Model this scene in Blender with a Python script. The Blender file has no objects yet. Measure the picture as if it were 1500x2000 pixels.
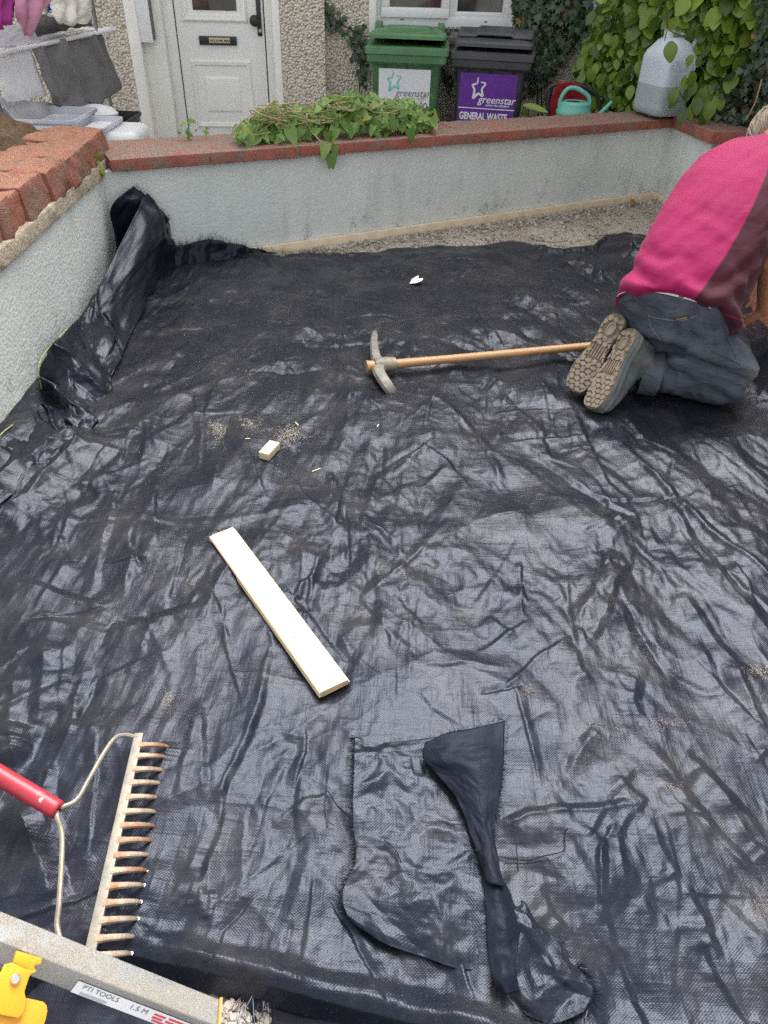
import bpy, bmesh, math, random
import numpy as np
from mathutils import Vector, Matrix, Euler, Quaternion
random.seed(7); rng = np.random.default_rng(7)
S = bpy.context.scene
COL = S.collection
rad = math.radians

# ------------------------------------------------------------------ camera
FPX, TH, RO, HC = 1420.0, rad(38.4), math.atan(65 / 1790), 1.32     # focal length in px of the 1500x2000 photo
Fv = np.array([0, math.cos(TH), -math.sin(TH)])
_R0 = np.array([1.0, 0, 0]); _D0 = np.array([0, -math.sin(TH), -math.cos(TH)])
_nx, _ny = -math.sin(RO), math.cos(RO)
Rv = _ny * _R0 + _nx * _D0; Dv = -_nx * _R0 + _ny * _D0
CAM = np.array([0, 0, HC])
cd = bpy.data.cameras.new('camera'); cam = bpy.data.objects.new('camera', cd); COL.objects.link(cam)
cd.sensor_fit = 'VERTICAL'; cd.sensor_height = 36.0; cd.lens = 36.0 * FPX / 2000.0
cd.clip_start = 0.02; cd.clip_end = 500
m = Matrix.Identity(4)
for i in range(3):
    m[i][0] = Rv[i]; m[i][1] = -Dv[i]; m[i][2] = -Fv[i]; m[i][3] = CAM[i]
cam.matrix_world = m
S.camera = cam

# ------------------------------------------------------------------ light
SUN_EL, SUN_AZ = rad(54), rad(8)          # bright overcast, light from beyond the house, high
w = bpy.data.worlds.new('World'); S.world = w; w.use_nodes = True
nt = w.node_tree; bg = nt.nodes['Background']
sk = nt.nodes.new('ShaderNodeTexSky'); sk.sky_type = 'NISHITA'; sk.sun_disc = False
sk.sun_elevation = SUN_EL; sk.sun_rotation = SUN_AZ
sk.air_density = 1.0; sk.dust_density = 5.0; sk.ozone_density = 1.0
hs_ = nt.nodes.new('ShaderNodeHueSaturation'); hs_.inputs['Saturation'].default_value = 0.12      # cloud cover
nt.links.new(sk.outputs[0], hs_.inputs['Color']); nt.links.new(hs_.outputs[0], bg.inputs[0]); bg.inputs[1].default_value = 0.15
sl = bpy.data.lights.new('sun', 'SUN'); sl.energy = 1.5; sl.angle = rad(38); sl.color = (1.0, 0.95, 0.87)
so = bpy.data.objects.new('sun', sl); COL.objects.link(so)
sd = Vector((math.sin(SUN_AZ) * math.cos(SUN_EL), math.cos(SUN_AZ) * math.cos(SUN_EL), math.sin(SUN_EL)))
so.rotation_euler = sd.to_track_quat('Z', 'Y').to_euler()
S.view_settings.view_transform = 'Standard'; S.view_settings.look = 'None'
S.view_settings.exposure = 1.6; S.view_settings.gamma = 1.0; S.view_settings.use_curve_mapping = False
S.render.engine = 'CYCLES'
S.cycles.use_denoising = False; S.cycles.use_adaptive_sampling = False; S.cycles.sample_clamp_indirect = 4.0
try: S.cycles.sampling_pattern = 'BLUE_NOISE'
except Exception: pass
S.cycles.max_bounces = 8

# ------------------------------------------------------------------ geometry helpers
def A(*p): return np.array(p, float)
def ray(x, y): return Fv + (x - 750) / FPX * Rv + (y - 1000) / FPX * Dv
def G(x, y, z=0.0):
    d = ray(x, y); return CAM + (z - HC) / d[2] * d
def PLN(x, y, p, n):
    d = ray(x, y); n = np.asarray(n, float); return CAM + np.dot(np.asarray(p) - CAM, n) / np.dot(d, n) * d
def ZD(x, y, dep): return CAM + dep * ray(x, y)
def unit(v): v = np.asarray(v, float); return v / (np.linalg.norm(v) + 1e-12)

_tab = rng.random((256, 256)) * 2 * np.pi
def pnoise(x, y, seed=0):
    x = np.asarray(x, float) + seed * 17.13; y = np.asarray(y, float) + seed * 7.77
    xi = np.floor(x).astype(int); yi = np.floor(y).astype(int); fx = x - xi; fy = y - yi
    u = fx ** 3 * (fx * (fx * 6 - 15) + 10); v = fy ** 3 * (fy * (fy * 6 - 15) + 10)
    def g(ix, iy, dx, dy):
        a = _tab[(ix) & 255, (iy) & 255]; return np.cos(a) * dx + np.sin(a) * dy
    a = g(xi, yi, fx, fy); b = g(xi + 1, yi, fx - 1, fy); c = g(xi, yi + 1, fx, fy - 1); d = g(xi + 1, yi + 1, fx - 1, fy - 1)
    return (a + u * (b - a)) * (1 - v) + (c + u * (d - c)) * v
def fbm(x, y, o=4, seed=0, gain=0.5):
    s = 0; a = 1.0; f = 1.0
    for k in range(o):
        s = s + a * pnoise(x * f, y * f, seed + k * 3); a *= gain; f *= 2.03
    return s

_val = rng.random((256, 256)) * 2 - 1
def facet(x, y, seed=0):      # flat triangular facets with sharp creases between them
    x = np.asarray(x, float) + seed * 13.7; y = np.asarray(y, float) + seed * 5.3
    sk_ = (x + y) * 0.36602540378; i = np.floor(x + sk_).astype(int); j = np.floor(y + sk_).astype(int)
    fx = x + sk_ - i; fy = y + sk_ - j
    h = lambda a, b: _val[a & 255, b & 255]
    lo = fx > fy
    a = h(i, j); d = h(i + 1, j + 1); m1 = h(i + 1, j); m2 = h(i, j + 1)
    return np.where(lo, a * (1 - fx) + m1 * (fx - fy) + d * fy, a * (1 - fy) + m2 * (fy - fx) + d * fx)

WM = {}
def wmat(o): return WM.get(o.name, Matrix.Identity(4))
def adopt(o, parent):
    if parent is not None:
        o.parent = parent; o.matrix_parent_inverse = wmat(parent).inverted()
def props(o, label=None, cat=None, group=None, kind=None):
    if label: o['label'] = label
    if cat: o['category'] = cat
    if group: o['group'] = group
    if kind: o['kind'] = kind
    return o
def thing(name, label, cat, loc=(0, 0, 0), group=None):
    o = bpy.data.objects.new(name, None); COL.objects.link(o); o.location = Vector([float(c) for c in loc])
    o.empty_display_size = 0.1
    WM[o.name] = Matrix.Translation(o.location)
    return props(o, label, cat, group)
def place(name, me, parent=None, mat4=None):
    o = bpy.data.objects.new(name, me); COL.objects.link(o)
    if mat4 is not None: o.matrix_basis = mat4; WM[o.name] = mat4
    adopt(o, parent)
    return o
def make_mesh(name, v, f, mt=None, smooth=True, uv=None, bev=0.0, seg=2, matidx=None, angle=40):
    me = bpy.data.meshes.new(name)
    if isinstance(f, np.ndarray): f = f.tolist()
    me.from_pydata([tuple(map(float, p)) for p in v], [], f)
    if mt is not None:
        for q in (mt if isinstance(mt, (list, tuple)) else [mt]): me.materials.append(q)
    if uv is not None:
        l = me.uv_layers.new(name='UVMap')
        idx = np.empty(len(me.loops), np.int32); me.loops.foreach_get('vertex_index', idx)
        l.data.foreach_set('uv', np.asarray(uv, np.float32)[idx].ravel())
    if matidx is not None: me.polygons.foreach_set('material_index', np.asarray(matidx, np.int32))
    if bev > 0:
        bm = bmesh.new(); bm.from_mesh(me); bmesh.ops.recalc_face_normals(bm, faces=bm.faces)
        ed = [e for e in bm.edges if len(e.link_faces) == 2 and e.calc_face_angle(0) > rad(25)]
        bmesh.ops.bevel(bm, geom=ed, offset=bev, segments=seg, profile=0.6, affect='EDGES', clamp_overlap=True)
        bm.to_mesh(me); bm.free()
    else:
        bm = bmesh.new(); bm.from_mesh(me); bmesh.ops.recalc_face_normals(bm, faces=bm.faces); bm.to_mesh(me); bm.free()
    if smooth:
        me.polygons.foreach_set('use_smooth', [True] * len(me.polygons))
        if smooth != 'full':
            try: me.set_sharp_from_angle(angle=rad(angle))
            except Exception: pass
    me.update()
    return me

class MB:
    def __init__(s): s.v = []; s.f = []
    def add(s, v, f):
        o = len(s.v); s.v += [tuple(map(float, p)) for p in v]; s.f += [tuple(int(i) + o for i in q) for q in f]; return s
    def box(s, c, size, M=None):
        c = A(*c); h = A(*size) / 2
        M = np.eye(3) if M is None else np.asarray(M)
        vs = [c + M @ (h * A(x, y, z)) for x in (-1, 1) for y in (-1, 1) for z in (-1, 1)]
        return s.add(vs, [(0, 1, 3, 2), (4, 6, 7, 5), (0, 4, 5, 1), (2, 3, 7, 6), (0, 2, 6, 4), (1, 5, 7, 3)])
    def hexa(s, b, t):      # 4 bottom + 4 top corners
        return s.add(list(b) + list(t), [(3, 2, 1, 0), (4, 5, 6, 7), (0, 1, 5, 4), (1, 2, 6, 5), (2, 3, 7, 6), (3, 0, 4, 7)])
    def loft(s, rings, cap=True, closed=True):
        n = len(rings[0]); o = len(s.v); vs = [p for r in rings for p in r]; fs = []
        for i in range(len(rings) - 1):
            for j in range(n if closed else n - 1):
                k = (j + 1) % n
                fs.append((i * n + j, i * n + k, (i + 1) * n + k, (i + 1) * n + j))
        if cap and closed:
            fs.append(tuple(range(n))[::-1]); fs.append(tuple((len(rings) - 1) * n + j for j in range(n)))
        return s.add(vs, fs)
    def tube(s, pts, r, n=10, cap=True, flat=None):
        pts = [A(*p) for p in pts]; N = len(pts); r = [r] * N if np.isscalar(r) else list(r)
        t = [unit(pts[min(i + 1, N - 1)] - pts[max(i - 1, 0)]) for i in range(N)]
        up = A(0, 0, 1) if abs(t[0][2]) < 0.9 else A(1, 0, 0)
        u = unit(np.cross(up, t[0])); rings = []
        for i in range(N):
            u = unit(u - np.dot(u, t[i]) * t[i]); w_ = np.cross(t[i], u)
            rings.append([pts[i] + r[i] * (math.cos(a) * u + (flat or 1) * math.sin(a) * w_) for a in np.linspace(0, 2 * math.pi, n, endpoint=False)])
        return s.loft(rings, cap)
    def prism(s, outline, o, ex, ey, ez, t0, t1):
        o = A(*o); ex = A(*ex); ey = A(*ey); ez = A(*ez); n = len(outline)
        b = [o + ex * x + ey * y + ez * t0 for x, y in outline]; t = [o + ex * x + ey * y + ez * t1 for x, y in outline]
        return s.add(b + t, [tuple(range(n))[::-1], tuple(range(n, 2 * n))] + [(i, (i + 1) % n, n + (i + 1) % n, n + i) for i in range(n)])
    def mesh(s, name, mt, smooth=True, bev=0, seg=2, **k): return make_mesh(name, s.v, s.f, mt, smooth, bev=bev, seg=seg, **k)
    def obj(s, name, mt, parent=None, smooth=True, bev=0, seg=2, **k): return place(name, s.mesh(name, mt, smooth, bev, seg, **k), parent)

def crom(P, t):     # Catmull-Rom through rows of P at params t in [0,1]
    P = np.asarray(P, float); n = len(P)
    if n == 2: 
        sh = [-1] + [1] * (P.ndim - 1); tt = t.reshape(sh); return P[0] * (1 - tt) + P[1] * tt
    E = np.concatenate([[2 * P[0] - P[1]], P, [2 * P[-1] - P[-2]]]); q = t * (n - 1)
    i = np.clip(np.floor(q).astype(int), 0, n - 2); f = (q - i).reshape([-1] + [1] * (P.ndim - 1))
    a, b, c, d = E[i], E[i + 1], E[i + 2], E[i + 3]
    return 0.5 * (2 * b + (c - a) * f + (2 * a - 5 * b + 4 * c - d) * f ** 2 + (3 * b - a - 3 * c + d) * f ** 3)
def curve(pts, n): return crom(np.array([A(*p) for p in pts]), np.linspace(0, 1, n))
def patch(ctrl, nu, nv, lin=False):
    P = np.array([[A(*p) for p in r] for r in ctrl])
    Q = crom(P, np.linspace(0, 1, nu))
    if lin:
        t = np.linspace(0, 1, nv) * (P.shape[1] - 1); i = np.clip(np.floor(t).astype(int), 0, P.shape[1] - 2); f = (t - i)[None, :, None]; f = f * f * (3 - 2 * f) * .35 + f * .65
        return Q[:, i] * (1 - f) + Q[:, i + 1] * f
    Q = np.swapaxes(crom(np.swapaxes(Q, 0, 1), np.linspace(0, 1, nv)), 0, 1)
    return Q            # nu x nv x 3
def grid_faces(nu, nv):
    a = np.arange((nu - 1) * (nv - 1)); i = a // (nv - 1); j = a % (nv - 1); k = i * nv + j
    return np.stack([k, k + 1, k + nv + 1, k + nv], 1)
def grid_normals(Q):
    du = np.gradient(Q, axis=0); dv = np.gradient(Q, axis=1); n = np.cross(du, dv)
    return n / (np.linalg.norm(n, axis=2, keepdims=True) + 1e-12)
def arc_uv(Q):
    u = np.cumsum(np.concatenate([[0], np.linalg.norm(np.diff(Q[:, Q.shape[1] // 2], axis=0), axis=1)]))
    v = np.cumsum(np.concatenate([[0], np.linalg.norm(np.diff(Q[Q.shape[0] // 2], axis=0), axis=1)]))
    return np.stack(np.meshgrid(u, v, indexing='ij'), -1).reshape(-1, 2)
def cloth(name, ctrl, nu, nv, mt, parent=None, amp=0.004, sc=14, seed=0, uvoff=(0, 0), stretch=(1, 1), thick=0.0012, fold=0, foldn=0, lin=False):
    Q = patch(ctrl, nu, nv, lin); uv = arc_uv(Q); n = grid_normals(Q)
    U = uv[:, 0].reshape(nu, nv); V = uv[:, 1].reshape(nu, nv)
    wu = U * stretch[0] + .02 * pnoise(U * 12, V * 12, seed + 3); wv = V * stretch[1] + .02 * pnoise(U * 12, V * 12, seed + 4)
    h = amp * (facet(wu * sc, wv * sc, seed) + .45 * facet(wv * sc * 2.3, -wu * sc * 2.3, seed + 1) + .15 * facet(wu * sc * 6, wv * sc * 6, seed + 2))
    if foldn: h = h + fold * np.sin(V / V.max() * foldn * 2 * np.pi + 1.5 * pnoise(U * 5, V * 5, seed))
    Q = Q + n * h[..., None]
    me = make_mesh(name, Q.reshape(-1, 3), grid_faces(nu, nv), mt, 'full', uv=uv + np.array(uvoff))
    o = place(name, me, parent)
    if thick:
        md = o.modifiers.new('thickness', 'SOLIDIFY'); md.thickness = thick; md.offset = 0
    return o
def scatter(bv, bf, T):     # T: list of (3x3, pos) -> joined verts / faces
    bv = np.asarray(bv, float); vs = []; fs = []
    for k, (M, p) in enumerate(T):
        vs.append(bv @ np.asarray(M).T + np.asarray(p))
    V = np.concatenate(vs); n = len(bv)
    for k in range(len(T)): fs += [tuple(i + k * n for i in q) for q in bf]
    return V, fs
def frame(t, nrm):
    t = unit(t); n = np.asarray(nrm, float); n = unit(n - np.dot(n, t) * t); s = np.cross(t, n); return np.stack([s, t, n], 1)
def m4(M, p, sc=1.0):
    r = Matrix.Identity(4)
    for i in range(3):
        for j in range(3): r[i][j] = float(M[i][j] * (sc if np.isscalar(sc) else sc[j]))
        r[i][3] = float(p[i])
    return r
def rotz(a): c, s_ = math.cos(a), math.sin(a); return np.array([[c, -s_, 0], [s_, c, 0], [0, 0, 1.0]])
def text_geo(s, size=1.0, shear=0.0, bold=0.0, align='LEFT', sx=1.0):
    cu = bpy.data.curves.new('text', 'FONT'); cu.body = s; cu.size = size; cu.shear = shear; cu.offset = bold; cu.align_x = align; cu.resolution_u = 3
    o = bpy.data.objects.new('text', cu); COL.objects.link(o)
    dg = bpy.context.evaluated_depsgraph_get(); me = bpy.data.meshes.new_from_object(o.evaluated_get(dg))
    v = [(q.co.x * sx, q.co.y, 0) for q in me.vertices]; f = [tuple(p.vertices) for p in me.polygons]
    bpy.data.objects.remove(o); bpy.data.curves.remove(cu); bpy.data.meshes.remove(me)
    return v, f
def text_obj(name, s, o, ex, ey, size, mt, parent, off=0.001, **k):
    v, f = text_geo(s, size, **k); ex = unit(ex); ey = unit(ey); ez = np.cross(ex, ey)
    vv = [A(*o) + ex * p[0] + ey * p[1] + ez * off for p in v]
    return place(name, make_mesh(name, vv, f, mt, False), parent)
def ribbon(name, pts2, wd, o, ex, ey, mt, parent, off=0.001, n=60, taper=True):
    P = curve([(x, y, 0) for x, y in pts2], n)[:, :2]; t = np.gradient(P, axis=0); t /= np.linalg.norm(t, axis=1, keepdims=True) + 1e-9
    nn = np.stack([-t[:, 1], t[:, 0]], 1); wv = wd * (0.55 + 0.45 * np.sin(np.linspace(0, math.pi, n))) if taper else wd * np.ones(n)
    ex = unit(ex); ey = unit(ey); ez = np.cross(ex, ey); v = []
    for sgn in (-1, 1):
        q = P + nn * (sgn * wv / 2)[:, None]; v += [A(*o) + ex * a + ey * b + ez * off for a, b in q]
    f = [(i, i + 1, n + i + 1, n + i) for i in range(n - 1)]
    return place(name, make_mesh(name, v, f, mt, False), parent)

# ------------------------------------------------------------------ materials
def new_mat(name):
    mt = bpy.data.materials.new(name); mt.use_nodes = True
    return mt, mt.node_tree, mt.node_tree.nodes['Principled BSDF']
def nd(nt, t, **k):
    n = nt.nodes.new(t)
    for a, b in k.items():
        if a in ('inp',): 
            for q, v_ in b.items(): n.inputs[q].default_value = v_
        else: setattr(n, a, b)
    return n
def coords(nt, kind='Object', scale=(1, 1, 1), rot=(0, 0, 0)):
    tc = nd(nt, 'ShaderNodeTexCoord'); mp = nd(nt, 'ShaderNodeMapping')
    mp.inputs['Scale'].default_value = scale; mp.inputs['Rotation'].default_value = rot
    nt.links.new(tc.outputs[kind], mp.inputs[0]); return mp.outputs[0]
def noise_n(nt, vec, scale, detail=4, rough=0.55, dist=0.0):
    n = nd(nt, 'ShaderNodeTexNoise', inp={'Scale': scale, 'Detail': detail, 'Roughness': rough, 'Distortion': dist}); nt.links.new(vec, n.inputs['Vector']); return n.outputs['Fac']
def ramp(nt, fac, stops):
    r = nd(nt, 'ShaderNodeValToRGB'); e = r.color_ramp.elements
    e[0].position, e[0].color = stops[0][0], (*stops[0][1], 1) if len(stops[0][1]) == 3 else stops[0][1]
    e[1].position, e[1].color = stops[-1][0], (*stops[-1][1], 1)
    for p, c in stops[1:-1]:
        q = e.new(p); q.color = (*c, 1)
    nt.links.new(fac, r.inputs[0]); return r.outputs[0]
def fstep(nt, fac, a, b, lo=0.0, hi=1.0):
    n = nd(nt, 'ShaderNodeMapRange', interpolation_type='SMOOTHSTEP'); n.inputs[1].default_value = a; n.inputs[2].default_value = b; n.inputs[3].default_value = lo; n.inputs[4].default_value = hi
    nt.links.new(fac, n.inputs[0]); return n.outputs[0]
def mixc(nt, fac, a, b, mode='MIX'):
    n = nd(nt, 'ShaderNodeMix', data_type='RGBA', blend_type=mode)
    for s_, v_ in ((0, fac), (6, a), (7, b)):
        if isinstance(v_, (int, float)): n.inputs[s_].default_value = v_
        elif isinstance(v_, tuple): n.inputs[s_].default_value = (*v_, 1)
        else: nt.links.new(v_, n.inputs[s_])
    return n.outputs[2]
def mathn(nt, op, a, b=None):
    n = nd(nt, 'ShaderNodeMath', operation=op)
    for i, v_ in enumerate((a, b)):
        if v_ is None: continue
        if isinstance(v_, (int, float)): n.inputs[i].default_value = v_
        else: nt.links.new(v_, n.inputs[i])
    return n.outputs[0]
def bumpn(nt, bsdf, h, strength=0.4, dist=0.01, prev=None):
    b = nd(nt, 'ShaderNodeBump', inp={'Strength': strength, 'Distance': dist}); nt.links.new(h, b.inputs['Height'])
    if prev is not None: nt.links.new(prev, b.inputs['Normal'])
    nt.links.new(b.outputs[0], bsdf.inputs['Normal']); return b.outputs[0]
def simple(name, col, rough=0.6, var=0.15, vs=20, bump=0.15, bs=120, bd=0.002, metal=0.0, spec=0.5, kind='Object', dirt=None, dirt_s=6, dirt_a=(0.52, 0.72)):
    mt, nt, b = new_mat(name); v = coords(nt, kind)
    n1 = noise_n(nt, v, vs, 5)
    lo = tuple(c * (1 - var) for c in col); hi = tuple(min(1, c * (1 + var)) for c in col)
    c = ramp(nt, n1, [(0.3, lo), (0.7, hi)])
    if dirt is not None:
        d = fstep(nt, noise_n(nt, v, dirt_s, 6, 0.65), *dirt_a); c = mixc(nt, d, c, dirt)
    nt.links.new(c, b.inputs['Base Color'])
    b.inputs['Roughness'].default_value = rough; b.inputs['Metallic'].default_value = metal; b.inputs['Specular IOR Level'].default_value = spec
    if bump: bumpn(nt, b, noise_n(nt, v, bs, 3), bump, bd)
    return mt

# woven black membrane
def membrane_mat(name, dust=1.0, gloss=0.25, spec=0.215):
    mt, nt, b = new_mat(name); uvn = nd(nt, 'ShaderNodeTexCoord').outputs['UV']
    sx = nd(nt, 'ShaderNodeSeparateXYZ'); nt.links.new(uvn, sx.inputs[0])
    k = 2 * math.pi / 0.0056
    su = mathn(nt, 'SINE', mathn(nt, 'MULTIPLY', sx.outputs[0], k)); sv = mathn(nt, 'SINE', mathn(nt, 'MULTIPLY', sx.outputs[1], k * 1.15))
    weave = mathn(nt, 'ADD', mathn(nt, 'MULTIPLY', su, sv), mathn(nt, 'MULTIPLY', mathn(nt, 'ABSOLUTE', sv), 0.4))
    m1 = nd(nt, 'ShaderNodeMapping'); m1.inputs['Scale'].default_value = (9, 150, 1); nt.links.new(uvn, m1.inputs[0])
    m2 = nd(nt, 'ShaderNodeMapping'); m2.inputs['Scale'].default_value = (150, 9, 1); nt.links.new(uvn, m2.inputs[0])
    m3 = nd(nt, 'ShaderNodeMapping'); m3.inputs['Scale'].default_value = (1, 1, 1); nt.links.new(uvn, m3.inputs[0])
    st1 = noise_n(nt, m1.outputs[0], 1.0, 3); st2 = noise_n(nt, m2.outputs[0], 1.0, 3)
    streak = mathn(nt, 'ADD', st1, st2)
    crum = noise_n(nt, m3.outputs[0], 26, 5, 0.6, 1.2)
    crum2 = mathn(nt, 'ABSOLUTE', mathn(nt, 'SUBTRACT', crum, 0.5))
    p = bumpn(nt, b, crum2, 0.14, 0.010)
    p = bumpn(nt, b, streak, 0.5, 0.0013, p)
    p = bumpn(nt, b, noise_n(nt, m3.outputs[0], 230, 3, 0.7), 0.12, 0.0010, p)
    bumpn(nt, b, weave, 0.32, 0.00035, p)
    base = ramp(nt, noise_n(nt, m3.outputs[0], 8, 4), [(0.3, (0.0075, 0.009, 0.015)), (0.7, (0.011, 0.013, 0.021))])
    # dry dust in blotches and grains
    blot = fstep(nt, noise_n(nt, m3.outputs[0], 2.6, 4, 0.6), 0.50, 0.72)
    gr = fstep(nt, noise_n(nt, m3.outputs[0], 420, 2, 0.7), 0.60, 0.70)
    d1 = mathn(nt, 'MULTIPLY', mathn(nt, 'ADD', mathn(nt, 'MULTIPLY', blot, 0.75), 0.12), gr)
    film = mathn(nt, 'MULTIPLY', fstep(nt, noise_n(nt, m3.outputs[0], 5.5, 5, 0.65), 0.40, 0.75), 0.05)
    c = mixc(nt, mathn(nt, 'MULTIPLY', mathn(nt, 'ADD', mathn(nt, 'MULTIPLY', d1, 0.95), film), dust), base, (0.42, 0.37, 0.29))
    nt.links.new(c, b.inputs['Base Color'])
    r = mathn(nt, 'ADD', mathn(nt, 'MULTIPLY', noise_n(nt, m3.outputs[0], 14, 4), 0.16), gloss - 0.06)
    r = mathn(nt, 'ADD', r, mathn(nt, 'MULTIPLY', d1, 0.5))
    nt.links.new(r, b.inputs['Roughness'])
    b.inputs['Specular IOR Level'].default_value = spec
    b.inputs['Specular Tint'].default_value = (0.74, 0.81, 1.0, 1)
    return mt
M_mem = membrane_mat('black_woven_membrane')
M_mem2 = membrane_mat('black_woven_membrane_clean', 0.25, 0.22)
M_memback = membrane_mat('membrane_underside', 0.35, 0.36, 0.07)

def render_mat():      # pale grey painted render, textured, dirty at the foot
    mt, nt, b = new_mat('grey_painted_render'); v = coords(nt)
    n1 = noise_n(nt, v, 3.0, 5); c = ramp(nt, n1, [(0.3, (0.60, 0.645, 0.62)), (0.7, (0.70, 0.74, 0.715))])
    st = fstep(nt, noise_n(nt, coords(nt, 'Object', (9, 9, 2.0)), 1.0, 5, 0.6), 0.5, 0.8, 0, 0.5)
    c = mixc(nt, st, c, (0.36, 0.36, 0.32))
    sp = nd(nt, 'ShaderNodeSeparateXYZ'); nt.links.new(coords(nt), sp.inputs[0])
    foot = fstep(nt, sp.outputs[2], 0.24, 0.0)
    d = mathn(nt, 'MULTIPLY', fstep(nt, noise_n(nt, v, 7, 6, 0.7), 0.5, 0.68), mathn(nt, 'ADD', mathn(nt, 'MULTIPLY', foot, 0.9), 0.12))
    g = fstep(nt, noise_n(nt, v, 90, 4, 0.7), 0.45, 0.62)
    c = mixc(nt, mathn(nt, 'MULTIPLY', d, g), c, (0.10, 0.085, 0.06))
    nt.links.new(c, b.inputs['Base Color']); b.inputs['Roughness'].default_value = 0.8
    vo = nd(nt, 'ShaderNodeTexVoronoi', inp={'Scale': 75.0}); nt.links.new(v, vo.inputs['Vector'])
    h = mathn(nt, 'ADD', mathn(nt, 'MULTIPLY', vo.outputs['Distance'], 0.6), noise_n(nt, v, 45, 4))
    bumpn(nt, b, h, 0.45, 0.006); return mt
M_render = render_mat()
def red_mat(name, red=(0.40, 0.125, 0.09), grey=(0.24, 0.20, 0.16), amt=(0.46, 0.62), top=(0.25, 0.195, 0.15), topw=0.95):
    mt, nt, b = new_mat(name); v = coords(nt)
    c = ramp(nt, noise_n(nt, v, 12, 5), [(0.3, tuple(x * 0.82 for x in red)), (0.7, tuple(min(1, x * 1.25) for x in red))])
    d = fstep(nt, noise_n(nt, v, 9, 7, 0.72), *amt)
    geo = nd(nt, 'ShaderNodeNewGeometry'); sp = nd(nt, 'ShaderNodeSeparateXYZ'); nt.links.new(geo.outputs['Normal'], sp.inputs[0])
    up = fstep(nt, sp.outputs[2], 0.5, 0.95)
    wear_and_sun = fstep(nt, noise_n(nt, v, 22, 6, 0.7), 0.34, 0.58)  # mask for worn slab tops and for sun painted on stone tops
    c = mixc(nt, mathn(nt, 'MULTIPLY', d, 0.75), c, grey)
    c = mixc(nt, mathn(nt, 'MULTIPLY', mathn(nt, 'MULTIPLY', up, wear_and_sun), topw), c, top)
    bl = fstep(nt, noise_n(nt, v, 30, 4), 0.60, 0.75, 0, 0.6); c = mixc(nt, bl, c, (0.12, 0.10, 0.085))
    nt.links.new(c, b.inputs['Base Color']); b.inputs['Roughness'].default_value = 0.85
    bumpn(nt, b, mathn(nt, 'ADD', noise_n(nt, v, 60, 5), noise_n(nt, v, 260, 3)), 0.9, 0.009); return mt
M_coping = red_mat('worn_red_coping')
M_stone = red_mat('rough_red_stone', (0.30, 0.105, 0.072), (0.20, 0.14, 0.10), (0.44, 0.60), (0.36, 0.175, 0.105), 0.8)  # lighter top colour paints the sun onto the stone tops
M_mortar = simple('old_lime_mortar', (0.33, 0.28, 0.21), 0.9, 0.3, 30, 0.8, 90, 0.008)
M_moss = simple('brown_moss', (0.10, 0.062, 0.028), 0.95, 0.5, 40, 1.0, 120, 0.015, dirt=(0.16, 0.11, 0.05), dirt_s=25)
def pebble_mat():
    mt, nt, b = new_mat('pebble_dash'); v = coords(nt)
    vo = nd(nt, 'ShaderNodeTexVoronoi', inp={'Scale': 62.0, 'Randomness': 1.0}); nt.links.new(v, vo.inputs['Vector'])
    hs = nd(nt, 'ShaderNodeSeparateColor'); nt.links.new(vo.outputs['Color'], hs.inputs[0])
    c = ramp(nt, hs.outputs[0], [(0.0, (0.66, 0.59, 0.48)), (0.5, (0.80, 0.73, 0.62)), (1.0, (0.88, 0.85, 0.77))])
    gap = fstep(nt, vo.outputs['Distance'], 0.45, 0.8); c = mixc(nt, mathn(nt, 'MULTIPLY', gap, 0.6), c, (0.34, 0.28, 0.20))
    c = mixc(nt, fstep(nt, noise_n(nt, v, 3, 5), 0.5, 0.8, 0, 0.35), c, (0.36, 0.32, 0.26))
    nt.links.new(c, b.inputs['Base Color']); b.inputs['Roughness'].default_value = 0.85
    h = mathn(nt, 'SUBTRACT', 1.0, vo.outputs['Distance']); bumpn(nt, b, mathn(nt, 'ADD', h, mathn(nt, 'MULTIPLY', noise_n(nt, v, 30, 3), 0.6)), 1.0, 0.022); return mt
M_pebble = pebble_mat()
M_plaster = simple('white_plaster', (0.84, 0.83, 0.79), 0.75, 0.05, 8, 0.25, 60, 0.004, dirt=(0.55, 0.52, 0.46), dirt_s=9, dirt_a=(0.6, 0.85))
M_door = simple('white_painted_door', (0.82, 0.82, 0.79), 0.42, 0.02, 4, 0.05, 40, 0.002)
M_upvc = simple('white_window_plastic', (0.78, 0.79, 0.80), 0.3, 0.02, 4, 0.02)
M_blackm = simple('black_metal', (0.018, 0.02, 0.023), 0.4, 0.2, 60, 0.1)
M_glass, _nt, _b = new_mat('window_glass'); _b.inputs['Base Color'].default_value = (0.02, 0.022, 0.024, 1); _b.inputs['Roughness'].default_value = 0.04
_v = coords(_nt); _c = ramp(_nt, noise_n(_nt, _v, 5, 3), [(0.4, (0.02, 0.02, 0.022)), (0.7, (0.07, 0.066, 0.06))]); _nt.links.new(_c, _b.inputs['Base Color'])
M_sill = simple('grey_stone_sill', (0.17, 0.155, 0.14), 0.85, 0.3, 20, 0.4, 80, 0.004)
M_brass = simple('dull_brass', (0.55, 0.47, 0.33), 0.5, 0.15, 60, 0.1)
M_yard = simple('yard_concrete', (0.36, 0.34, 0.31), 0.9, 0.25, 3, 0.5, 60, 0.01)
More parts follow.
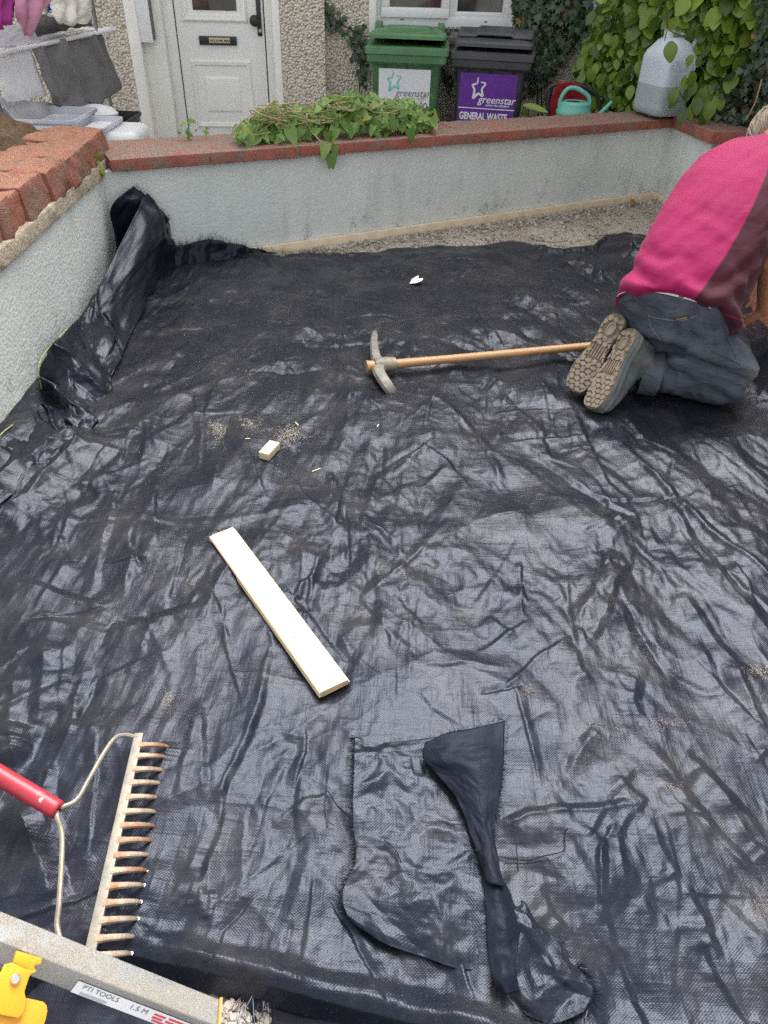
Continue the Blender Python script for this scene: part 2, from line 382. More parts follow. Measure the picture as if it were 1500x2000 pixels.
def gravel_mat():
    mt, nt, b = new_mat('crushed_stone'); v = coords(nt)
    vo = nd(nt, 'ShaderNodeTexVoronoi', inp={'Scale': 130.0}); nt.links.new(v, vo.inputs['Vector'])
    hs = nd(nt, 'ShaderNodeSeparateColor'); nt.links.new(vo.outputs['Color'], hs.inputs[0])
    c = ramp(nt, hs.outputs[0], [(0, (0.25, 0.21, 0.165)), (0.5, (0.36, 0.315, 0.26)), (1, (0.47, 0.43, 0.37))])
    c = mixc(nt, fstep(nt, noise_n(nt, v, 3.5, 5), 0.45, 0.65, 0, 0.65), c, (0.20, 0.155, 0.11))
    nt.links.new(c, b.inputs['Base Color']); b.inputs['Roughness'].default_value = 0.95
    bumpn(nt, b, mathn(nt, 'ADD', vo.outputs['Distance'], noise_n(nt, v, 60, 4)), 0.8, 0.008); return mt
M_gravel = gravel_mat()
def chip_mat():
    mt, nt, b = new_mat('stone_chips'); v = coords(nt)
    c = ramp(nt, noise_n(nt, v, 22, 2), [(0.3, (0.24, 0.20, 0.165)), (0.5, (0.37, 0.33, 0.285)), (0.72, (0.55, 0.51, 0.46))])
    nt.links.new(c, b.inputs['Base Color']); b.inputs['Roughness'].default_value = 0.9; return mt
M_chip = chip_mat()
def wood_mat(name, a, c_, sc=(1, 1, 1), rough=0.6, ring=18, axis='X'):
    mt, nt, b = new_mat(name); v = coords(nt, 'UV' if axis == 'UV' else 'Object', sc)
    wv = nd(nt, 'ShaderNodeTexWave', wave_type='BANDS', inp={'Scale': ring, 'Distortion': 3.5, 'Detail': 3.0, 'Detail Scale': 1.5}); wv.bands_direction = 'Y'
    nt.links.new(v, wv.inputs['Vector'])
    f = mathn(nt, 'ADD', mathn(nt, 'MULTIPLY', wv.outputs['Fac'], 0.5), mathn(nt, 'MULTIPLY', noise_n(nt, v, 40, 4), 0.5))
    nt.links.new(ramp(nt, f, [(0.2, a), (0.8, c_)]), b.inputs['Base Color']); b.inputs['Roughness'].default_value = rough
    bumpn(nt, b, f, 0.12, 0.001); return mt
M_pine = wood_mat('new_pine', (0.56, 0.43, 0.27), (0.70, 0.585, 0.415), (3, 9, 9), 0.55, 6, 'Object')
M_board = wood_mat('edging_pine', (0.74, 0.60, 0.41), (0.82, 0.70, 0.51), (1, 1, 12), 0.6, 5)
M_ash = wood_mat('worn_ash_handle', (0.30, 0.155, 0.065), (0.44, 0.255, 0.12), (1.5, 14, 14), 0.5, 6)
M_endgrain = simple('cut_end_grain', (0.50, 0.33, 0.18), 0.8, 0.25, 60, 0.3, 200)
print('materials ok')

# ================================================================== SETTING
# ground sheets
v = [(-60, -60, -0.31), (60, -60, -0.31), (60, 60, -0.31), (-60, 60, -0.31)]
g = place('ground', make_mesh('ground', v, [(0, 1, 2, 3)], M_yard, False)); props(g, kind='structure')

# back wall line, as measured
WA = A(-1.318, 3.506, 0); WD = unit(A(0.872, 0.489, 0)); WN = A(WD[1], -WD[0], 0); WL = 3.53
def wl(s, out=0.0, z=0.0): return WA + WD * s + WN * out + A(0, 0, z)
def lw(y): return -1.327 + 0.042 * (3.445 - y)        # inner face of the left wall, x at y

# gravel bed under and around the membrane
def bed():
    xs = np.linspace(-1.40, 2.6, 150); ys = np.linspace(-0.3, 5.6, 220)
    X, Y = np.meshgrid(xs, ys, indexing='ij')
    s = (X - WA[0]) * WD[0] + (Y - WA[1]) * WD[1]; o = (X - WA[0]) * WN[0] + (Y - WA[1]) * WN[1]
    Z = -0.032 + 0.010 * fbm(X * 4, Y * 4, 4, 2) + 0.012 * np.exp(-((o - 0.10) / 0.10) ** 2)
    keep = o > -0.10
    V = np.stack([X, Y, Z], -1).reshape(-1, 3); F = grid_faces(150, 220); k = keep.reshape(-1)
    F = F[k[F].all(1)]
    return place('gravel_bed', make_mesh('gravel_bed', V, F, M_gravel, 'full'))
props(bed(), kind='structure')

ICO = None
def ico(sub=1):
    bm = bmesh.new(); bmesh.ops.create_icosphere(bm, subdivisions=sub, radius=1.0)
    v = [tuple(q.co) for q in bm.verts]; f = [tuple(q.index for q in p.verts) for p in bm.faces]; bm.free(); return np.array(v), f
IV, IF = ico(1)
def stones(name, pts, r0, r1, mt, seed=3):
    R = np.random.default_rng(seed); T = []
    jit = [IV * (1 + 0.35 * R.standard_normal((len(IV), 1))).clip(0.5, 1.6) for _ in range(8)]
    vs = []; fs = []
    for k, p in enumerate(pts):
        r = r0 + (r1 - r0) * R.random() ** 3
        q = Quaternion(R.standard_normal(4)); q.normalize(); M = np.array(q.to_matrix()) * np.array([r, r * 0.8, r * 0.55])
        vs.append(jit[k % 8] @ M.T + np.asarray(p) + A(0, 0, r * 0.2)); fs += [tuple(i + k * len(IV) for i in t) for t in IF]
    return make_mesh(name, np.concatenate(vs), fs, mt, False)
pts = []
R_ = np.random.default_rng(11)
for k in range(5200):
    s = R_.uniform(0.5, 3.5); o = 0.03 + abs(R_.normal(0, 0.28)) if k % 2 else 0.03 + abs(R_.normal(0, 0.07))
    if o > 1.1: continue
    p = wl(s, o, -0.028 + 0.012 * math.exp(-((o - 0.10) / 0.10) ** 2)); pts.append(p)
st = place('gravel_stones', stones('gravel_stones', pts, 0.002, 0.014, M_chip)); props(st, 'loose grey crushed stone chips along the foot of the grey wall', 'gravel', kind='stuff')
pts = [G(R_.uniform(428, 525), R_.uniform(1962, 2045), -0.03) + A(0, 0, R_.uniform(0, 0.008)) for _ in range(330)]
st = place('gravel_stones', stones('gravel_stones', pts, 0.004, 0.013, M_chip, 5)); props(st, 'bare stone chips showing beside the end of the aluminium beam', 'gravel', kind='stuff')
for k, (x, y, r) in enumerate([(1108, 432, 0.022), (1098, 437, 0.015), (1190, 438, 0.014), (1018, 441, 0.010), (1085, 455, 0.009), (1245, 440, 0.011)]):
    p = G(x, y, -0.02); o = place('pale_stone', stones('pale_stone', [p], r, r, M_chip, 20 + k))
    props(o, ['largest pale flat stone on the bare gravel beyond the sheet', 'pale stone touching the left side of the largest stone on the gravel', 'pale stone on the gravel left of the kneeling man\'s shirt', 'small white stone at the left of the bare gravel', 'small pale stone halfway between the board and the sheet edge', 'pale stone beside the shirt just below the brown leaf'][k], 'stone', 'pale stones on the gravel')

def rough_block(corn_b, corn_t, mt, name, parent, bev=0.008, cuts=5, amp=0.003, fs=18, seed=0, seg=2, hew=0.0):
    mb = MB(); mb.hexa(corn_b, corn_t); me = mb.mesh(name, mt, True, bev, seg)
    bm = bmesh.new(); bm.from_mesh(me)
    for _ in range(cuts):
        long_e = [e for e in bm.edges if e.calc_length() > 0.045]
        if not long_e: break
        bmesh.ops.subdivide_edges(bm, edges=long_e, cuts=1, use_grid_fill=True)
    bmesh.ops.triangulate(bm, faces=bm.faces)
    bm.normal_update()
    co = np.array([q.co for q in bm.verts]); no = np.array([q.normal for q in bm.verts])
    h = fbm(co[:, 0] * fs + co[:, 2] * fs * 0.7, co[:, 1] * fs - co[:, 2] * fs * 0.6, 4, seed)
    if hew: h = h + hew / amp * (facet(co[:, 0] * 9 + co[:, 2] * 8, co[:, 1] * 11 - co[:, 2] * 7, seed) + .5 * facet(co[:, 0] * 26 - co[:, 2] * 20, co[:, 1] * 24 + co[:, 2] * 21, seed + 1))
    co2 = co + no * (amp * h)[:, None]
    for q, c in zip(bm.verts, co2): q.co = c
    bm.to_mesh(me); bm.free()
    me.polygons.foreach_set('use_smooth', [True] * len(me.polygons)); 
    try: me.set_sharp_from_angle(angle=rad(45))
    except Exception: pass
    return place(name, me, parent)

# back garden wall
bw = thing('garden_wall', 'low grey rendered wall with red coping slabs in front of the house', 'wall', wl(1.7))
def coz(s): return 0.447 - 0.0102 * s         # underside of the coping
mb = MB(); NS = 60
top = []
rings = []
for i in range(NS + 1):
    s = -0.1 + (WL + 0.1) * i / NS
    rings.append([wl(s, 0, -0.30), wl(s, 0, coz(s)), wl(s, -0.24, coz(s)), wl(s, -0.24, -0.30)])
mb.loft(rings); mb.obj('rendered_face', M_render, bw, False)
def s_of(px, py): return float(np.dot(PLN(px, py, wl(0, 0.03), WN) - WA, WD))
cuts_ = [0.02, s_of(583, 295), s_of(910, 268), s_of(1187, 252), WL + 0.0]
for k in range(4):
    a, b_ = cuts_[k] + 0.005, cuts_[k + 1] - 0.006
    def ring_(z0, dz): 
        return [wl(a, 0.035, coz(a) + dz), wl(b_, 0.035, coz(b_) + dz), wl(b_, -(0.33 - 0.03 * b_), coz(b_) + dz), wl(a, -(0.33 - 0.03 * a), coz(a) + dz)]
    t = ring_(0, 0.060); t[0] = t[0] + A(0, 0, -0.006); t[1] = t[1] + A(0, 0, -0.006)
    rough_block(ring_(0, 0.001 + 0.002 * (k % 2)), t, M_coping, 'coping_slab', bw, 0.007, 6, 0.004, 16, k)
    if k < 3:
        mb = MB(); s = b_ + 0.003
        mb.box(wl(s + .003, -0.13, coz(s) + 0.027), (0.014, 0.312, 0.050), np.stack([WD, WN, A(0, 0, 1)], 1)); mb.obj('mortar_joint', M_mortar, bw, False)

# right return with its end pier
RA = wl(WL, 0, 0); RB = A(1.862, 4.771, 0); RD = unit(RB - RA); RN = A(RD[1], -RD[0], 0)
if RN[0] > 0: RN = -RN
rw = thing('wall_return', 'short wall stub with wide red cap at the right corner', 'wall', (1.9, 4.9, 0))
L = float(np.linalg.norm(RB - RA)); ez = A(0, 0, 1)
mb = MB(); mb.hexa([RA - ez * 0.3, RB - ez * 0.3, RB - RN * 0.23 - ez * 0.3, RA - RN * 0.23 - ez * 0.3], [RA + ez * 0.411, RB + ez * 0.411, RB - RN * 0.23 + ez * 0.411, RA - RN * 0.23 + ez * 0.411])
mb.obj('rendered_face', M_render, rw, False)
mb = MB(); mb.box(RB - RN * 0.115 + RD * 0.004 + ez * 0.05, (0.226, 0.012, 0.70), np.stack([-RN, RD, ez], 1)); mb.obj('bare_end', M_mortar, rw, False)
c0, c1 = RA + RD * 0.03 + RN * 0.035, RB + RD * 0.03 + RN * 0.035
bs_ = [c0 + ez * 0.413, c1 + ez * 0.413, c1 - RN * 0.30 + ez * 0.413, c0 - RN * 0.30 + ez * 0.413]
rough_block(bs_, [p + ez * 0.066 for p in bs_], M_coping, 'coping_slab', rw, 0.007, 6, 0.004, 16, 9)

# left wall: render, mortar band, rough red stones, moss behind
lwall = thing('stone_topped_wall', 'grey wall at the left topped with rough red stones and moss', 'wall', (-1.5, 2.6, 0))
y0, y1 = 0.2, 3.66
mb = MB(); rings = []
for i in range(41):
    y = y0 + (y1 - y0) * i / 40
    rings.append([A(lw(y), y, -0.3), A(lw(y), y, 0.44), A(lw(y) - 0.9, y, 0.44), A(lw(y) - 0.9, y, -0.3)])
mb.loft(rings); mb.obj('rendered_face', M_render, lwall, False)
b4 = [A(lw(y0) + 0.012, y0, 0.43), A(lw(y1) + 0.012, y1, 0.43), A(lw(y1) - 0.8, y1, 0.43), A(lw(y0) - 0.8, y0, 0.43)]
o = rough_block(b4, [p + A(-0.008, 0, 0.055) for p in b4], M_mortar, 'mortar_bed', lwall, 0.006, 6, 0.007, 22, 31)
ycut = [3.70, 3.40, 3.12, 2.90, 2.66, 2.44, 2.20, 1.93, 1.66, 1.38, 1.10, 0.8, 0.5]
for k in range(12):
    a, b_ = ycut[k] - 0.0, ycut[k + 1] + 0.0
    dx = random.uniform(-0.012, 0.014); dz = random.uniform(-0.008, 0.008)
    bb = [A(lw(b_) + dx + 0.004, b_, 0.474), A(lw(a) + dx, a, 0.474), A(lw(a) - 0.30, a, 0.47), A(lw(b_) - 0.30, b_, 0.47)]
    tt = [A(lw(b_) + dx - 0.012, b_, 0.592 + dz), A(lw(a) + dx - 0.016, a, 0.592 + dz), A(lw(a) - 0.30, a, 0.59), A(lw(b_) - 0.30, b_, 0.59)]
    rough_block(bb, tt, M_stone, 'coping_stone', lwall, 0.013, 7, 0.012, 13, 40 + k, 2, hew=.011)
# moss
nu, nv = 90, 40
X, Y = np.meshgrid(np.linspace(-2.3, -1.50, nv), np.linspace(1.9, 3.68, nu))
Z = 0.60 + 0.03 * fbm(X * 7, Y * 7, 5, 3) + 0.006 * fbm(X * 60, Y * 60, 2, 4) - 0.06 * np.clip((X + 1.64) / 0.10, 0, 1) - 0.10 * np.clip((Y - 3.60) / 0.08, 0, 1)
Z += 0.045 * np.exp(-((X + 1.85) / 0.2) ** 2)
place('moss', make_mesh('moss', np.stack([X, Y, Z], -1).reshape(-1, 3), grid_faces(nu, nv), M_moss, 'full'), lwall)

# edging boards
def board(name, p0, p1, nrm, th, z0, z1, label):
    mb = MB(); p0 = A(*p0); p1 = A(*p1); n = unit(nrm) * th
    mb.hexa([p0 + ez * z0, p1 + ez * z0, p1 + n + ez * z0, p0 + n + ez * z0], [p0 + ez * z1, p1 + ez * z1, p1 + n + ez * z1, p0 + n + ez * z1])
    return props(mb.obj(name, M_board, None, True, 0.0015), label, 'board')
board('edging_board', wl(0.35, 0.004), wl(WL - 0.004, 0.004), WN, 0.022, -0.07, 0.022, 'long pale timber edging board along the foot of the back wall')
board('edging_board', RA + RN * 0.003 + RD * 0.03, RB + RN * 0.003, RN, 0.02, -0.07, 0.016, 'short pale timber board at the foot of the right corner stub')
p = G(78, 815, 0.0)
board('edging_board', A(lw(1.4) + 0.004, 1.4, 0), A(lw(2.7) + 0.004, 2.7, 0), A(1, 0.05, 0), 0.02, -0.07, 0.02, 'pale timber board peeking out behind the sheet at the left wall')

# red painted wall at the right edge
rp = thing('red_wall', 'rough red painted low wall at the right edge beside the man', 'wall', (1.75, 3.2, 0))
bb = [A(1.60, 2.60, -0.1), A(1.72, 3.75, -0.1), A(2.1, 3.75, -0.1), A(2.1, 2.6, -0.1)]
rough_block(bb, [p + A(0.05, 0, 0.42) for p in bb], M_coping, 'painted_face', rp, 0.02, 6, 0.012, 14, 60)
bb = [A(1.62, 2.58, 0.322), A(1.74, 3.77, 0.322), A(2.13, 3.77, 0.322), A(2.13, 2.58, 0.322)]
rough_block(bb, [p + A(0.02, 0, 0.08) for p in bb], M_stone, 'coping_slab', rp, 0.02, 6, 0.01, 14, 61)

# ------------------------------------------------------------------ house
HA = rad(7.0); HO = A(0, 6.22, 0); HU = A(math.cos(HA), math.sin(HA), 0); HN = A(math.sin(HA), -math.cos(HA), 0); YG = -0.30
HM = np.stack([HU, HN, ez], 1)
def hp(u, out, z): return HO + HU * u + HN * out + ez * z
def hu(px, py, out=0.0):
    p = PLN(px, py, HO + HN * out, HN); return float(np.dot(p - HO, HU)), float(p[2])
house = thing('house', 'pebble dashed house front with white door and window', 'house', hp(0, 0, YG))
def hbox(name, u0, u1, z0, z1, o0, o1, mt, parent, bev=0.0):
    mb = MB(); mb.box(hp((u0 + u1) / 2, (o0 + o1) / 2, (z0 + z1) / 2), (u1 - u0, abs(o1 - o0), z1 - z0), HM)
    return mb.obj(name, mt, parent, True, bev)
HT = 5.2
uDL = hu(324, 60, -0.10)[0]; uDR = hu(542, 60, -0.10)[0]          # frame outer edges
uRL = hu(240, 0, 0.12)[0]; uB = hu(262, 0, 0.12)[0]
uPR = hu(634, 60, 0.12)[0]; uPL = hu(556, 60, 0.12)[0]; uP0 = hu(546, 60, 0.10)[0]
uWL = hu(729, 20, 0.0)[0]; uWR = hu(1009, 20, 0.0)[0]; zW0 = hu(736, 50, -0.05)[1]; zS = zW0 - 0.004
DT = 1.78; WT = 1.95
hbox('wall', -4.0, uRL, YG, HT, 0.12, -0.25, M_pebble, house)
hbox('wall', uP0, uPR, YG, HT, 0.12, -0.25, M_pebble, house)
hbox('wall', uRL, uP0, DT + 0.08, HT, 0.12, -0.25, M_pebble, house)
hbox('wall', uPR, uWL, YG, HT, 0.0, -0.25, M_pebble, house)
hbox('wall', uWL, uWR, YG, zS - 0.09, 0.0, -0.25, M_pebble, house)
hbox('wall', uWL, uWR, WT, HT, 0.0, -0.25, M_pebble, house)
hbox('wall', uWR, 5.0, YG, HT, 0.0, -0.25, M_pebble, house)
# white band and reveals round the door
hbox('door_band', uRL - 0.002, uB, YG, DT + 0.08, 0.128, -0.10, M_plaster, house, 0.006)
hbox('door_band', uP0 - 0.045, uP0 + 0.004, YG, DT + 0.08, 0.126, -0.10, M_plaster, house, 0.006)
hbox('reveal', uB, uDL, YG, DT, 0.02, -0.13, M_plaster, house, 0.004)
hbox('reveal', uDR, uP0 - 0.045, YG, DT, -0.02, -0.13, M_plaster, house, 0.003)
# small white meter box on the reveal
mbx = hbox('meter_box', uB - 0.01, uB + 0.085, hu(270, 82, 0.1)[1], 1.5, 0.115, 0.02, M_upvc, house, 0.004)
hbox('trim_strip', uB + 0.086, uB + 0.094, hu(270, 82, 0.1)[1] + 0.012, 1.5, 0.10, 0.03, M_sill, mbx)
# door frame and leaf
door = hbox('door', hu(346, 60, -0.12)[0], hu(516, 60, -0.12)[0], YG + 0.09, DT - 0.05, -0.115, -0.16, M_door, house, 0.002)
hbox('door_frame', uDL, hu(343.5, 60, -0.11)[0], YG, DT, -0.085, -0.17, M_door, house, 0.003)
hbox('door_frame', hu(518.5, 60, -0.11)[0], uDR, YG, DT, -0.085, -0.17, M_door, house, 0.003)
hbox('door_frame', uDL, uDR, DT - 0.045, DT, -0.087, -0.168, M_door, house, 0.003)
hbox('light_block_slab', uDL - .05, uDR + .05, YG, DT + .1, -0.20, -0.24, M_sill, house)  # unseen dark slab added behind the door to stop light through its gaps
hbox('threshold', uDL, uDR, YG, YG + 0.085, -0.05, -0.17, M_sill, house, 0.003)
def molding(u0, u1, z0, z1, o, wdt, dep, parent, name='panel_molding'):
    # mitred frame with an ogee-like section
    prof = [(0, 0), (0.0, dep * 0.5), (wdt * 0.25, dep), (wdt * 0.5, dep * 0.75), (wdt * 0.75, dep * 0.8), (wdt, dep * 0.15), (wdt, 0)]
    mb = MB(); rings = []
    for (cu, cz, du, dz) in ((u0, z0, 1, 1), (u1, z0, -1, 1), (u1, z1, -1, -1), (u0, z1, 1, -1)):
        rings.append([hp(cu + du * a, o + b_, cz + dz * a) for a, b_ in prof])
    rings.append(rings[0]); mb.loft(rings, cap=False); return mb.obj(name, M_door, parent, True)
u0, zt = hu(371, 117, -0.11); u1, _ = hu(489, 117, -0.11); _, zb = hu(388, 248, -0.11)
u0b = hu(388, 248, -0.11)[0]
molding(u0, u1, zb, zt, -0.115, 0.035, 0.016, door)
w0, w1 = u0 + 0.085, u1 - 0.085
mb = MB(); bx = [(w0, zb + 0.10), (w1, zb + 0.10), (w1, zt - 0.10), (w0, zt - 0.10)]; ins = 0.014
mb.hexa([hp(a, -0.116, b_) for a, b_ in bx], [hp(a + (ins if i in (0, 3) else -ins), -0.104, b_ + (ins if i < 2 else -ins)) for i, (a, b_) in enumerate(bx)])
mb.obj('raised_panel', M_door, door, True, 0.001)
zg = hu(420, 43, -0.11)[1]
molding(u0 - 0.02, u1 - 0.0, zg, DT - 0.22, -0.115, 0.05, 0.018, door)
gu0, gz0 = hu(377, 19, -0.11); gu1 = hu(462, 19, -0.11)[0]
hbox('glass_surround', u0 + 0.025, u1 - 0.045, zg + 0.045, DT - 0.27, -0.114, -0.110, M_door, door)
hbox('pane', gu0, gu1, gz0, DT - 0.34, -0.1095, -0.106, M_glass, door)
# letterbox with a brass plate
lu0, lz1 = hu(388, 70, -0.1); lu1, lz0 = hu(463, 89, -0.1)
lb = hbox('letterbox', lu0, lu1, lz0, lz1, -0.114, -0.095, M_blackm, door, 0.004)
pu0, pz1 = hu(408, 75, -0.1); pu1, pz0 = hu(450, 85, -0.1)
hbox('letter_plate', pu0, pu1, pz0 + 0.002, pz1 + 0.006, -0.096, -0.0925, M_brass, door, 0.001)
text_obj('lettering', 'NO JUNK MAIL', hp(pu0 + 0.006, -0.0925, pz0 + 0.009), HU, ez, 0.022, M_blackm, door, 0.0012, bold=0.0004)
# knob on a backplate
ku, kz = hu(506, 40, -0.1)
bp = hbox('handle_plate', ku - 0.016, ku + 0.016, hu(511, 71, -0.1)[1], kz + 0.16, -0.114, -0.104, M_blackm, door, 0.004)
kc = hp(ku - 0.035, -0.05, kz + 0.0); mb = MB()
prof = [(0, 0), (0.010, 0.001), (0.012, 0.02), (0.016, 0.03), (0.033, 0.038), (0.036, 0.05), (0.030, 0.062), (0.015, 0.069), (0.0, 0.07)]
kc = hp(ku - 0.03, -0.112, kz); mb.loft([[kc + HN * d + HU * (r_ + 1e-4) * math.cos(t) + ez * (r_ + 1e-4) * math.sin(t) for t in np.linspace(0, 2 * math.pi, 16, endpoint=False)] for r_, d in prof]); mb.obj('knob', M_blackm, door)
mb = MB(); kc = hp(ku + 0.002, -0.104, hu(510, 60, -0.1)[1]); mb.loft([[kc + HN * d + HU * r_ * math.cos(t) + ez * r_ * math.sin(t) for t in np.linspace(0, 2 * math.pi, 12, endpoint=False)] for r_, d in ((0.011, 0), (0.011, 0.012), (0.008, 0.016))]); mb.obj('lock', M_brass, door)
# window
win = hbox('window_frame', uWL + 0.02, uWR - 0.01, zW0, zW0 + 0.062, -0.06, -0.13, M_upvc, house, 0.004)
for a, b_ in ((uWL + 0.02, uWL + 0.075), (uWR - 0.065, uWR - 0.01)): hbox('frame_side', a, b_, zW0 + 0.062, WT, -0.061, -0.13, M_upvc, win, 0.004)
um = hu(880, 20, -0.06)[0]; hbox('mullion', um - 0.025, um + 0.03, zW0 + 0.062, WT, -0.062, -0.13, M_upvc, win, 0.004)
# opening sash on the left, fixed light on the right
c0u, c0z = hu(744, 33, -0.04); c1u = hu(876, 33, -0.04)[0]
for (a, b_, z0, z1) in ((c0u, c1u, c0z, c0z + 0.06), (c0u, c0u + 0.06, c0z + 0.06, WT - 0.06), (c1u - 0.055, c1u, c0z + 0.06, WT - 0.06)): hbox('sash', a, b_, z0, z1, -0.035, -0.10, M_upvc, win, 0.005)
hbox('pane', c0u + 0.06, c1u - 0.055, c0z + 0.06, WT - 0.06, -0.075, -0.08, M_glass, win)
hbox('pane', um + 0.05, uWR - 0.085, zW0 + 0.095, WT - 0.06, -0.085, -0.09, M_glass, win)
for (a, b_, z0, z1) in ((um + 0.03, uWR - 0.065, zW0 + 0.062, zW0 + 0.095), (um + 0.03, um + 0.05, zW0 + 0.095, WT - 0.06), (uWR - 0.085, uWR - 0.065, zW0 + 0.095, WT - 0.06)): hbox('glazing_bead', a, b_, z0, z1, -0.066, -0.10, M_upvc, win, 0.003)
for px in (785, 949): a = hu(px, 38 + (px > 900) * 3, -0.06)[0]; hbox('drain_slot', a - 0.012, a + 0.012, zW0 + 0.036, zW0 + 0.041, -0.058, -0.064, M_blackm, win)
hbox('window_reveal', uWL - 0.03, uWL + 0.02, zS - 0.05, WT, 0.012, -0.13, M_plaster, house, 0.004)
hbox('window_reveal', uWR - 0.01, uWR + 0.035, zS - 0.05, WT, 0.012, -0.13, M_plaster, house, 0.004)
mb = MB(); mb.hexa([hp(uWL + 0.0, 0.05, zS - 0.09), hp(uWR, 0.05, zS - 0.09), hp(uWR, -0.2, zS - 0.09), hp(uWL, -0.2, zS - 0.09)],
                   [hp(uWL + 0.0, 0.05, zS - 0.045), hp(uWR, 0.05, zS - 0.045), hp(uWR, -0.2, zS - 0.002), hp(uWL, -0.2, zS - 0.002)]); mb.obj('window_sill', M_sill, house, True, 0.006)
# things on the inside sill seen through the panes are dark shapes only: a blue bottle and a white post
M_blue = simple('blue_plastic', (0.03, 0.22, 0.42), 0.4); 
hbox('inside_ledge', uWL + 0.02, uWR - 0.01, zW0 - 0.02, zW0 + 0.03, -0.14, -0.24, M_upvc, house)
# downpipe
dp = thing('downpipe', 'white square plastic downpipe on the pebble dash right of the ivy', 'downpipe', hp(1.3, 0.05, YG))
u_ = hu(1150, 80, 0.06)[0] 
mb = MB(); mb.box(hp(u_, 0.05, (YG + HT) / 2), (0.075, 0.07, HT - YG), HM); mb.obj('pipe', M_upvc, dp, True, 0.006)
for z in (hu(1142, 78, 0.06)[1], 1.7): mb = MB(); mb.box(hp(u_, 0.047, z), (0.095, 0.085, 0.05), HM); mb.obj('bracket', M_upvc, dp, True, 0.006)

# ------------------------------------------------------------------ wheelie bins
M_bing = simple('green_bin_plastic', (0.045, 0.13, 0.05), 0.5, 0.12, 8, 0.1, 300, 0.001, dirt=(0.12, 0.17, 0.10), dirt_s=5, dirt_a=(0.55, 0.8))
M_bing2 = simple('faded_green_lid', (0.085, 0.21, 0.09), 0.5, 0.12, 8, 0.1, 300, 0.001, dirt=(0.2, 0.27, 0.18), dirt_s=6, dirt_a=(0.5, 0.8))
M_bink = simple('charcoal_bin_plastic', (0.028, 0.028, 0.032), 0.5, 0.15, 8, 0.1, 300, 0.001, dirt=(0.07, 0.07, 0.072), dirt_s=5, dirt_a=(0.5, 0.8))
M_bink2 = simple('faded_charcoal_lid', (0.06, 0.062, 0.068), 0.5, 0.15, 8, 0.1, 300, 0.001, dirt=(0.12, 0.12, 0.12), dirt_s=6, dirt_a=(0.5, 0.8))
M_white = simple('white_print', (0.78, 0.78, 0.80), 0.5, 0.03, 10, 0)
M_sticker = simple('white_sticker', (0.74, 0.76, 0.80), 0.4, 0.04, 10, 0)
M_purple = simple('purple_sticker', (0.13, 0.030, 0.30), 0.4, 0.12, 6, 0)
M_mint = simple('mint_print', (0.20, 0.62, 0.52), 0.5, 0.05, 10, 0)
M_greyink = simple('grey_print', (0.16, 0.16, 0.18), 0.5, 0.05, 10, 0)
M_lightink = simple('light_grey_print', (0.42, 0.42, 0.44), 0.5, 0.05, 10, 0)
M_rubber = simple('black_rubber', (0.015, 0.015, 0.016), 0.7)
def rrect(w_, d_, r, n=4):
    o = []
    for cx, cy, a0 in ((w_ / 2 - r, d_ / 2 - r, 0), (-w_ / 2 + r, d_ / 2 - r, 90), (-w_ / 2 + r, -d_ / 2 + r, 180), (w_ / 2 - r, -d_ / 2 + r, 270)):
        for k in range(n + 1): a = rad(a0 + 90 * k / n); o.append((cx + r * math.cos(a), cy + r * math.sin(a)))
    return o
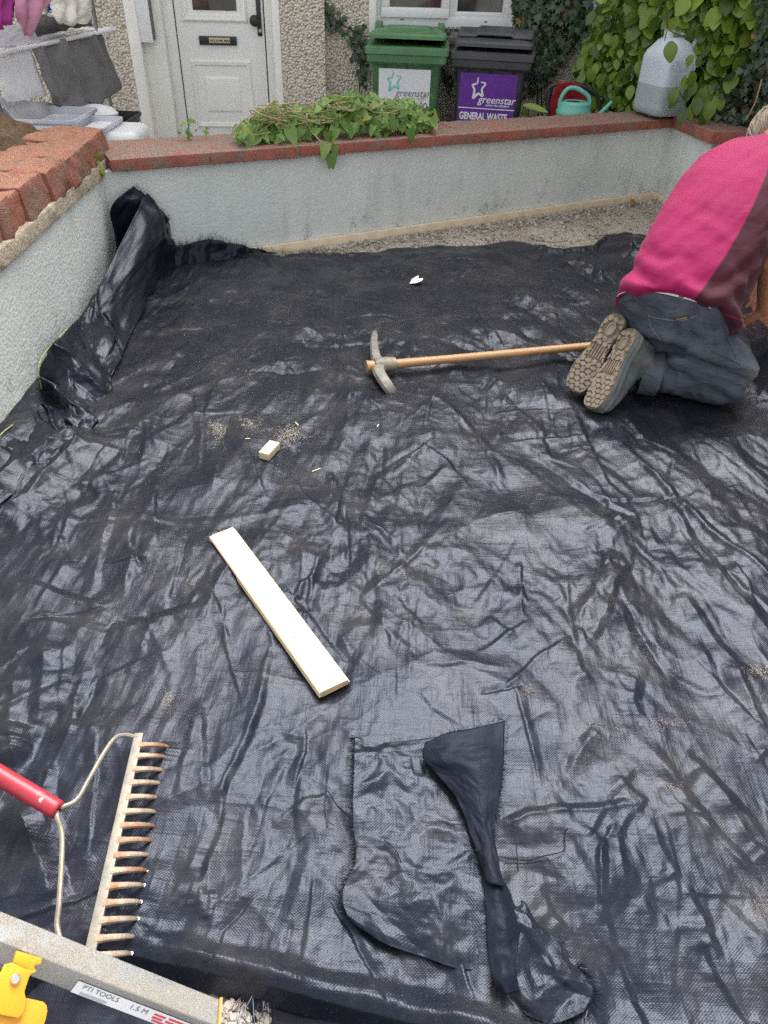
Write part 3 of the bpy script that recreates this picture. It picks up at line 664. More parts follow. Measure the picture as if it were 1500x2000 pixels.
def wheelie(name, label, pos, ang, W, mb_, ml_, lid):
    t = thing(name, label, 'wheelie bin', pos, 'wheelie bins under the window')
    Rm = rotz(ang)
    def L(x, y, z): return A(*pos) + Rm @ A(x, y, z)
    D = W * 1.22; H = 0.985
    def rg(w_, d_, z, r=0.03, oy=0.0): return [L(x, y + oy, z) for x, y in rrect(w_, d_, r)]
    m_ = MB(); m_.loft([rg(W * .72, D * .66, 0.03, .03, .02), rg(W * .75, D * .70, 0.30, .03, .015), rg(W * .85, D * .84, .90, .03, 0)]); body = m_.obj('body', mb_, t)
    m_ = MB(); m_.loft([rg(W * .86, D * .85, .885, .02), rg(W * .95, D * .95, .905, .02), rg(W * .97, D * .97, .945, .02), rg(W * .985, D * .985, .947, .02), rg(W, D, .952, .02), rg(W, D, .985, .02), rg(W * .96, D * .96, .990, .02)]); m_.obj('rim', ml_, t, True, angle=25)
    for sx in (-.27, 0, .27):
        m_ = MB(); m_.hexa([L(sx * W - .004, -D * .42, .865), L(sx * W + .004, -D * .42, .865), L(sx * W + .004, -D * .40, .865), L(sx * W - .004, -D * .40, .865)], [L(sx * W - .004, -D * .465, .90), L(sx * W + .004, -D * .465, .90), L(sx * W + .004, -D * .41, .90), L(sx * W - .004, -D * .41, .90)]); m_.obj('rib', mb_, body)
    for sx in (-1, 1):
        m_ = MB(); c = L(sx * W * .40, D * .40, .11)
        ax = Rm @ A(1, 0, 0); m_.loft([[c + ax * d_ + (Rm @ A(0, math.cos(a), math.sin(a))) * r for a in np.linspace(0, 2 * math.pi, 20, endpoint=False)] for r, d_ in ((.06, -.025), (.10, -.022), (.10, .022), (.06, .025))]); m_.obj('wheel', M_rubber, t)
    # handle and hinge at the back
    m_ = MB(); m_.tube([L(-W * .46, D * .40, .99), L(-W * .46, D * .56, 1.02), L(W * .46, D * .56, 1.02), L(W * .46, D * .40, .99)], .016, 8); m_.obj('handle', M_bink, t)
    for sx in (-.47, .47): m_ = MB(); m_.box(L(sx * W, D * .50, 1.00), (.05, .08, .075), Rm); m_.obj('hinge', M_bink, t, True, .008)
    # lid tilts about the back edge
    tl = lid['tilt']; piv = A(0, D * .47, 1.0)
    def LL(x, y, z):
        q = A(x, y, z) - piv; c, s_ = math.cos(tl), math.sin(tl); return L(*(piv + A(q[0], c * q[1] - s_ * q[2], s_ * q[1] + c * q[2])))
    def rl(w_, d_, z, r=.035, oy=0): return [LL(x, y + oy, z) for x, y in rrect(w_, d_, r)]
    m_ = MB(); lw_, ld_ = W * lid['w'], D * lid['d']; oy = lid.get('oy', 0)
    m_.loft([rl(lw_, ld_, .996, .03, oy), rl(lw_, ld_, 1.015, .03, oy), rl(lw_ * .975, ld_ * .97, 1.026, .03, oy), rl(lw_ * .93, ld_ * .90, 1.034, .04, oy), rl(lw_ * .84, ld_ * .70, 1.046, .05, oy), rl(lw_ * .78, ld_ * .62, 1.05, .05, oy)])
    l_ = m_.obj('lid', ml_, t, True, angle=28)
    if lid['kind'] == 'ridge':
        m_ = MB(); m_.loft([rl(lw_ * .62, ld_ * .36, 1.046, .04, .02), rl(lw_ * .56, ld_ * .30, 1.066, .04, .02), rl(lw_ * .50, ld_ * .24, 1.068, .04, .02)]); m_.obj('raised_panel', ml_, l_, True, angle=28)
        for sx in (-.42, .42): m_ = MB(); m_.box(LL(sx * lw_, ld_ * .18, 1.06), (.05, .10, .05), Rm); m_.obj('lid_lug', ml_, l_, True, .01)
    else:
        # curved flap riding over the lid
        Q = np.array([[LL((a - .5) * lw_ * .96, -ld_ * .36 + b_ * ld_ * .85, 1.055 + .035 * math.sin(math.pi * min(1, b_ * 1.1)) + (.012 if .28 < a < .75 else 0)) for a in np.linspace(0, 1, 22)] for b_ in np.linspace(0, 1, 12)])
        ob = place('lid_flap', make_mesh('lid_flap', Q.reshape(-1, 3), grid_faces(12, 22), ml_, True, angle=25), l_)
        md = ob.modifiers.new('thickness', 'SOLIDIFY'); md.thickness = .012; md.offset = -1
    return t, body, L, W, D
gp = PLN(800, 113, A(0, 5.62, 0), A(0, 1, 0))
tg, bg_, LG, WG, DG = wheelie('wheelie_bin', 'green wheelie bin with white sticker standing under the window', (gp[0] - 0.005, 5.62 + .33, gp[2] - .935), rad(-2.5), .555, M_bing, M_bing2, dict(tilt=rad(-3.5), w=.93, d=.90, oy=.03, kind='ridge'))
kp = PLN(972, 124, A(0, 5.60, 0), A(0, 1, 0))
tk, bk_, LK, WK, DK = wheelie('wheelie_bin', 'charcoal wheelie bin with purple general waste sticker beside the green one', (kp[0] + 0.01, 5.60 + .33, kp[2] - .935), rad(-9), .555, M_bink, M_bink2, dict(tilt=rad(-2), w=.94, d=.93, oy=.02, kind='flap'))
STAR = [(0.42, 1.0), (0.38, 0.72), (0.10, 0.62), (0.24, 0.38), (0.20, 0.0), (0.50, 0.22), (0.80, 0.12), (0.72, 0.45), (0.92, 0.72), (0.62, 0.78)]
def sticker(t, body, Lf, W, D, x0, x1, z0, z1, bgm, star_m, txt_m, small_m, kind):
    # the front face leans: follow it
    def fy(z): return -(D * .35 + (D * .42 - D * .35) * (z - .30) / .60) - .003 + .015 * (1 - (z - .3) / .6)
    P = lambda x, z: Lf(x, fy(z) - .0015, z)
    m_ = MB(); m_.add([P(x0, z0), P(x1, z0), P(x1, z1), P(x0, z1)], [(0, 1, 2, 3)]); st_ = m_.obj('sticker', bgm, t, False)
    ex = P(x1, z0) - P(x0, z0); ey = P(x0, z1) - P(x0, z0); w_ = x1 - x0; h_ = float(np.linalg.norm(ey)); o = P(x0, z0)
    def at(a, b_): return o + unit(ex) * w_ * a + unit(ey) * h_ * b_
    return st_, ex, ey, at, w_, h_
st_, ex, ey, at, w_, h_ = sticker(tg, bg_, LG, WG, DG, -.185, .165, .575, .865, M_sticker, None, None, None, 0)
ribbon('star_logo', [(a * .105, b_ * .115) for a, b_ in STAR], .013, at(.15, .55), ex, ey, M_mint, st_, .002)
text_obj('lettering', 'greenstar', at(.33, .44), ex, ey, .062, M_greyink, st_, .002, shear=.25)
text_obj('lettering', 'setting the standard', at(.47, .385), ex, ey, .020, M_lightink, st_, .002, shear=.2)
text_obj('lettering', '1890 500 801', at(.10, .15), ex, ey, .075, M_greyink, st_, .002, sx=.80)
st_, ex, ey, at, w_, h_ = sticker(tk, bk_, LK, WK, DK, -.20, .185, .475, .87, M_purple, None, None, None, 1)
ribbon('star_logo', [(a * .105, b_ * .125) for a, b_ in STAR], .014, at(.20, .62), ex, ey, M_white, st_, .002)
text_obj('lettering', 'greenstar', at(.34, .55), ex, ey, .066, M_white, st_, .002, shear=.25, bold=.0006)
text_obj('lettering', 'setting the standard', at(.48, .505), ex, ey, .020, M_white, st_, .002, shear=.2, bold=.0004)
m_ = MB(); m_.add([at(0, .455) + unit(np.cross(ex, ey)) * .002, at(1, .455) + unit(np.cross(ex, ey)) * .002, at(1, .47) + unit(np.cross(ex, ey)) * .002, at(0, .47) + unit(np.cross(ex, ey)) * .002], [(0, 1, 2, 3)]); m_.obj('white_line', M_white, st_, False)
text_obj('lettering', 'GENERAL WASTE', at(.03, .285), ex, ey, .062, M_white, st_, .002, bold=.0022, sx=.68)
print('house and bins ok')

# ================================================================== MEMBRANE
def px_line(pts, z=0.0): return [G(x, y, z)[:2] for x, y in pts]
def seg_dist(X, Y, a, b):
    d = b - a; L2 = float(d @ d) + 1e-12
    t = np.clip(((X - a[0]) * d[0] + (Y - a[1]) * d[1]) / L2, 0, 1)
    dx = X - (a[0] + t * d[0]); dy = Y - (a[1] + t * d[1])
    side = np.sign(d[0] * (Y - a[1]) - d[1] * (X - a[0]))
    return np.sqrt(dx * dx + dy * dy), t, side
# creases read off the photo: points in photo pixels on the ground, height (m), half width (m), step (m: rises to the left of the line)
CR = [
 ([(0,1205),(90,1215),(200,1240),(290,1222),(380,1200),(460,1192)], .016, .030, 0), ([(0,1140),(70,1150),(150,1175),(215,1188)], .012, .020, 0),
 ([(235,925),(215,1010),(195,1090),(175,1165)], .011, .014, 0), ([(278,1015),(255,1110),(240,1170)], .008, .012, 0), ([(312,900),(298,1005)], .008, .012, 0),
 ([(95,1235),(85,1330),(78,1440)], .020, .030, 0), ([(35,1290),(22,1420),(35,1520)], .022, .030, 0), ([(172,1290),(150,1370),(133,1455)], .012, .016, 0), ([(130,1250),(115,1400)], .012, .02, 0),
 ([(180,1345),(240,1310),(335,1278)], .007, .012, 0), ([(390,1260),(385,1345)], .006, .010, 0),
 ([(665,985),(690,1020),(740,1045),(770,1085),(830,1125)], -.007, .013, 0), ([(680,1010),(645,1060),(605,1140),(570,1180)], .007, .016, 0),
 ([(738,925),(722,985)], .009, .013, 0), ([(722,985),(790,955),(850,930),(895,895)], .006, .016, 0), ([(640,985),(560,1000),(500,1010),(415,1030)], .007, .020, 0),
 ([(580,1168),(650,1150),(760,1160),(845,1170)], .005, .030, 0), ([(640,1225),(760,1228),(870,1245)], .005, .030, 0),
 ([(535,1250),(515,1310),(505,1380),(470,1470),(432,1550),(402,1582)], .012, .014, .006), ([(402,1582),(408,1625),(380,1690),(330,1770),(290,1850)], .008, .016, 0), ([(392,1370),(397,1480),(398,1582)], .008, .011, 0),
 ([(396,1680),(390,1790)], .009, .011, 0), ([(416,1740),(410,1800)], .007, .009, 0), ([(330,1640),(290,1760),(245,1850)], .010, .020, 0), ([(300,1600),(320,1500),(330,1460)], .009, .016, 0),
 ([(950,1205),(980,1230),(1010,1250)], .006, .010, 0), ([(1005,865),(1075,915),(1120,950),(1200,1000),(1250,1020),(1272,1075),(1295,1120),(1325,1210)], -.012, .018, 0),
 ([(1050,810),(1062,865),(1078,915)], .009, .014, 0), ([(1100,770),(1140,850),(1180,940),(1212,990)], .009, .014, 0), ([(1085,900),(1150,870),(1180,840)], .006, .02, 0),
 ([(1200,860),(1290,950),(1380,1040),(1480,1120),(1540,1180)], .026, .022, .012), ([(1290,960),(1345,1050),(1440,1170),(1520,1270)], .018, .020, 0), ([(1330,1160),(1400,1260),(1490,1360)], .014, .020, 0),
 ([(1245,1065),(1195,1150),(1182,1200),(1140,1275)], .009, .014, 0), ([(1240,1210),(1300,1310),(1395,1362)], -.008, .012, 0), ([(1350,1230),(1400,1340),(1465,1410)], .011, .016, 0), ([(1245,1310),(1235,1370),(1250,1420)], .010, .018, 0),
 ([(1118,1260),(1130,1310),(1155,1345)], .008, .011, 0), ([(1110,1525),(1135,1465),(1178,1422)], .009, .015, 0), ([(975,1625),(1030,1600),(1100,1590),(1180,1588),(1265,1572)], .012, .014, .004),
 ([(1172,1620),(1166,1740),(1190,1850),(1250,1990),(1265,2030)], .012, .012, 0), ([(1250,1450),(1330,1560),(1400,1640),(1510,1750)], .014, .020, .004), ([(1330,1470),(1420,1560),(1520,1670)], .013, .018, 0),
 ([(1325,1720),(1370,1800),(1400,1880)], .009, .013, 0), ([(1265,1600),(1300,1690),(1320,1720)], .007, .012, 0), ([(1400,1540),(1460,1640),(1510,1690)], .010, .014, 0), ([(1200,1520),(1240,1560),(1260,1575)], .007, .010, 0),
 ([(1040,1740),(1070,1790),(1110,1840)], .008, .011, 0), ([(1240,1500),(1180,1560)], .006, .012, 0), ([(1420,1290),(1480,1400),(1520,1450)], .012, .016, 0),
 ([(430,572),(600,588),(700,598),(800,618),(1000,660),(1130,700)], .020, .045, .0), ([(295,680),(280,780)], .010, .020, 0), ([(690,712),(682,790),(676,870)], .010, .018, 0),
 ([(770,770),(860,790),(930,850),(965,915),(985,960)], .014, .022, .006), ([(480,665),(570,650),(700,660)], .009, .03, 0), ([(330,790),(420,750),(480,735)], .008, .02, 0), ([(270,880),(320,850),(400,800)], .009, .02, 0), ([(540,860),(590,830),(640,800)], .006, .02, 0),
 ([(480,520),(640,505),(800,500),(1000,508)], .012, .045, 0), ([(840,545),(960,560),(1080,600),(1200,640)], .010, .035, 0), ([(1080,500),(1130,560),(1200,600)], .012, .03, 0), ([(900,520),(1000,580),(1110,620)], .008, .03, 0),
 ([(130,905),(190,880),(250,885)], .008, .018, 0), ([(-20,1030),(60,978),(130,905),(190,845)], .055, .030, 0), ([(-20,975),(80,898),(165,835)], .060, .030, 0), ([(-20,925),(60,870),(110,840)], .050, .026, 0), ([(230,990),(180,950),(140,950)], .008, .02, 0),
 ([(560,700),(480,760),(420,800)], .007, .02, 0), ([(1000,700),(1060,760),(1090,800)], .010, .02, 0), ([(610,640),(560,720)], .006, .015, 0), ([(870,830),(800,900),(760,930)], .007, .016, 0),
 ([(30,1560),(60,1640),(95,1720),(110,1800)], .028, .030, 0), ([(95,1480),(85,1560),(120,1680)], .014, .02, 0), ([(60,1420),(20,1500)], .02, .03, 0), ([(560,1480),(600,1560),(590,1640)], .004, .03, 0),
 ([(1395,830),(1440,900),(1520,960)], .016, .03, 0), ([(1240,880),(1330,900),(1420,960)], .010, .03, 0), ([(1330,830),(1400,1000),(1520,1080)], .008, .03, 0),
]
far_px = [(300, 560), (345, 505), (400, 492), (480, 497), (560, 500), (620, 494), (720, 493), (880, 481), (960, 479), (1000, 471), (1040, 480), (1085, 492), (1120, 490), (1165, 484), (1190, 464), (1230, 470), (1300, 470), (1500, 470)]
far_w = np.array([G(x, y, 0.0)[:2] for x, y in far_px])
def build_membrane():
    NU, NT = 720, 820
    u = np.linspace(0, 1, NU)[None, :]; t = np.linspace(0, 1, NT)[:, None]
    xf = -1.31 + 3.06 * u
    y1 = np.interp(xf[0], far_w[:, 0], far_w[:, 1])[None, :]
    y1 = y1 + 0.012 * pnoise(xf * 14, xf * 0, 5) + 0.006 * pnoise(xf * 50, xf * 0, 6)
    xn = -0.78 + 1.62 * u
    y0 = np.interp(xn[0], [-.78, -.52, -.42, -.2, 0, .2, .84], [.28, .40, .472, .425, .385, .345, .27])[None, :]
    a = 0.85; gt = (np.exp(t * math.log((3.9 + a) / a)) * a - a) / 3.9        # rows close together near the camera
    Y = y0 + (y1 - y0) * gt
    ty = np.clip((Y - 0.3) / 3.4, 0, 1)
    XL = np.interp(Y, [.25, .4, 1.0, 1.5, 1.94, 2.5, 3.0, 3.5, 4.6], [-.80, -.84, -1.10, -1.24, -1.25, -1.28, -1.30, -1.31, -1.31])
    XR = np.interp(Y, [.25, .8, 1.4, 2.0, 2.6, 3.2, 5.0], [.84, 1.05, 1.30, 1.48, 1.60, 1.72, 1.72])
    X = XL + (XR - XL) * u
    Z = 0.004 + 0.010 * fbm(X * 1.7, Y * 1.7, 3, 1)
    # soft folds in a few leading directions, broken up by masks
    wx = X + 0.022 * fbm(X * 3, Y * 3, 3, 8); wy = Y + 0.022 * fbm(X * 3, Y * 3, 3, 9)
    def folds(ang, lam, amp, seed, sharp=2.0):
        c, s_ = math.cos(ang), math.sin(ang); q = (wx * c + wy * s_) / lam; r = (-wx * s_ + wy * c) / (lam * 3.2)
        n = pnoise(q, r, seed); n = 1 - np.abs(n) * 2.2; n = np.clip(n, 0, 1) ** sharp
        return 0.5 * amp * n * np.clip(0.5 + 1.4 * pnoise(X * 1.9, Y * 1.9, seed + 40), 0, 1)
    Z += folds(0.10, 0.30, 0.009, 21, 4) + folds(-0.55, 0.28, 0.010, 22, 4) + folds(0.75, 0.34, 0.008, 23, 4) + folds(1.45, 0.36, 0.009, 24, 4)
    Z += folds(0.0, 0.10, 0.0022, 25, 6) + folds(-0.8, 0.11, 0.0022, 26, 6) + folds(0.9, 0.12, 0.0020, 27, 6) + folds(1.5, 0.09, 0.0020, 28, 6)
    # faceted crumple
    q1 = np.clip(.45 + 1.9 * pnoise(X * 2.2, Y * 2.2, 81), .10, 1.3)
    def longf(dx, dy, fc, fl, seed):
        n_ = math.hypot(dx, dy); dx /= n_; dy /= n_; return facet((wx * dy - wy * dx) * fc, (wx * dx + wy * dy) * fl, seed)
    mr = np.clip((X - .05) / .45, 0, 1); ml = 1 - mr; q2 = np.clip(.6 + 1.2 * pnoise(X * 2.2, Y * 2.2, 85), .1, 1.2); q3 = np.clip(.6 + 1.2 * pnoise(X * 2.5, Y * 2.5, 86), .1, 1.2)
    Z += mr * q2 * (.0080 * longf(.5, -.87, 12, 2.5, 41) + .0026 * longf(.45, -.9, 34, 5, 42)) + ml * q2 * (.0058 * longf(-.25, -.97, 12, 2.5, 43) + .0022 * longf(-.2, -.98, 34, 6, 44)) + q3 * (.0035 * longf(1, .12, 13, 3, 45) + .0012 * longf(.1, 1, 45, 9, 46))
    Z += 0.012 * facet(wx * 3.4, wy * 2.6, 31) + .0085 * facet(wx * 4.6 - wy * 3.1, wx * 3.0 + wy * 4.1, 36) + q1 * .0035 * facet(wx * 11 + wy * 7, wy * 10 - wx * 8, 37) + q1 * 0.0042 * facet(wx * 8.5 + wy * 2, wy * 6.5, 32) + q1 * .0025 * facet(wx * 19, wy * 15, 33) + (.25 + .75 * q1) * .0012 * facet(wx * 60, wy * 38, 34)
    # creases
    R = np.random.default_rng(5)
    allc = [(px_line(p), h, w_, st) for p, h, w_, st in CR]
    for k in range(420):
        x = R.uniform(-1.2, 1.5); y = 0.35 + 3.6 * R.random() ** 1.4
        d = R.choice([1.57, 1.40, 1.75, 2.3, 0.8, 0.15, 2.0, 1.57, 1.5]) + R.normal(0, 0.13); Ln = R.uniform(0.05, 0.22) * (0.7 + 0.25 * y)
        b = R.normal(0, 0.25); p0 = A(x, y); p1 = p0 + Ln * A(math.cos(d), math.sin(d)); p2 = p1 + Ln * .7 * A(math.cos(d + b), math.sin(d + b))
        allc.append(([p0, p1, p2], R.uniform(.003, .0075) * (1 if R.random() < .75 else -1), R.uniform(.004, .010) * (0.7 + .3 * y), 0))
    jx = 0.0035 * fbm(X * 25, Y * 25, 2, 51); jy = 0.0035 * fbm(X * 25, Y * 25, 2, 52)
    for pts, h, w_, st in allc:
        n = len(pts) - 1; P = np.array(pts); m_ = w_ * 4.5
        i0 = np.searchsorted(Y[:, NU // 2], P[:, 1].min() - m_ - .12); i1 = np.searchsorted(Y[:, NU // 2], P[:, 1].max() + m_ + .12)
        if i1 <= i0: continue
        sl_ = slice(max(0, i0), min(NT, i1)); Xs = X[sl_] + jx[sl_]; Ys = Y[sl_] + jy[sl_]
        best = np.full(Xs.shape, 9.0); tt = np.zeros_like(Xs); sd_ = np.zeros_like(Xs)
        for q in range(n):
            d, t_, s_ = seg_dist(Xs, Ys, P[q], P[q + 1]); mm = d < best
            best = np.where(mm, d, best); tt = np.where(mm, (q + t_) / n, tt); sd_ = np.where(mm, s_, sd_)
        env = np.clip(np.minimum(tt, 1 - tt) * 5, 0, 1) if n > 0 else 1
        env = env * (0.65 + 0.5 * pnoise(tt * 6 + h * 900, tt * 0, 61)) 
        flip = 1 if (int(abs(h) * 1e6) % 2 == 0) else -1
        prof = np.where(sd_ * flip > 0, np.clip(1 - best / (w_ * 1.15), 0, 1), np.clip(1 - best / (w_ * 4.2), 0, 1) ** 1.15)
        Z[sl_] += h * env * prof
        if st: Z[sl_] += st * env * np.exp(-best / (w_ * 3)) * np.tanh(sd_ * best / (w_ * .45))
    # lift along the left wall, roll at the near hem, loose humps under the man's arms at the right
    dl = X - XL; lift = np.interp(Y, [.3, .9, 1.6, 1.95, 2.6, 3.3, 3.9], [.03, .03, .04, .04, .03, .03, .03])
    Z += lift * np.exp(-(dl / 0.10) ** 2) * (1 + 0.3 * pnoise(Y * 6, X * 2, 71))
    e0 = (Y - y0); roll = np.interp(X, [-.8, -.45, -.3, 0, .3, .9], [0.0, .010, .024, .026, .02, .014])
    Z += roll * (1 + .35 * facet(X * 9, Y * 30, 77) + .3 * pnoise(X * 5, Y * 0, 78)) * np.exp(-((e0 - .035 - .012 * pnoise(X * 6, X * 0, 79)) / .022) ** 2) - 0.03 * np.clip(1 - e0 / .016, 0, 1)
    hump = np.exp(-(((X - 1.50) / .13) ** 2 + ((Y - 2.68) / .22) ** 2)); Z += hump * (0.13 + .03 * pnoise(X * 12, Y * 12, 73))
    hump = np.exp(-(((X - 1.32) / .10) ** 2 + ((Y - 4.05) / .20) ** 2)); Z += hump * (0.05 + .03 * pnoise(X * 14, Y * 14, 74))
    # pressed flat under knees and boots
    for cx, cy, r in ((.74, 2.32, .07), (.70, 2.44, .07), (1.12, 2.40, .16), (1.25, 2.40, .10), (1.2, 2.6, .16)):
        k = np.exp(-(((X - cx) / r) ** 2 + ((Y - cy) / r) ** 2)); Z = Z * (1 - k) + 0.0 * k
    ef = (y1 - Y); Z += 0.014 * np.exp(-((ef - .03) / .03) ** 2) * (0.6 + 1.2 * pnoise(X * 5, X * 0, 75)) - 0.012 * np.clip(1 - ef / .01, 0, 1)
    V = np.stack([X, Y, Z], -1).reshape(-1, 3)
    uvr = 0.02; uv = np.stack([X * math.cos(uvr) - Y * math.sin(uvr), X * math.sin(uvr) + Y * math.cos(uvr)], -1).reshape(-1, 2)
    me = bpy.data.meshes.new('sheet'); F = grid_faces(NT, NU)
    me.vertices.add(len(V)); me.vertices.foreach_set('co', V.astype(np.float32).ravel())
    me.loops.add(F.size); me.loops.foreach_set('vertex_index', F.astype(np.int32).ravel())
    me.polygons.add(len(F)); me.polygons.foreach_set('loop_start', np.arange(0, F.size, 4, dtype=np.int32)); me.polygons.foreach_set('loop_total', np.full(len(F), 4, np.int32))
    me.update(calc_edges=True); me.validate()
    l = me.uv_layers.new(name='UVMap'); l.data.foreach_set('uv', uv.astype(np.float32)[F.ravel()].ravel())
    me.polygons.foreach_set('use_smooth', [True] * len(F)); me.materials.append(M_mem)
    return me, X, Y, Z
me_mem, MX, MY, MZ = build_membrane()
mem = thing('weed_membrane', 'large crumpled sheet of black woven membrane spread over the ground', 'ground sheet', (0, 2, 0))
sheet = place('sheet', me_mem, mem)
_stepr = max(1, MX.shape[0] // 200)
def ground_z(x, y):
    i = int(np.clip(np.searchsorted(MY[:, MY.shape[1] // 2], y), 0, MY.shape[0] - 1)); j = int(np.argmin(np.abs(MX[i] - x))); return float(MZ[i, j])
def on_sheet(px, py, up=0.0):
    z = 0.0
    for _ in range(3): p = G(px, py, z); z = ground_z(p[0], p[1]) + up
    return A(p[0], p[1], z)
print('membrane ok')

# ---- the sheet turned up against the left wall, folded over at the top
def rowpts(pxs, zs, back): return [A(*G(x, y, z)) for (x, y), z in zip(pxs, zs)]
def lwall_pt(px, py, off=0.02):     # on a plane just inside the left wall
    p0 = A(lw(3.445) + off, 3.445, 0); p1 = A(lw(1.0) + off, 1.0, 0); d = unit(p1 - p0); n = A(-d[1], d[0], 0)
    return PLN(px, py, p0, n)
foot = [(345, 520), (300, 560), (262, 600), (238, 640), (235, 700), (220, 750), (200, 800), (165, 850), (110, 905), (40, 965), (-40, 1015)]
toppx = [(330, 428), (262, 362), (222, 405), (205, 500), (178, 600), (132, 642), (78, 705), (80, 770), (45, 815), (5, 845), (-50, 905)]
NC = 17; tq = np.sort(np.concatenate([[0, 1], np.random.default_rng(14).random(NC - 2)]))
fp_ = crom(np.array(foot, float), tq); tp_ = crom(np.array(toppx, float), tq); Rq = np.random.default_rng(4)
r0 = []; r1a = []; r1b = []; r2 = []
for i in range(NC):
    q = lwall_pt(tp_[i, 0], tp_[i, 1], .015 + Rq.uniform(0, .07))
    if q[1] > 3.42 + (q[0] + 1.318) * WD[1] / WD[0]: q = PLN(tp_[i, 0], tp_[i, 1], wl(0, .02 + .03 * (i % 2)), WN)
    a = G(fp_[i, 0] + Rq.normal(0, 4), fp_[i, 1], .012); sgn = (1 if i % 2 else -1) * min(1, max(.12, q[2] / .22))
    r0.append(a); r2.append(q); r1a.append(a * .66 + q * .34 + A(.030 * sgn + Rq.normal(0, .022) * abs(sgn), Rq.normal(0, .02), .020)); r1b.append(a * .30 + q * .70 + A(.026 * sgn * (1 if i % 3 else -1) + Rq.normal(0, .02) * abs(sgn), Rq.normal(0, .02), Rq.normal(0, .012)))
cloth('turned_up_edge', [r0, r1a, r1b, r2], 90, 280, M_mem2, mem, .013, 10, 91, thick=.001, lin=True)
r2 = [lwall_pt(x, y, .05) for x, y in toppx]
# flap folded back over the top, with its selvedge line
flt = [(262, 362), (218, 402), (226, 480), (186, 596), (140, 640)]
flm = [(300, 398), (250, 440), (252, 520), (212, 612), (152, 650)]
flb = [(330, 432), (318, 452), (256, 532), (236, 592), (172, 652)]
def lift(p, d): return A(*p) + unit(CAM - A(*p)) * d
fa = []
for row, e in ((flt, .012), (flm, .055), (flb, .06)):
    rr = []
    for (x, y) in row:
        p = lwall_pt(x, y, .05)
        if p[1] > 3.42 + (p[0] + 1.318) * WD[1] / WD[0]: p = PLN(x, y, wl(0, .03), WN)
        rr.append(lift(p, e))
    fa.append(rr)
cloth('folded_flap', fa, 46, 120, M_mem2, mem, .008, 14, 92, thick=.001)
M_selv = simple('yellow_selvedge', (0.42, 0.42, 0.10), .6)
mb = MB(); mb.tube(curve([p + unit(CAM - p) * .004 for p in fa[2]], 60), .0018, 5); mb.obj('selvedge_thread', M_selv, mem)
mb = MB(); mb.tube(curve([lift(p, .003) for p in r2[5:]], 50), .0016, 5); mb.obj('selvedge_thread', M_selv, mem)
# upright frayed collar in the corner, dark inside
ca = [[lift(PLN(x, y, wl(0, .035), WN), e) for (x, y) in row] for row, e in (([(322, 470), (350, 480), (400, 468), (450, 474), (520, 490), (570, 497)], .0), ([(325, 500), (352, 510), (400, 495), (455, 497), (520, 503), (575, 505)], .03), ([(318, 550), (350, 545), (400, 525), (455, 515), (520, 510), (580, 512)], .07))]
cloth('frayed_collar', ca, 24, 90, M_mem2, mem, .014, 18, 93, thick=.001)
# second layer lying under the near edge
ll = [[A(x, y, -.018 + .006 * math.sin(7 * x + 3 * y)) for x in np.linspace(-1.1, -.262, 6)] for y in (.12, .25, .38, .52)]
cloth('lower_layer', ll, 60, 90, M_memback, mem, .006, 12, 95, thick=0)
ll = [[A(x, y, -.02) for x in np.linspace(-.19, 1.0, 6)] for y in (.10, .22, .34, .46)]
cloth('lower_layer', ll, 40, 90, M_memback, mem, .006, 12, 96, thick=0)

# ---- frayed threads along cut edges
def fray(name, pts, dirs, n, ln, parent, seed, mt=M_mem2, w_=.0006):
    R = np.random.default_rng(seed); pts = [A(*p) for p in pts]; C_ = curve(pts, 200); Dd = crom(np.array([unit(d) for d in dirs]), np.linspace(0, 1, 200)); mb = MB()
    for _ in range(n):
        i = R.integers(0, 200); p = C_[i] + R.normal(0, .0012, 3); d = unit(Dd[i] + R.normal(0, .25, 3)); L_ = ln * (.3 + R.random() ** 2)
        s_ = unit(np.cross(d, R.normal(0, 1, 3))) * w_; q = p + d * L_ * .55 + R.normal(0, .0012, 3); e = p + d * L_ + R.normal(0, .003, 3)
        mb.add([p - s_, p + s_, q + s_ * .9, q - s_ * .9, e], [(0, 1, 2, 3), (3, 2, 4)])
    o = mb.obj(name, mt, parent, False); o['kind'] = 'stuff'; return o
fe = [A(x, y, ground_z(x, y - .02) + .004) for x, y in far_w[1:16]]
fray('fray', fe, [A(.1, 1, .35)] * 15, 900, .022, mem, 1)
fray('fray', ca and [lift(PLN(x, y, wl(0, .035), WN), 0) for x, y in [(322, 470), (350, 480), (400, 468), (450, 474), (520, 490), (570, 497)]], [A(0, 0, 1)] * 6, 300, .035, mem, 2)
fray('fray', [lift(p, .01) for p in (fa[0][0], fa[1][0], fa[2][0])], [A(.8, .2, .3)] * 3, 160, .03, mem, 3)
fray('fray', [A(x, y, .0) for x, y in ((-.2, .425), (-.17, .418), (-.14, .41))], [A(0, -1, -.1)] * 3, 60, .05, mem, 4)

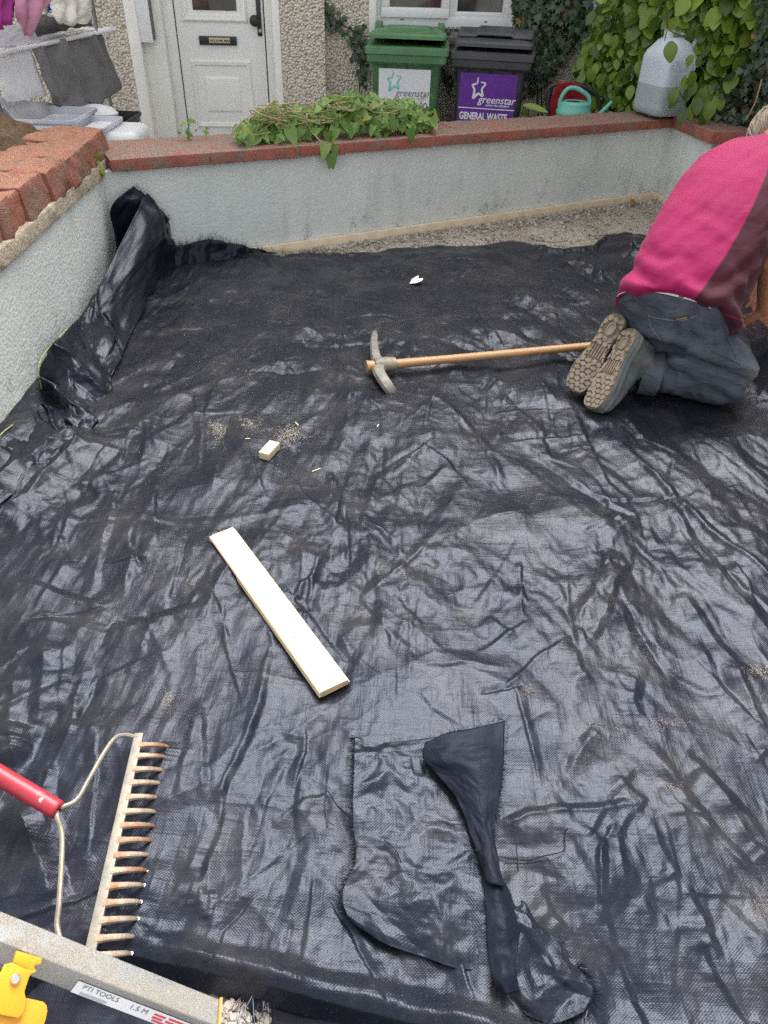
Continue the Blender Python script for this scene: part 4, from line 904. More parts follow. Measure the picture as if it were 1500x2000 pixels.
# ---- offcut of the same membrane lying near the camera
off = thing('membrane_offcut', 'loose offcut of black membrane with frayed edges folded near the camera', 'ground sheet', G(830, 1650))
def gz(x, y, z): return G(x, y, z)
main = [[gz(692, 1438, .016), gz(760, 1448, .018), gz(840, 1440, .018), gz(905, 1430, .018), gz(975, 1420, .020)],
        [gz(690, 1510, .028), gz(760, 1500, .017), gz(830, 1510, .016), gz(900, 1510, .017), gz(966, 1500, .024)],
        [gz(688, 1600, .022), gz(760, 1600, .018), gz(830, 1605, .017), gz(900, 1605, .018), gz(958, 1610, .024)],
        [gz(694, 1680, .018), gz(760, 1685, .018), gz(830, 1690, .020), gz(900, 1690, .020), gz(955, 1690, .024)],
        [gz(668, 1740, .018), gz(740, 1752, .022), gz(825, 1765, .022), gz(892, 1770, .024), gz(952, 1770, .028)],
        [gz(678, 1786, .013), gz(740, 1812, .018), gz(830, 1838, .022), gz(890, 1852, .022), gz(950, 1858, .022)],
        [gz(704, 1808, .011), gz(750, 1842, .012), gz(835, 1872, .015), gz(890, 1890, .016), gz(950, 1896, .016)]]
cloth('main_layer', main, 170, 110, M_mem, off, .0075, 12, 101, stretch=(1, 1))
flap = [[gz(830, 1452, .036), gz(880, 1432, .046), gz(930, 1420, .050), gz(986, 1408, .040)],
        [gz(826, 1480, .038), gz(880, 1480, .056), gz(930, 1478, .060), gz(985, 1470, .046)],
        [gz(850, 1510, .034), gz(895, 1520, .050), gz(935, 1530, .058), gz(978, 1540, .048)],
        [gz(892, 1560, .034), gz(915, 1570, .048), gz(942, 1585, .054), gz(968, 1600, .046)],
        [gz(925, 1640, .036), gz(936, 1645, .046), gz(952, 1652, .050), gz(968, 1660, .044)],
        [gz(945, 1720, .040), gz(955, 1725, .048), gz(968, 1730, .050), gz(982, 1735, .042)]]
cloth('turned_flap', flap, 90, 50, M_memback, off, .005, 14, 102)
rib = [[gz(945, 1715, .034), gz(962, 1718, .040), gz(985, 1722, .032)], [gz(950, 1790, .032), gz(985, 1790, .042), gz(1016, 1795, .030)], [gz(952, 1850, .032), gz(985, 1850, .042), gz(1010, 1850, .030)],
       [gz(962, 1905, .042), gz(985, 1900, .050), gz(1003, 1895, .040)], [gz(975, 1940, .03), gz(990, 1940, .04), gz(1010, 1935, .03)]]
cloth('folded_ribbon', rib, 70, 26, M_memback, off, .005, 16, 103)
cor = [[gz(985, 1735, .018), gz(1020, 1755, .022), gz(1060, 1790, .020), gz(1100, 1840, .014)],
       [gz(1000, 1800, .020), gz(1040, 1815, .034), gz(1080, 1840, .022), gz(1125, 1880, .014)],
       [gz(1008, 1870, .026), gz(1045, 1880, .024), gz(1090, 1890, .036), gz(1150, 1915, .014)],
       [gz(990, 1925, .022), gz(1040, 1945, .036), gz(1095, 1945, .024), gz(1158, 1945, .016)],
       [gz(975, 1945, .014), gz(1040, 1990, .016), gz(1085, 2000, .016), gz(1140, 1975, .012)]]
cloth('crumpled_corner', cor, 90, 80, M_mem, off, .013, 11, 104)
fray('fray', [r[0] for r in main[:6]], [A(-1, 0, .1)] * 6, 420, .016, off, 11)
fray('fray', [cor[-1][k] for k in range(4)] + [cor[3][3], cor[2][3], cor[1][3]], [A(0, -1, -.2)] * 4 + [A(1, -.3, 0)] * 3, 260, .02, off, 12)
fray('fray', [flap[0][k] for k in range(4)] + [flap[k][3] for k in range(1, 4)], [A(0, 1, .1)] * 4 + [A(1, 0, 0)] * 3, 260, .008, off, 13)
mb = MB()
for pts in ([(688, 1600, .03), (660, 1575, .02), (640, 1545, .015), (634, 1560, .012), (640, 1600, .01), (652, 1612, .01)], [(1000, 1590, .03), (1008, 1650, .025), (1012, 1700, .02)], [(985, 1675, .02), (1030, 1680, .02), (1060, 1672, .02), (1102, 1660, .018), (1104, 1625, .016), (1140, 1580, .012)], [(905, 1665, .045), (915, 1662, .05), (940, 1660, .045)], [(750, 1640, .03), (772, 1660, .032), (784, 1685, .03)]):
    mb2 = MB(); mb2.tube(curve([gz(*p) for p in pts], 26), .0011, 5); mb2.obj('loose_thread', M_mem2, off)

# ================================================================== LOOSE THINGS ON THE SHEET
def local_box(name, L_, W_, T_, mt, p, dirv, up=(0, 0, 1), bev=.0015, parent=None):
    mb = MB(); mb.box((0, 0, T_ / 2), (L_, W_, T_)); me = mb.mesh(name, mt, True, bev)
    x = unit(dirv); z = A(*up); z = unit(z - np.dot(z, x) * x); y = np.cross(z, x)
    return place(name, me, parent, m4(np.stack([x, y, z], 1), p))
# plank, tongue and groove
a, b_ = G(432, 1038, .03), G(652, 1340, .03); d = unit(b_ - a); Lp = float(np.linalg.norm(b_ - a))
pl = thing('timber_plank', 'short new pale pine plank lying diagonally on the black sheet', 'plank', (a + b_) / 2 - A(0, 0, .02))
Wp = .072; xx = d; zz = ez; yy = np.cross(zz, xx)
mb = MB(); sec = [(-Wp / 2, .003), (-Wp / 2, .0), (Wp / 2, 0), (Wp / 2, .005), (Wp / 2 + .004, .006), (Wp / 2 + .004, .010), (Wp / 2, .011), (Wp / 2, .017), (Wp / 2 - .002, .019), (-Wp / 2 + .003, .019), (-Wp / 2, .016), (-Wp / 2, .011), (-Wp / 2 + .003, .010), (-Wp / 2 + .003, .005)]
R = np.random.default_rng(3)
rings = []
for k, s in enumerate(np.linspace(-Lp / 2, Lp / 2, 24)):
    e = (k in (0, 23)) * 1.0
    rings.append([(s + e * R.normal(0, .0012), y_, z_) for y_, z_ in sec])
mb.loft(rings); me = mb.mesh('pine_board', M_pine, True)
place('pine_board', me, pl, m4(np.stack([xx, yy, zz], 1), (a + b_) / 2 - A(0, 0, .019)))
mb = MB(); mb.hexa([(Lp / 2 - .006, -.030, .004), (Lp / 2 + .0018, -.030, .004), (Lp / 2 + .0018, .034, .004), (Lp / 2 - .006, .034, .004)], [(Lp / 2 - .006, -.024, .0192), (Lp / 2 + .001, -.024, .0150), (Lp / 2 + .001, .03, .0165), (Lp / 2 - .004, .03, .0192)])
place('sawn_end', mb.mesh('sawn_end', M_endgrain, False), pl, m4(np.stack([xx, yy, zz], 1), (a + b_) / 2 - A(0, 0, .019)))
mb = MB()
for _ in range(9):
    y_ = R.uniform(-.03, .03); q = A(-Lp / 2, y_, .017); e = q + A(-R.uniform(.003, .010), R.normal(0, .004), R.normal(.001, .002)); mb.add([q + A(0, -.0006, 0), q + A(0, .0006, 0), e], [(0, 1, 2)])
so_ = place('splinters', mb.mesh('splinters', M_pine, False), pl, m4(np.stack([xx, yy, zz], 1), (a + b_) / 2 - A(0, 0, .019))); so_['kind'] = 'stuff'
for s, t_ in ((-.395, -.008), (.20, -.008)):
    q = (a + b_) / 2 + xx * s * Lp / .9 + yy * t_ + A(0, 0, .0002); mb = MB(); mb.loft([[q + xx * r * math.cos(t) + yy * r * math.sin(t) + ez * h for t in np.linspace(0, 2 * math.pi, 8, endpoint=False)] for r, h in ((.0022, -.001), (.0022, .0004))]); mb.obj('nail_head', M_sill, pl)
# block
p = on_sheet(527, 886, .002); bd_ = unit(G(541, 868) - G(516, 895)); bo = local_box('wood_block', .075, .036, .024, M_pine, p, bd_, bev=.001); props(bo, 'small cut off block of pale wood near the sawdust', 'wood block')
# scrap of white paper
p = on_sheet(812, 552, .004); mb = MB()
o2 = [(-.030, -.010), (-.018, .024), (.000, .034), (.014, .036), (.012, .008), (.032, .008), (.034, -.002), (.028, -.014), (.0, -.020)]
prisms = [A(*p) + A(x, y * 1.5, .008 + .012 * math.sin(30 * x) + .10 * abs(y) * .3) for x, y in o2]
c_ = A(*p) + A(.0, .01, .012); mb.add(prisms + [c_] + [q - A(0, 0, .0015) for q in prisms] + [c_ - A(0, 0, .0015)], [(i, (i + 1) % 9, 9) for i in range(9)] + [((i + 1) % 9 + 10, i + 10, 19) for i in range(9)] + [(i, i + 10, (i + 1) % 9 + 10, (i + 1) % 9) for i in range(9)])
M_paper = simple('white_paper', (.80, .80, .78), .7, .03); sp = thing('paper_scrap', 'crumpled scrap of white paper with grey print on the far part of the sheet', 'paper', p); mb.obj('paper', M_paper, sp, False)
mb = MB()
for k in range(5): q = A(*p) + A(-.022 + .011 * k, -.012, .0165); mb.box(q, (.007, .004, .001))
o = mb.obj('print', M_greyink, sp, False); o['kind'] = 'stuff'

# pickaxe
M_iron = simple('dusty_iron', (.17, .16, .145), .6, .3, 40, .4, 120, .003, metal=.35, dirt=(.26, .21, .15), dirt_s=14, dirt_a=(.48, .7))
M_iron2 = simple('worn_iron_tip', (.55, .55, .54), .35, .2, 40, .2, 200, .001, metal=.8)
pk = thing('pickaxe', 'small pickaxe with worn wooden handle lying left of the boots', 'pickaxe', G(740, 710))
h0 = G(716, 716, .05); h1 = G(1240, 668, .055); hd = unit(h1 - h0); LH = float(np.linalg.norm(h1 - h0))
mb = MB(); xs = np.linspace(0, LH, 26); mb.tube([(x, 0, 0) for x in xs], [(.027 if x < .03 else .0225 - .004 * min(1, x / .3) + .002 * max(0, x - .6)) for x in xs], 14, flat=.8)
hy = unit(np.cross(ez, hd)); hz = np.cross(hd, hy); HMx = np.stack([hd, hy, hz], 1)
place('handle', mb.mesh('handle', M_ash, True), pk, m4(HMx, h0 + A(0, 0, 0)))
mb = MB()      # eye / socket
mb.loft([[(x, r * .95 * math.cos(t), r * .8 * math.sin(t)) for t in np.linspace(0, 2 * math.pi, 14, endpoint=False)] for x, r in ((.032, .034), (.045, .037), (.085, .035), (.112, .031), (.113, .025))])
eye = place('head', mb.mesh('head', M_iron, True), pk, m4(HMx, h0))
tu = [h0 + hd * .045, G(733, 690, .062), G(731, 668, .052), G(732.5, 648, .03)]
mb = MB(); mb.tube(curve(tu, 16), [.026, .024, .0225, .021, .020, .019, .0185, .018, .0175, .017, .016, .0155, .015, .0145, .013, .009], 8, flat=.75); mb.obj('point', M_iron, pk)
td = [h0 + hd * .05, G(741, 728, .056), G(756, 752, .04), G(769, 771, .012)]
mb = MB(); mb.tube(curve(td, 16), [.030, .028, .026, .025, .0245, .024, .024, .024, .024, .024, .0235, .023, .0225, .022, .020, .013], 8, flat=.6); mb.obj('blade', M_iron, pk)
# rake
M_rust = simple('rusty_steel', (.25, .20, .15), .6, .3, 60, .4, 160, .002, metal=.4, dirt=(.22, .095, .045), dirt_s=22, dirt_a=(.45, .65))
M_steel = simple('grey_rake_steel', (.20, .185, .16), .55, .2, 40, .3, 160, .002, metal=.4, dirt=(.26, .22, .165), dirt_s=18, dirt_a=(.4, .65))
M_redp = simple('scuffed_red_paint', (.33, .02, .035), .42, .2, 20, .2, 120, .002, dirt=(.42, .22, .20), dirt_s=22, dirt_a=(.56, .78))
rk = thing('garden_rake', 'steel garden rake with rusty tines and red handle at the lower left', 'rake', G(220, 1640))
RZ = .045
b0 = G(271, 1438, RZ); b1 = G(172, 1880, RZ - .005); bd = unit(b1 - b0); LB = float(np.linalg.norm(b1 - b0)); bn = unit(np.cross(bd, ez))
if bn[0] < 0: bn = -bn
mb = MB(); mb.box((b0 + b1) / 2, (LB + .012, .018, .008), np.stack([bd, -bn, ez], 1)); mb.obj('head_bar', M_steel, rk, True, .002)
# tines, spaced as in the photo
rows = [1450, 1471, 1497, 1523, 1551, 1579, 1606, 1635, 1664, 1694, 1724, 1757, 1791, 1826, 1860]
for k, y in enumerate(rows):
    xb = 271 + (172 - 271) * (y + 6 - 1438) / (1880 - 1438); q = G(xb + 6, y + 6, RZ)
    s_ = float(np.dot(q - b0, bd)); q = b0 + bd * s_ + bn * .004
    pts = [q, q + bn * .017 - bd * .001 + ez * .0, q + bn * .033 - bd * .004 - ez * .006, q + bn * .048 - bd * .009 - ez * .018, q + bn * .054 - bd * .012 - ez * .030]
    mb = MB(); mb.tube(curve(pts, 10), [.0092, .0072, .0062, .0058, .0055, .0051, .0046, .0041, .0034, .0027], 8, flat=.7); mb.obj('tine', M_rust, rk)
    tip = pts[-1] ; mb = MB(); mb.loft([[tip + ez * dz + A(r * math.cos(t), r * math.sin(t), 0) for t in np.linspace(0, 2 * math.pi, 6, endpoint=False)] for r, dz in ((.0031, .003), (.0032, .0), (.0015, -.003))]); mb.obj('tine_tip', M_iron2, rk)
fz = .075; fer = G(113, 1582, fz)
up_arm = [b0 + bd * .004, G(246, 1436, RZ + .004), G(226, 1441, RZ + .012), G(205, 1468, RZ + .02), G(175, 1520, RZ + .025), G(150, 1562, fz - .004), G(118, 1578, fz)]
mb = MB(); mb.tube(curve(up_arm, 40), .0046, 8); mb.obj('bow_arm', M_steel, rk)
lo_arm = [fer + A(.0, -.004, 0), G(112, 1598, fz), G(121, 1630, fz - .01), G(120, 1690, RZ + .02), G(115, 1770, RZ + .012), G(112, 1812, RZ + .006), G(130, 1858, RZ), b1 - bd * .004]
mb = MB(); mb.tube(curve(lo_arm, 44), .0046, 8); mb.obj('bow_arm', M_steel, rk)
hx = G(-90, 1462, .12); hdv = unit(hx - fer); Lh = float(np.linalg.norm(hx - fer)) + .5
mb = MB(); mb.tube([fer + hdv * s for s in (-.002, .0, .004, .06, .12, .3, Lh)], [.0135, .0158, .0168, .0172, .0174, .0176, .018], 18); hh = mb.obj('handle', M_redp, rk)
q = fer + hdv * .036 + unit(CAM - fer) * .0165; mb = MB(); n_ = unit(CAM - fer); e1 = unit(np.cross(n_, hdv)); e2 = np.cross(n_, e1); mb.loft([[q + e1 * r * math.cos(t) + e2 * r * math.sin(t) + n_ * h for t in np.linspace(0, 2 * math.pi, 10, endpoint=False)] for r, h in ((.0045, -.002), (.0045, .0012), (.003, .0018))]); mb.obj('rivet', M_brass, hh)
# aluminium beam with a yellow clamp
def alu_mat():
    mt, nt, b = new_mat('dusty_aluminium'); v = coords(nt)
    c = ramp(nt, noise_n(nt, v, 9, 4), [(.3, (.26, .28, .30)), (.7, (.38, .39, .40))]); geo = nd(nt, 'ShaderNodeNewGeometry'); sp_ = nd(nt, 'ShaderNodeSeparateXYZ'); nt.links.new(geo.outputs['Normal'], sp_.inputs[0])
    up = fstep(nt, sp_.outputs[2], .35, .8); dn = fstep(nt, noise_n(nt, v, 16, 6, .65), .25, .5)
    grn = noise_n(nt, v, 500, 2); dust = ramp(nt, grn, [(.3, (.13, .118, .10)), (.7, (.27, .245, .21))])
    k = mathn(nt, 'MULTIPLY', up, dn); c = mixc(nt, k, c, dust); c = mixc(nt, fstep(nt, noise_n(nt, v, 35, 5, .7), .58, .72, 0, .6), c, (.46, .42, .35))
    nt.links.new(c, b.inputs['Base Color']); b.inputs['Metallic'].default_value = .0
    mm = mathn(nt, 'MULTIPLY', mathn(nt, 'SUBTRACT', 1.0, k), .75); nt.links.new(mm, b.inputs['Metallic'])
    r = mathn(nt, 'ADD', mathn(nt, 'MULTIPLY', k, .4), .42); nt.links.new(r, b.inputs['Roughness']); bumpn(nt, b, grn, .3, .002); return mt
M_alu = alu_mat()
bmT = thing('aluminium_beam', 'dusty aluminium box beam with yellow clamp at the lower left corner', 'beam', G(300, 1930))
e0 = G(0, 1778, .255); e1 = G(429, 1951, .050)          # upper back edge, left to right
bxd = unit(e1 - e0); e0 = e0 - bxd * .25
nb = unit(np.cross(bxd, ez)); 
if nb[1] > 0: nb = -nb                                   # toward the camera
tu_ = unit(unit(np.cross(nb, bxd)) * (1 if np.cross(nb, bxd)[2] > 0 else -1))
rot = rad(-26); fr = nb * math.cos(rot) - tu_ * math.sin(rot); upb = tu_ * math.cos(rot) + nb * math.sin(rot)
WB, HB = .043, .036
def bp_(s, f_, h_): return e0 + bxd * s + fr * f_ - upb * h_
LBm = float(np.linalg.norm(e1 - e0)); mb = MB(); 
mb.loft([[bp_(s, 0, 0), bp_(s, WB, 0), bp_(s, WB, HB), bp_(s, 0, HB)] for s in (0, LBm)]); beam = mb.obj('box_section', M_alu, bmT, True, .003, 3)
M_ply = simple('ply_end', (.42, .25, .08), .8); mb = MB(); mb.loft([[bp_(s, -.002, -.002), bp_(s, WB + .001, -.002), bp_(s, WB + .001, HB), bp_(s, -.002, HB)] for s in (LBm + .0005, LBm + .004)]); mb.obj('end_plug', M_ply, bmT, False)
s0 = LBm - .215; s1 = LBm - .030
mb = MB(); mb.add([bp_(s0, WB + .0012, HB - .002), bp_(s1, WB + .0012, HB - .002), bp_(s1, WB + .0012, .012), bp_(s0, WB + .0012, .012)], [(0, 1, 2, 3)]); lab = mb.obj('paper_label', M_sticker, bmT, False)
lex = bxd; ley = upb
text_obj('lettering', 'PTI TOOLS', bp_(s0 + .010, WB + .0016, .022), lex, ley, .0115, M_greyink, lab, .0004)
text_obj('lettering', '1.5 M', bp_(s0 + .084, WB + .0016, .024), lex, ley, .0125, M_greyink, lab, .0004)
mb = MB(); mb.box(bp_(s0 + .032, WB + .0016, .030), (.040, .0006, .005), np.stack([bxd, fr, upb], 1)); mb.obj('print_block', M_lightink, lab, False)
M_redink = simple('red_print', (.55, .06, .08), .6)
for k, (a_, l_, h_) in enumerate(((.122, .018, .018), (.145, .035, .017), (.122, .016, .024), (.143, .037, .0235), (.124, .052, .0295))): mb = MB(); mb.box(bp_(s0 + a_ + l_ / 2, WB + .0016, h_), (l_, .0006, .0032), np.stack([bxd, fr, upb], 1)); mb.obj('print_line', M_redink, lab, False)
M_yel = simple('chipped_yellow_paint', (.62, .29, .010), .42, .1, 20, .12, 120, .002, dirt=(.10, .07, .03), dirt_s=60, dirt_a=(.66, .74))
CN = unit(upb * .75 + fr * .65)
def px_on(x, y, f_): return PLN(x, y, bp_(.30, WB, 0) + CN * (f_ - WB), CN)
def plate(name, pts, f_, th, parent, bev=.002):
    P = [px_on(x, y, f_) for x, y in pts]; n = len(P); mb = MB(); mb.add(P + [p - CN * th for p in P], [tuple(range(n)), tuple(range(n, 2 * n))[::-1]] + [(i, n + i, n + (i + 1) % n, (i + 1) % n) for i in range(n)]); return mb.obj(name, M_yel, parent, True, bev)
cl = plate('clamp_plate', [(-30, 1902), (2, 1900), (8, 1884), (26, 1880), (50, 1892), (73, 1897), (60, 1903), (57, 1910), (53, 1922), (48, 1938), (51, 1949), (50, 1962), (47, 1978), (36, 1989), (-30, 1976)], WB + .022, .006, bmT)
hk = plate('clamp_hook', [(26, 1880), (33, 1857), (82, 1871), (80, 1884), (69, 1884), (66, 1890), (73, 1897), (50, 1892)], WB + .012, .010, cl)
plate('clamp_foot', [(49, 1949), (86, 1957), (92, 1964), (93, 1975), (90, 1990), (82, 2015), (-30, 2015), (-30, 1978), (36, 1985), (47, 1975)], WB + .012, .006, cl)
q = px_on(30, 1912, WB + .023); mb = MB(); mb.loft([[q + bxd * r * math.cos(t) + np.cross(CN, bxd) * r * math.sin(t) + CN * h for t in np.linspace(0, 2 * math.pi, 14, endpoint=False)] for r, h in ((.0062, -.004), (.0062, .003), (.0045, .005))]); mb.obj('bolt', M_iron2, cl)

# sawdust and flakes
def flakes(name, label, spots, seed, mt):
    R = np.random.default_rng(seed); vs = []; fs = []
    tet = np.array([(1, 0, 0), (-.5, .8, 0), (-.5, -.8, 0), (0, 0, .9)]); tf = [(0, 1, 3), (1, 2, 3), (2, 0, 3), (0, 2, 1)]
    k = 0
    for (cx, cy, sx, sy, n, r0, r1) in spots:
        for _ in range(n):
            p = on_sheet_fast(cx + R.normal(0, sx), cy + R.normal(0, sy)); r = R.uniform(r0, r1) * (.4 + .6 * R.random())
            M = rotz(R.uniform(0, 6.3)) * np.array([1, R.uniform(.4, 1), R.uniform(.3, .8)]) * r
            vs.append(tet @ M.T + p); fs += [tuple(i + 4 * k for i in q) for q in tf]; k += 1
    o = place(name, make_mesh(name, np.concatenate(vs), fs, mt, False)); return props(o, label, 'sawdust', kind='stuff')
from bisect import bisect_left
_my = MY[:, MY.shape[1] // 2].tolist()
def on_sheet_fast(px, py):
    p = G(px, py, 0.0)
    for _ in range(2):
        i = min(max(bisect_left(_my, p[1]), 0), MY.shape[0] - 1); x0_, x1_ = MX[i, 0], MX[i, -1]; j = int(np.clip((p[0] - x0_) / (x1_ - x0_) * (MX.shape[1] - 1), 0, MX.shape[1] - 1)); p = G(px, py, MZ[i, j] + .0006)
    return p
M_saw = simple('sawdust', (.78, .70, .54), .9, .15, 60, 0)
M_sand = simple('dry_sand', (.42, .34, .23), .95, .25, 60, 0)
flakes('sawdust', 'pale sawdust spilt on the sheet round the small block', [(440, 835, 28, 13, 2200, .0006, .0020), (475, 827, 15, 4, 700, .0007, .0020), (425, 848, 16, 16, 300, .0006, .0018), (566, 848, 15, 11, 1100, .0007, .0020), (550, 862, 12, 8, 250, .0006, .0018), (478, 738, 14, 10, 260, .0006, .0018), (390, 640, 60, 10, 320, .0006, .0018), (350, 610, 60, 16, 160, .0006, .0018), (450, 800, 110, 60, 700, .0008, .0022), (480, 900, 220, 140, 700, .0007, .0018)], 1, M_saw)
flakes('sand', 'light brown sand and grit scattered over the near part of the sheet', [(285, 1340, 12, 7, 240, .0008, .0018), (325, 1365, 9, 9, 200, .0008, .0018), (380, 1135, 10, 6, 160, .0008, .0018), (438, 1108, 6, 5, 160, .0008, .0018), (300, 1210, 40, 8, 220, .0007, .0015), (780, 1170, 8, 4, 60, .0008, .0018), (905, 1208, 8, 6, 90, .0008, .0016), (1028, 1347, 7, 5, 150, .0008, .0018), (1480, 1310, 16, 8, 180, .001, .003), (1180, 1425, 20, 8, 240, .0008, .0018), (1300, 1415, 24, 6, 200, .0008, .0018), (1310, 1525, 12, 12, 240, .0008, .0016), (1485, 1780, 16, 10, 120, .0008, .0016), (800, 1500, 380, 240, 900, .0005, .0011), (250, 1150, 130, 110, 500, .0005, .0012)], 2, M_sand)
for k, (x, y, a_, l_, lb) in enumerate([(618, 918, .6, .03, 'thin pale wood shaving below and right of the small block'), (738, 832, 1.3, .016, 'tiny pale wood chip below the pick head'), (580, 828, 2.2, .022, 'curled pale shaving above the sawdust by the block'), (1253, 1828, 1.6, .018, 'thin tan splinter at the lower right of the sheet'), (484, 857, .1, .016, 'tiny pale chip in the sawdust left of the block')]):
    p = on_sheet(x, y, .002); props(local_box('wood_shaving', l_, .0035, .0016, M_pine, p, A(math.cos(a_), math.sin(a_), .05), bev=0), lb, 'shaving', 'wood shavings on the sheet')
print('tools ok')

# ================================================================== PERSON
def remeshed(name, solids, voxel, smooth, mt, parent, disp=None, label=None):
    mb = MB()
    for s_ in solids: mb.add(s_.v, s_.f)
    me = make_mesh(name + '_src', mb.v, mb.f, None, False)
    o = bpy.data.objects.new(name + '_src', me); COL.objects.link(o)
    r = o.modifiers.new('r', 'REMESH'); r.mode = 'VOXEL'; r.voxel_size = voxel
    sm = o.modifiers.new('s', 'SMOOTH'); sm.factor = .5; sm.iterations = smooth
    dg = bpy.context.evaluated_depsgraph_get(); me2 = bpy.data.meshes.new_from_object(o.evaluated_get(dg)); bpy.data.objects.remove(o); bpy.data.meshes.remove(me)
    me2.name = name
    n = len(me2.vertices); co = np.empty(n * 3); me2.vertices.foreach_get('co', co); co = co.reshape(-1, 3)
    no = np.empty(n * 3); me2.vertices.foreach_get('normal', no); no = no.reshape(-1, 3)
    if disp is not None: me2.vertices.foreach_set('co', (co + no * disp(co, no)[:, None]).ravel())
    me2.materials.clear(); me2.materials.append(mt)
    me2.polygons.foreach_set('use_smooth', [True] * len(me2.polygons)); me2.update()
    return place(name, me2, parent)
def ell_ring(c, r, d, w_, h_, n=28, p=2.3):
    o = []
    for t in np.linspace(0, 2 * math.pi, n, endpoint=False):
        a, b_ = math.cos(t), math.sin(t); o.append(c + r * w_ * np.sign(a) * abs(a) ** (2 / p) + d * h_ * np.sign(b_) * abs(b_) ** (2 / p))
    return o
man = thing('person', 'person in a pink and maroon shirt and dark work trousers kneeling bent forward', 'person', (1.0, 2.5, 0))
st_c = [(1316, 614, 2.53, .212, .155), (1334, 572, 2.535, .206, .152), (1360, 518, 2.55, .205, .15), (1392, 458, 2.575, .210, .15), (1428, 402, 2.60, .215, .145), (1462, 358, 2.63, .212, .13), (1490, 325, 2.665, .175, .105), (1506, 300, 2.70, .085, .075)]
cs = [ZD(x, y, d) for x, y, d, _, _ in st_c]
rings = []; right0 = unit(A(.83, -.56, 0))
for i, (x, y, d, w_, h_) in enumerate(st_c):
    t = unit(cs[min(i + 1, len(cs) - 1)] - cs[max(i - 1, 0)]); r = unit(right0 - np.dot(right0, t) * t); dn = np.cross(r, t)
    if np.dot(dn, A(-.4, -.4, .8)) < 0: dn = -dn
    rings.append(ell_ring(cs[i], r, dn, w_, h_))
torso = MB(); torso.loft(rings)
shR = cs[5] + right0 * .165; shL = cs[5] - right0 * .165
elR = ZD(1512, 515, 2.55); elL = ZD(1470, 500, 2.95)
slR = MB(); slR.tube([shR, shR * .5 + elR * .5, elR], [.095, .088, .082], 16)
slL = MB(); slL.tube([shL, shL * .45 + elL * .55, elL], [.09, .08, .075], 16)
# shirt colours: pink back, maroon flank and sleeves divided by a seam
sA, sB = ZD(1345, 602, 2.42), ZD(1503, 348, 2.45); sdir = unit(sB - sA); sview = unit((sA + sB) / 2 - CAM); sn = unit(np.cross(sdir, sview))
if np.dot(sn, A(1, 0, 0)) < 0: sn = -sn
hemA, hemB, hemC = ZD(1215, 562, 2.5), ZD(1340, 602, 2.42), ZD(1430, 634, 2.45); hd_ = unit(hemC - hemA); hn = unit(np.cross(hd_, unit((hemA + hemC) / 2 - CAM)))
if hn[2] < 0: hn = -hn
def shirt_mat():
    mt, nt, b = new_mat('pink_and_maroon_jersey'); v = coords(nt)
    def plane(p, n):
        vm = nd(nt, 'ShaderNodeVectorMath', operation='DOT_PRODUCT'); nt.links.new(v, vm.inputs[0]); vm.inputs[1].default_value = tuple(n); return mathn(nt, 'SUBTRACT', vm.outputs['Value'], float(np.dot(p, n)))
    d = plane(sA, sn); h = plane(hemA, hn)
    d = mathn(nt, 'ADD', d, mathn(nt, 'MULTIPLY', mathn(nt, 'POWER', mathn(nt, 'ABSOLUTE', mathn(nt, 'SUBTRACT', h, .2)), 2.0), .35)); d = mathn(nt, 'SUBTRACT', d, .008)
    k = fstep(nt, d, -.001, .001)
    n1 = noise_n(nt, v, 8, 4)
    pink = ramp(nt, n1, [(.3, (.245, .004, .062)), (.7, (.29, .006, .078))]); mar = ramp(nt, n1, [(.3, (.036, .0035, .011)), (.7, (.054, .005, .017))])
    c = mixc(nt, k, pink, mar)
    seam = mathn(nt, 'MULTIPLY', fstep(nt, mathn(nt, 'ABSOLUTE', d), .006, .004), .45); c = mixc(nt, seam, c, (.30, .012, .08))
    hl = fstep(nt, mathn(nt, 'ABSOLUTE', mathn(nt, 'SUBTRACT', h, .022)), .0035, .0022); c = mixc(nt, mathn(nt, 'MULTIPLY', hl, .75), c, (.17, .008, .045))
    nt.links.new(c, b.inputs['Base Color']); b.inputs['Roughness'].default_value = .8; b.inputs['Sheen Weight'].default_value = .06; b.inputs['Specular IOR Level'].default_value = .25
    st = noise_n(nt, coords(nt, 'Object', (9, 9, 26), (.5, .4, .3)), 1.0, 4, .5, .8)
    p = bumpn(nt, b, st, .35, .010); bumpn(nt, b, noise_n(nt, v, 700, 2), .15, .0006, p); return mt
M_shirt = shirt_mat()
def shirt_disp(co, no):
    h = (co - hemA) @ hn; s_ = (co - hemA) @ hd_; d = (co - sA) @ sn
    f = .0045 * facet(h * 22 + s_ * 4, s_ * 7 - h * 3, 15) * np.exp(-(np.clip(h, 0, 1) / .35) ** 2) + .0075 * np.sin(h * 62 + 5 * pnoise(co[:, 0] * 7, co[:, 1] * 7 + co[:, 2] * 5, 1) + s_ * 16) * np.exp(-(np.clip(h, 0, 1) / .16) ** 2)
    f += .007 * fbm(co[:, 0] * 9 + co[:, 2] * 4, co[:, 1] * 9 - co[:, 2] * 6, 3, 4) * np.clip(.35 + d * 9, .12, 1.3)
    f += .016 * np.clip((d - .03) * 8, 0, 1) * (np.abs(facet(h * 6 + s_ * 3, s_ * 8 - h * 2, 5)) - .3)
    f += .006 * np.exp(-(np.clip(h, 0, 1) / .03) ** 2)
    f += (.0028 + .006 * np.clip(d * 12, 0, 1)) * facet(h * 5 + s_ * 3, s_ * 22 - h * 13, 16) + .0022 * facet(h * 12, s_ * 40 - h * 22, 17)
    return f
shirt = remeshed('shirt', [torso, slR, slL], .010, 5, M_shirt, man, shirt_disp)

